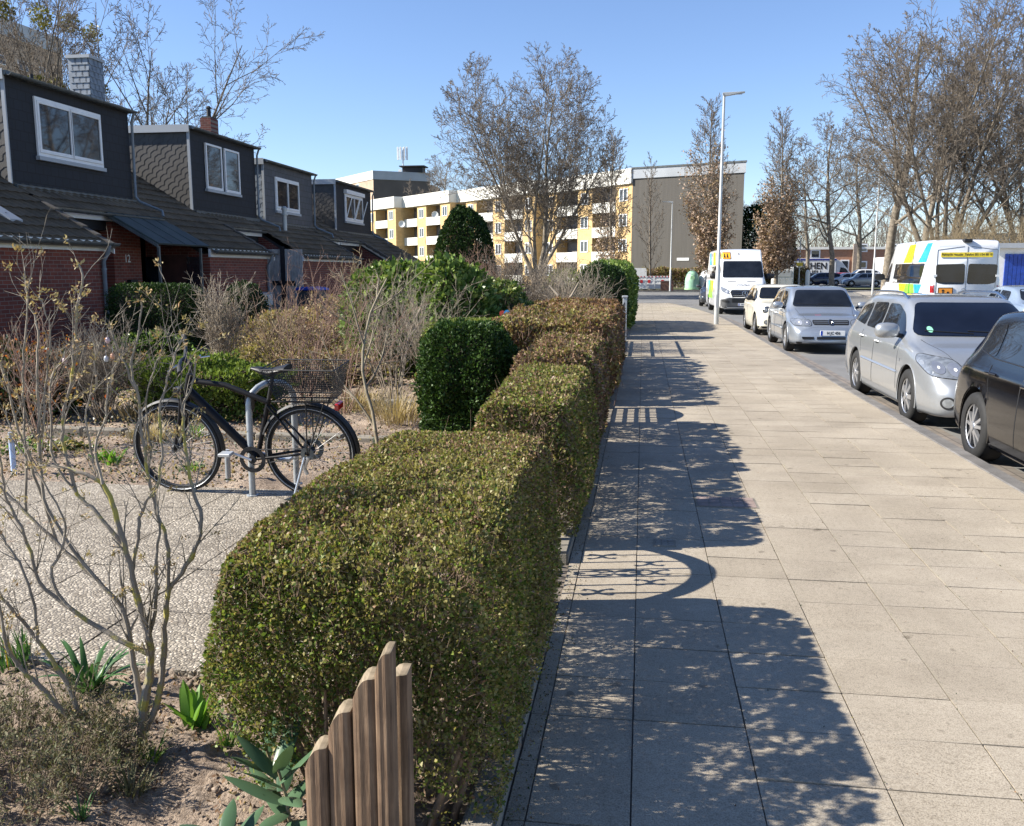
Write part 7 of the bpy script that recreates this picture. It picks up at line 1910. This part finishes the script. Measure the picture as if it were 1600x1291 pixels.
# ------------------------------------------------------------------ big bare shrub in the foreground
t = thing('bud_shrub', 'many stemmed bare shrub with swelling buds in the sandy bed', 'shrub', (-1.72, 2.72, 0), 0)
SB = pm('shrub bark', (0.26, 0.225, 0.175), 0.85, var=0.35, scale=16, bmp=.6, bscale=70, bdist=.004)
def lichen():
    m_, nt, b = newmat('lichen bark'); v = coord(nt, kind='World')
    c = mixc(nt, ramp(nt, noise(nt, v, 13, 5), [(.52, (0, 0, 0)), (.62, (1, 1, 1))]), (0.25, 0.215, 0.17), (0.38, 0.33, 0.08))
    nt.links.new(c, b.inputs['Base Color']); b.inputs['Roughness'].default_value = .9; bump(nt, b, noise(nt, v, 60, 4), .7, .004); return m_
LB = lichen()
STEMS = [   # pixel polyline, Y start, Y end, radius start, end
    ([(222, 1182), (224, 1120), (232, 1060), (233, 1000), (215, 935), (197, 865), (180, 800), (160, 757), (120, 735), (60, 727)], 2.72, 2.65, .020, .004),
    ([(226, 1130), (214, 1070), (205, 1010), (190, 950), (150, 905), (90, 850), (40, 800), (0, 760)], 2.72, 2.75, .013, .004),
    ([(228, 1140), (250, 1080), (258, 1000), (262, 930), (275, 905), (305, 860), (314, 810), (300, 760), (290, 700), (285, 640), (300, 600), (305, 560)], 2.72, 2.85, .013, .0028),
    ([(262, 930), (262, 860), (245, 800), (232, 740), (222, 680), (215, 620), (205, 570), (215, 530), (222, 470)], 2.75, 2.8, .008, .0025),
    ([(200, 1186), (160, 1170), (130, 1150), (95, 1110), (60, 1070), (30, 1040), (10, 1000), (0, 960)], 2.7, 2.55, .013, .005),
    ([(200, 1184), (165, 1150), (130, 1120), (100, 1060), (60, 1000), (25, 960), (0, 930)], 2.72, 2.6, .012, .005),
    ([(228, 1020), (170, 990), (110, 950), (62, 910), (45, 850), (20, 800), (5, 760), (0, 700)], 2.7, 2.6, .010, .003),
    ([(205, 900), (215, 840), (222, 800), (245, 760), (252, 700), (250, 640), (262, 590), (280, 540), (290, 520)], 2.7, 2.8, .007, .0025),
    ([(190, 850), (150, 800), (120, 770), (100, 700), (98, 650), (110, 600), (116, 540), (122, 480), (130, 430), (122, 412)], 2.7, 2.75, .008, .003),
    ([(150, 905), (100, 840), (70, 780), (62, 700), (60, 640), (58, 580), (60, 520), (45, 470), (40, 440)], 2.72, 2.75, .007, .0025),
    ([(62, 700), (70, 640), (72, 590), (78, 530), (70, 480), (62, 465)], 2.74, 2.76, .004, .002),
    ([(90, 850), (60, 760), (35, 690), (15, 620), (0, 560)], 2.75, 2.7, .006, .003),
    ([(40, 800), (38, 700), (36, 620), (38, 550), (42, 480), (42, 445)], 2.75, 2.7, .005, .0022),
    ([(180, 800), (150, 740), (140, 690), (135, 640), (150, 600), (148, 560)], 2.7, 2.7, .005, .002),
    ([(120, 770), (85, 720), (80, 650), (80, 590), (105, 560), (118, 545)], 2.7, 2.7, .005, .002),
    ([(232, 740), (235, 700), (228, 640), (240, 580), (250, 555)], 2.8, 2.82, .004, .002),
    ([(215, 620), (200, 580), (180, 540), (172, 510)], 2.8, 2.82, .004, .002),
    ([(233, 1000), (245, 940), (243, 880), (250, 820), (240, 770)], 2.72, 2.7, .007, .003),
    ([(110, 950), (80, 900), (100, 850), (95, 800), (60, 740), (30, 700), (8, 640)], 2.65, 2.7, .006, .002),
    ([(60, 1000), (50, 930), (30, 880), (10, 850), (0, 830)], 2.6, 2.6, .006, .003),
    ([(30, 1040), (10, 1010), (0, 940)], 2.55, 2.5, .006, .004),
    ([(160, 757), (150, 700), (165, 650), (170, 600), (185, 560)], 2.66, 2.7, .005, .002)]
main = []; thin = []; tips = []; g = random.Random(10)
for (pl, ya, yb2_, ra, rb) in STEMS:
    P = [PY(x, y, ya + (yb2_ - ya) * i / (len(pl) - 1)) for i, (x, y) in enumerate(pl)]
    C = catmull([tuple(p) for p in P], 4); n = len(C)
    jit = np.array([[g.gauss(0, .0022) for _ in range(3)] for _ in range(n)]); C = C + jit
    R = [ra + (rb - ra) * (i / (n - 1)) ** .8 for i in range(n)]
    main.append((C, R))
    tips.append((C[-1], C[-1] - C[-3]))
    for k in range(int(n * .42)):
        i = g.randrange(n // 4, n - 1); d = Vector(C[i + 1] - C[i]).normalized(); s = perp(d, g)
        nd = (d * .9 + s * g.uniform(.4, .9) + Vector((0, 0, .45))).normalized(); out = []
        pr = dict(n=[2], seg=[.035, .03], wob=[.09, .12], up=[1.2, .8], ang=[38], len=[.55], **{'from': [.3]}, rr=.7, rmin=.0011)
        grow(out, g, Vector(C[i]), nd, g.uniform(.05, .26), max(.0013, R[i] * .45), 0, pr); thin += [o[1:] for o in out]
        o = out[-1]; 
        if g.random() < .55: tips.append((np.array(o[4:7]), np.array(o[4:7]) - np.array(o[1:4])))
m = MB()
for C, R in main[:9]: m.tube([tuple(c) for c in C], list(R), 8)
m.build('stems', LB, t, world=True, smooth=True)
m = MB()
for C, R in main[9:]: m.tube([tuple(c) for c in C], list(R), 6)
m.build('stems', SB, t, world=True, smooth=True)
segmesh('twigs', thin, SB, t, 4, world=True)
BP = []; BN = []; g2 = np.random.RandomState(2)
for p, d in tips:
    d = np.array(d) / (np.linalg.norm(d) + 1e-9); k = g2.randint(9, 20)
    for _ in range(k): BP.append(np.array(p) + g2.normal(size=3) * .007); BN.append(d * 1.1 + g2.normal(size=3) * .7)
# one small bud at many nodes too
for C, R in main:
    for i in range(3, len(C), 2):
        BP.append(C[i] + g2.normal(size=3) * .002); BN.append(g2.normal(size=3) + [0, 0, .8])
leaves('buds', np.array(BP), .0145, M['bud'], t, 3, aspect=.42, N=np.array(BN) * 1.5, up=.2)

# ------------------------------------------------------------------ wooden pickets
t = thing('wooden_gate', 'small weathered wooden picket gate with stepped rounded tops in the foreground', 'gate', (-.66, 1.9, 0))
def picket(x0, w, ztop, y, drop, par, lab=None):
    """half round stake whose head is sawn in a curve"""
    n = 9; front = []                        # rounded front in plan
    for i in range(n): a = math.pi * i / (n - 1); front.append((x0 + w / 2 - math.cos(a) * w / 2, y - math.sin(a) ** .6 * .017 * (1 if abs(math.cos(a)) > .2 else .88)))
    def top(x): f = (x - x0) / w; return ztop - drop * (1 - min(1, f / .72)) ** 2.0 * 1.0
    # the head surface slopes back as well
    vs = [(px, py, -.02) for px, py in front] + [(px, py, top(px)) for px, py in front] + [(px, y + .03, -.02) for px, py in front] + [(px, y + .03, top(px) + .012) for px, py in front]
    m = MB(); fs = []; mi = []
    for i in range(n - 1):
        m.add([vs[i], vs[i + 1], vs[n + i + 1], vs[n + i]], [(0, 1, 2, 3)], 0)
        m.add([vs[n + i], vs[n + i + 1], vs[3 * n + i + 1], vs[3 * n + i]], [(0, 1, 2, 3)], 1)
        m.add([vs[2 * n + i], vs[2 * n + i + 1], vs[3 * n + i + 1], vs[3 * n + i]], [(3, 2, 1, 0)], 0)
    m.add([vs[0], vs[n], vs[3 * n], vs[2 * n]], [(0, 1, 2, 3)], 0); m.add([vs[n - 1], vs[2 * n - 1], vs[4 * n - 1], vs[3 * n - 1]], [(3, 2, 1, 0)], 0)
    return m.build('picket', [M['wood'], M['endgrain']], par, world=True)
for (px, py, w_, y) in ((476, 1160, .062, 1.90), (512, 1103, .064, 1.905), (550, 1052, .064, 1.90), (585, 1013, .046, 1.895)):
    a = PY(px, py, y); picket(a.x, w_ - .004, a.z - .006, y, .062, t)
a = PY(606, 1050, 2.0); picket(a.x - .01, .062, a.z, 2.0, .05, t)
m = MB(); m.box(-.80, -.50, 1.93, 1.955, .22, .28); m.box(-.80, -.50, 1.93, 1.955, .02, .08); m.build('rail', M['wood'], t, world=True, bevel=.004)

# ------------------------------------------------------------------ bicycle and rack
B0 = PZ(487, 776, .03); B1 = PZ(281, 768, .03)      # contact points rear, front
fwd = (B1 - B0); WBL = 1.07; rzb = math.atan2(fwd.y, fwd.x)
t = thing('bicycle', 'black trekking bicycle with a wire basket leaning on the rack', 'bicycle', (B0.x + .02, B0.y, .03), rzb)
t.rotation_euler = (math.radians(-7), 0, rzb)
FR = M['bikeblack']
s_ = fwd.length / WBL
def bk(u, z, w=0.0): return (u * s_, w, z)      # u forward, z up, w to the left side of the rider
def bt(name, pts, r, mat, par=t, n=10, closed=False):
    m = MB(); m.tube(pts, r, n, closed=closed); return m.build(name, mat, par, smooth=True)
bt('down_tube', [bk(.92, .80), bk(.43, .30)], .032, FR); bt('top_tube', [bk(.90, .87), bk(.62, .84), bk(.30, .72)], .020, FR)
bt('seat_tube', [bk(.42, .30), bk(.29, .74)], .018, FR); bt('seat_post', [bk(.29, .74), bk(.235, .94)], .014, M['black'])
bt('head_tube', [bk(.89, .92), bk(.945, .74)], .024, FR)
for w_ in (-.055, .055):
    bt('chain_stay', [bk(.42, .29, w_ * .5), bk(0, .355, w_)], .010, FR); bt('seat_stay', [bk(.30, .70, w_ * .4), bk(0, .355, w_)], .009, FR)
    bt('fork_leg', [bk(.955, .73, w_), bk(.98, .60, w_), bk(1.055, .355, w_)], [.017, .017, .012], FR)
bt('fork_crown', [bk(.955, .735, -.06), bk(.955, .735, .06)], .018, FR)
bt('stem', [bk(.885, .93), bk(.872, .99), bk(.93, 1.03)], .016, M['black'])
hb = bt('handlebar', [bk(1.09, 1.12, -.33), bk(1.01, 1.08, -.20), bk(.94, 1.03, -.05), bk(.92, 1.03, .05), bk(.85, 1.03, .20), bk(.79, 1.01, .31)], .0125, M['black'])
for sg in (-1, 1):
    bt('grip', [bk(1.04, 1.10, -.255), bk(1.105, 1.13, -.355)] if sg < 0 else [bk(.83, 1.025, .235), bk(.775, 1.005, .335)], .018, M['rubber'], hb); bt('brake_lever', [bk(.885, 1.02, sg * .17), bk(.93, .99, sg * .22), bk(.88, .985, sg * .30)], .006, M['chrome'], hb)
    bt('brake_cable', [bk(.89, 1.02, sg * .15), bk(1.05, 1.03, sg * .12), bk(1.10, .90, sg * .05), bk(1.02, .75, 0)], .0028, M['black'], hb, 5)
def bwheel(u, nm):
    m = MB(); R = .352; pts = []
    r_t = .021
    N = 48; vs = []; fs = []
    for i in range(N):
        a = 2 * math.pi * i / N
        for k in range(8):
            b = 2 * math.pi * k / 8; rr_ = R - r_t + r_t * math.cos(b); vs.append((u * s_ + rr_ * math.cos(a), r_t * math.sin(b), .353 + rr_ * math.sin(a)))
    for i in range(N):
        j = (i + 1) % N
        for k in range(8): l = (k + 1) % 8; fs.append((i * 8 + k, i * 8 + l, j * 8 + l, j * 8 + k))
    m.add(vs, fs); w = m.build(nm, M['rubber'], t, smooth=True)
    m = MB(); c = (u * s_, 0, .353)
    m.tube([(c[0] + (R - .045) * math.cos(a), 0, c[2] + (R - .045) * math.sin(a)) for a in np.linspace(0, 2 * math.pi, 48, endpoint=False)], .010, 6, closed=True); m.build('rim', M['black'], w, smooth=True)
    for y_ in (-.0205, .0205):
        m = MB(); m.tube([(c[0] + (R - .026) * math.cos(a), y_, c[2] + (R - .026) * math.sin(a)) for a in np.linspace(0, 2 * math.pi, 48, endpoint=False)], .0022, 4, closed=True); m.build('reflective_stripe', M['galv'], w, smooth=True)
    m = MB()
    for k in range(32):
        a = 2 * math.pi * k / 32; b = a + (.45 if k % 4 < 2 else -.45); y_ = .028 if k % 2 else -.028
        m.tube([(c[0] + .022 * math.cos(b), y_, c[2] + .022 * math.sin(b)), (c[0] + (R - .05) * math.cos(a), 0, c[2] + (R - .05) * math.sin(a))], .0010, 3)
    m.build('spokes', M['galv'], w)
    m = MB(); m.lathe([(.001, -.05), (.018, -.05), (.03, -.03), (.018, -.01), (.018, .01), (.03, .03), (.018, .05), (.001, .05)], c, 'y', 14); m.build('hub', M['black'], w, smooth=True)
    return w
bwheel(0, 'rear_wheel'); bwheel(1.065, 'front_wheel')
def fender(u, a0, a1, nm):
    m = MB(); vs = []; fs = []; N = 24; R = .375
    for i in range(N + 1):
        a = a0 + (a1 - a0) * i / N
        for (w_, dr) in ((-.028, -.014), (-.018, 0), (.018, 0), (.028, -.014)): vs.append((u * s_ + (R + dr) * math.cos(a), w_, .353 + (R + dr) * math.sin(a)))
    for i in range(N):
        for k in range(3): fs.append((i * 4 + k, i * 4 + k + 1, i * 4 + k + 5, i * 4 + k + 4))
    m.add(vs, fs); return m.build(nm, M['black'], t, smooth=True)
fender(0, math.radians(20), math.radians(200), 'rear_fender'); fender(1.065, math.radians(45), math.radians(190), 'front_fender')
m = MB(); m.lathe([(.07, -.003), (.10, -.003), (.10, .003), (.07, .003)], bk(.43, .30, .07), 'y', 28); m.lathe([(.001, .004), (.03, .004), (.03, .02), (.001, .02)], bk(.43, .30, .06), 'y', 12); cr = m.build('chainring', M['dark'], t, smooth=True)
bt('crank', [bk(.43, .30, .085), bk(.585, .355, .09)], .011, M['alloy'], cr); bt('crank', [bk(.43, .30, -.085), bk(.275, .245, -.09)], .011, M['alloy'], cr)
for (u, z, w_) in ((.60, .36, .14), (.26, .24, -.14)):
    m = MB(); m.box(u * s_ - .045, u * s_ + .045, w_ - .04, w_ + .04, z - .012, z + .012); m.build('pedal', M['galv'], cr, bevel=.004)
for z0 in (.075, -.04): bt('chain', [bk(.43, .30 + z0, .07), bk(.0, .353 + z0 * .55, .06)], .004, M['dark'], cr, 5)
m = MB(); m.lathe([(.02, -.004), (.05, -.004), (.05, .004), (.02, .004)], bk(0, .353, .062), 'y', 20); m.build('sprocket', M['zinc'], t, smooth=True)
m = MB(); m.lathe([(.045, -.002), (.08, -.002), (.08, .002), (.045, .002)], bk(0, .353, -.06), 'y', 24); m.build('brake_disc', M['zinc'], t, smooth=True)
bt('kickstand', [bk(.02, .33, .075), bk(.10, .02, .17)], .009, M['alloy'])
bt('derailleur', [bk(-.01, .33, .07), bk(.03, .25, .07), bk(.01, .20, .07)], .014, M['alloy'])
# saddle
m = MB(); rows = []
for i in range(11):
    f = i / 10; u = .12 + .28 * f; w_ = .072 * (1 - f) ** .75 + .016; z = .965 + .012 * math.cos(f * 6) - .006 * f
    rows.append([(u * s_, w_ * math.cos(b), z + (.022 if math.sin(b) > 0 else .030) * math.sin(b) * (1 if f < .9 else .5)) for b in np.linspace(0, 2 * math.pi, 14, endpoint=False)])
vs = [p for r_ in rows for p in r_]; fs = []
for i in range(10):
    for k in range(14): fs.append((i * 14 + k, i * 14 + (k + 1) % 14, (i + 1) * 14 + (k + 1) % 14, (i + 1) * 14 + k))
fs += [tuple(range(14))[::-1], tuple(10 * 14 + k for k in range(14))]; m.add(vs, fs); m.build('saddle', M['black'], t, smooth=True)
# carrier and basket
for w_ in (-.06, .06):
    bt('carrier_rail', [bk(.24, .74, w_), bk(-.22, .745, w_)], .006, M['black']); bt('carrier_strut', [bk(-.02, .745, w_), bk(0, .36, w_ * 1.1)], .005, M['black']); bt('carrier_strut', [bk(-.16, .745, w_), bk(-.01, .36, w_ * 1.1)], .005, M['black'])
m = MB(); b0 = [(-.23, -.13), (.17, -.13), (.17, .13), (-.23, .13)]; b1 = [(-.29, -.17), (.26, -.17), (.26, .17), (-.29, .17)]; zb_, zt_ = .765, 1.0
def lerp2(a, b, f): return (a[0] + (b[0] - a[0]) * f, a[1] + (b[1] - a[1]) * f)
for k in range(4):
    a0_, a1_, c0, c1 = b0[k], b0[(k + 1) % 4], b1[k], b1[(k + 1) % 4]; n = 32 if k % 2 == 0 else 18
    for i in range(n):
        f = i / n; p, q = lerp2(a0_, a1_, f), lerp2(c0, c1, f); zt2 = zt_ - (.0 if k % 2 else .0)
        m.tube([bk(p[0], zb_, p[1]), bk(q[0], zt2, q[1])], .0019, 3)
    for h in np.linspace(0, 1, 15):
        p, q = lerp2(a0_, c0, h), lerp2(a1_, c1, h); z = zb_ + (zt_ - zb_) * h; m.tube([bk(p[0], z, p[1]), bk(q[0], z, q[1])], .0019 if 0 < h < 1 else .0045, 4)
for i in range(16): f = i / 15; p, q = lerp2(b0[0], b0[1], f), lerp2(b0[3], b0[2], f); m.tube([bk(p[0], zb_, p[1]), bk(q[0], zb_, q[1])], .0013, 3)
m.build('basket', M['black'], t)
m = MB(); p_ = bk(-.245, .70); m.box(p_[0] - .02, p_[0] + .015, -.05, .05, .68, .73); m.build('rear_light', M['red_lens'], t, bevel=.006)
m = MB(); p_ = bk(1.0, .80); m.box(p_[0] - .03, p_[0] + .03, -.03, .03, .76, .82); m.build('front_light', M['black'], t, bevel=.01)
bt('cable_lock', [bk(.47, .78, -.03), bk(.50, .70, -.06), bk(.47, .60, -.05), bk(.44, .66, -.04), bk(.43, .78, -.03)], .012, M['black'], n=8)
# rack
R0, R1 = PZ(395, 775, .03), PZ(464, 757, .03); t = thing('bicycle_rack', 'galvanised tubular hoop rack holding the black bicycle', 'bicycle rack', ((R0.x + R1.x) / 2, (R0.y + R1.y) / 2, 0))
hz_ = .86; mid = (R0 + R1) / 2; hv = (R1 - R0); rr_ = .15
pts = [Vector((R0.x, R0.y, 0)), Vector((R0.x, R0.y, hz_ - rr_))]
for k in range(1, 10): a = math.pi * k / 10; pts.append(mid - hv * .5 * math.cos(a) + Vector((0, 0, hz_ - rr_ - .03 + rr_ * math.sin(a))))
pts += [Vector((R1.x, R1.y, hz_ - rr_)), Vector((R1.x, R1.y, 0))]
m = MB(); m.tube(pts, .024, 14); m.build('hoop', M['steel_rack'], t, world=True, smooth=True)
for R_q in (R0, R1):
    m = MB(); m.lathe([(.03, .0), (.045, .0), (.045, .008), (.03, .012)], (R_q.x, R_q.y, .032), 'z', 16); m.build('foot_plate', M['steel_rack'], t, world=True, smooth=True)
for (px, py, hh, lab, c_) in ((357, 748, .24, 'short grey post left of the rack behind the pedal', None), (22, 738, .36, 'short white and blue marker stake at the left edge of the path', 1)):
    q = PZ(px, py, .02); t = thing('marker_post', lab, 'post', (q.x, q.y, 0), 0)
    m = MB(); m.cyl((0, 0, 0), (0, 0, hh * (.75 if c_ else 1)), .022, n=12); m.build('shaft', pm('pale blue', (.50, .62, .85), .4) if c_ else M['steel_rack'], t, smooth=True)
    m = MB(); m.cyl((0, 0, hh * (.75 if c_ else 1)), (0, 0, hh * (.75 if c_ else 1) + (.09 if c_ else .02)), .023, .021, n=12); m.build('cap', M['greycap'], t, smooth=True)

# ------------------------------------------------------------------ lamp posts
def lamp(lab, x, y, h, armx, side=1, z=0.0, sc=1.0, band=None):
    t = thing('street_lamp', lab, 'lamp post', (x, y, z), 0, 'street lamps')
    m = MB(); m.tube([(0, 0, 0), (0, 0, h * .24), (0, 0, h * .245), (0, 0, h)], [.078 * sc, .075 * sc, .055 * sc, .038 * sc], 14); p_ = m.build('pole', M['lampgrey'], t, smooth=True)
    m = MB(); m.box(-.035, .035, -.079, -.07, .55, .95); m.build('service_door', M['greycap'], p_)
    m = MB(); a = armx; m.add([(-.05 * side, -.09, h + .02), (-.05 * side, .09, h + .02), (a * side, .07, h + .075), (a * side, -.07, h + .075), (-.02 * side, -.05, h - .06), (-.02 * side, .05, h - .06), (a * side, .05, h + .035), (a * side, -.05, h + .035), (-.05 * side, -.05, h + .06), (-.05 * side, .05, h + .06)],
                       [(0, 1, 9, 8), (8, 9, 2, 3), (4, 7, 6, 5), (0, 8, 3, 7, 4), (1, 5, 6, 2, 9), (0, 4, 5, 1), (2, 6, 7, 3)])
    hd = m.build('lamp_head', M['lampgrey'], t, bevel=.012, bevseg=2)
    m = MB(); m.box(min(.15 * side, (a - .08) * side), max(.15 * side, (a - .08) * side), -.045, .045, h + .0, h + .026); m.build('lens', M['greycap'], hd)
    if band:
        m = MB(); m.box(-.3, .3, -.08, .08, band, band + .35); m.build('yellow_sign', pm('sign yellow', (.7, .5, .05), .5), t)
    return t
lamp('tall grey street lamp standing at the kerb beside the white minibus', 2.35, 29.42, 7.05, .62)
lamp('street lamp in front of the grey end wall', PY(1047, 450, 78).x, 78, 7.4, .85, -1)
lamp('slim street lamp on the far pavement corner', PY(1363, 460, 66).x, 66, 9.2, .3)
lamp('distant street lamp with a small yellow sign beside the removal truck', PY(1248, 440, 96).x, 96, 5.2, .2, 1, 0, 1.2, 2.2)
# ------------------------------------------------------------------ containers and site barriers across the junction
def igloo(lab, px, Y, r, h, mat, lidm, yellow=None):
    x = PY(px, 450, Y).x; t = thing('recycling_container', lab, 'container', (x, Y, .02), 0, 'recycling containers')
    m = MB(); m.lathe([(r, 0.12), (r * 1.0, h * .45), (r * .93, h * .65), (r * .75, h * .83), (r * .45, h * .96), (.001, h)], (0, 0, 0), 'z', 28); m.build('shell', mat, t, smooth=True)
    m = MB(); m.lathe([(.001, .0), (r * 1.04, 0), (r * 1.06, .14), (r * .98, .15)], (0, 0, 0), 'z', 28); m.build('base', lidm, t, smooth=True)
    m = MB(); m.lathe([(.001, -.02), (.2, -.02), (.22, .02), (.001, .02)], (0, -r * .93, h * .62), 'y', 18); m.build('opening', lidm, t, smooth=True)
    m = MB(); m.tube([(-.15, 0, h - .03), (-.15, 0, h + .12), (.15, 0, h + .12), (.15, 0, h - .03)], .03, 6); m.build('lifting_eye', M['galv'], t, smooth=True)
igloo('pale green dome shaped glass container at the junction', 1081, 84, .64, 1.72, pm('pale green plastic', (.30, .52, .36), .5, var=.2, scale=2), pm('green plastic', (.36, .60, .33), .5))
igloo('white dome shaped container partly behind the white minibus', 1103, 84.5, .68, 1.75, M['white'], M['greycap'])
x = PY(1222, 440, 90).x; t = thing('clothes_container', 'white and grey clothes collection container by the hedge', 'container', (x, 90, .02))
m = MB(); m.box(-.95, .95, -.6, .6, 0, 2.05); m.build('body', M['white'], t, bevel=.04)
m = MB(); m.box(-.7, .7, -.64, -.602, 1.15, 1.75); m.build('hatch', M['greycap'], t)
for k in range(3):
    m = MB(); m.box(-.8 + k * .56, -.8 + k * .56 + .48, -.625, -.602, .25, 1.0); m.build('panel', M['greycap'], t)
RW = pm('barrier red', (.55, .03, .03), .5)
for i, (px, lab) in enumerate(((1002, 'leftmost red and white site barrier at the junction'), (1014, 'red and white site barrier second from the left'), (1035, 'long red and white site barrier right of the brown crate'))):
    x = PY(px, 450, 82).x; w_ = .85 if i < 2 else 1.4; t = thing('site_barrier', lab, 'barrier', (x, 82 + i * .25, .02), 0, 'site barriers')
    m = MB()
    for z in (.1, .45, .8, 1.12): m.box(-w_ / 2, w_ / 2, -.03, .03, z, z + .12)
    for s in (-1, 1): m.box(s * w_ / 2 - .04, s * w_ / 2 + .04, -.035, .035, 0, 1.24)
    m.box(-w_ / 2 + .04, w_ / 2 - .04, -.01, .01, .1, 1.2); m.build('frame', M['white'], t)
    n = int(w_ / .14)
    for k in range(n):
        if k % 2: continue
        m = MB(); m.box(-w_ / 2 + .06 + k * .14, -w_ / 2 + .16 + k * .14, -.045, -.036, 1.13, 1.23); m.build('red_stripe', RW, t)
    m = MB(); m.box(-.12, .12, -.042, -.036, .62, .80 + .1); m.build('red_sign', RW, t)
    for s in (-1, 1):
        m = MB(); m.box(s * w_ / 2 - .1, s * w_ / 2 + .1, -.3, .3, 0, .08); m.build('foot', M['dark'], t)
x = PY(1042, 450, 80.5).x; t = thing('brown_crate', 'brown wooden crate in front of the site barriers', 'crate', (x, 80.5, .0))
m = MB(); m.box(-.55, .55, -.4, .4, 0, .78); m.build('box', pm('crate brown', (.17, .085, .055), .8), t, bevel=.02)
m = MB(); m.box(-.58, .58, -.43, .43, .781, .84); m.build('lid', pm('crate lid', (.22, .12, .08), .8), t)
x = PY(997, 445, 83).x; t = thing('info_board', 'white board standing behind the site barriers', 'sign', (x, 84, .02))
m = MB(); m.box(-.75, .75, -.03, .03, 1.2, 1.95); m.build('panel', M['white'], t)
for s in (-1, 1):
    m = MB(); m.box(s * .6 - .04, s * .6 + .04, .031, .09, 0, 1.9); m.build('leg', M['galv'], t)
x = PY(1256, 440, 97).x; t = thing('advert_post', 'small white rounded post by the distant lamp', 'post', (x, 95, .02)); m = MB(); m.lathe([(.22, 0), (.22, 1.5), (.15, 1.75), (.001, 1.82)], (0, 0, 0), 'z', 16); m.build('body', M['white'], t, smooth=True); m = MB(); m.lathe([(.24, 0), (.24, .2), (.22, .22)], (0, 0, 0), 'z', 16); m.build('base', M['greycap'], t, smooth=True)
# far bank of bare trees closing the horizon
rng = random.Random(77); segs = []
for i in range(560):
    x = rng.uniform(14, 150); y = rng.uniform(165, 200); h = rng.uniform(6, 13)
    out = []; grow(out, rng, Vector((x, y, 0)), Vector((rng.gauss(0, .1), rng.gauss(0, .1), 1)), h, .10, 0, dict(n=[9, 5], seg=[2, 1.2, .9], wob=[.06, .12, .2], up=[.0, .03, .03], ang=[42, 42], len=[.42, .5], **{'from': [.2, .2]}, rr=.6, rmin=.028)); segs += [o[1:] for o in out]
tag(segmesh('distant_trees', segs, M['twig'], None, 3, smooth=False), 'far belt of bare trees closing the view behind the car park', 'trees', kind='stuff')
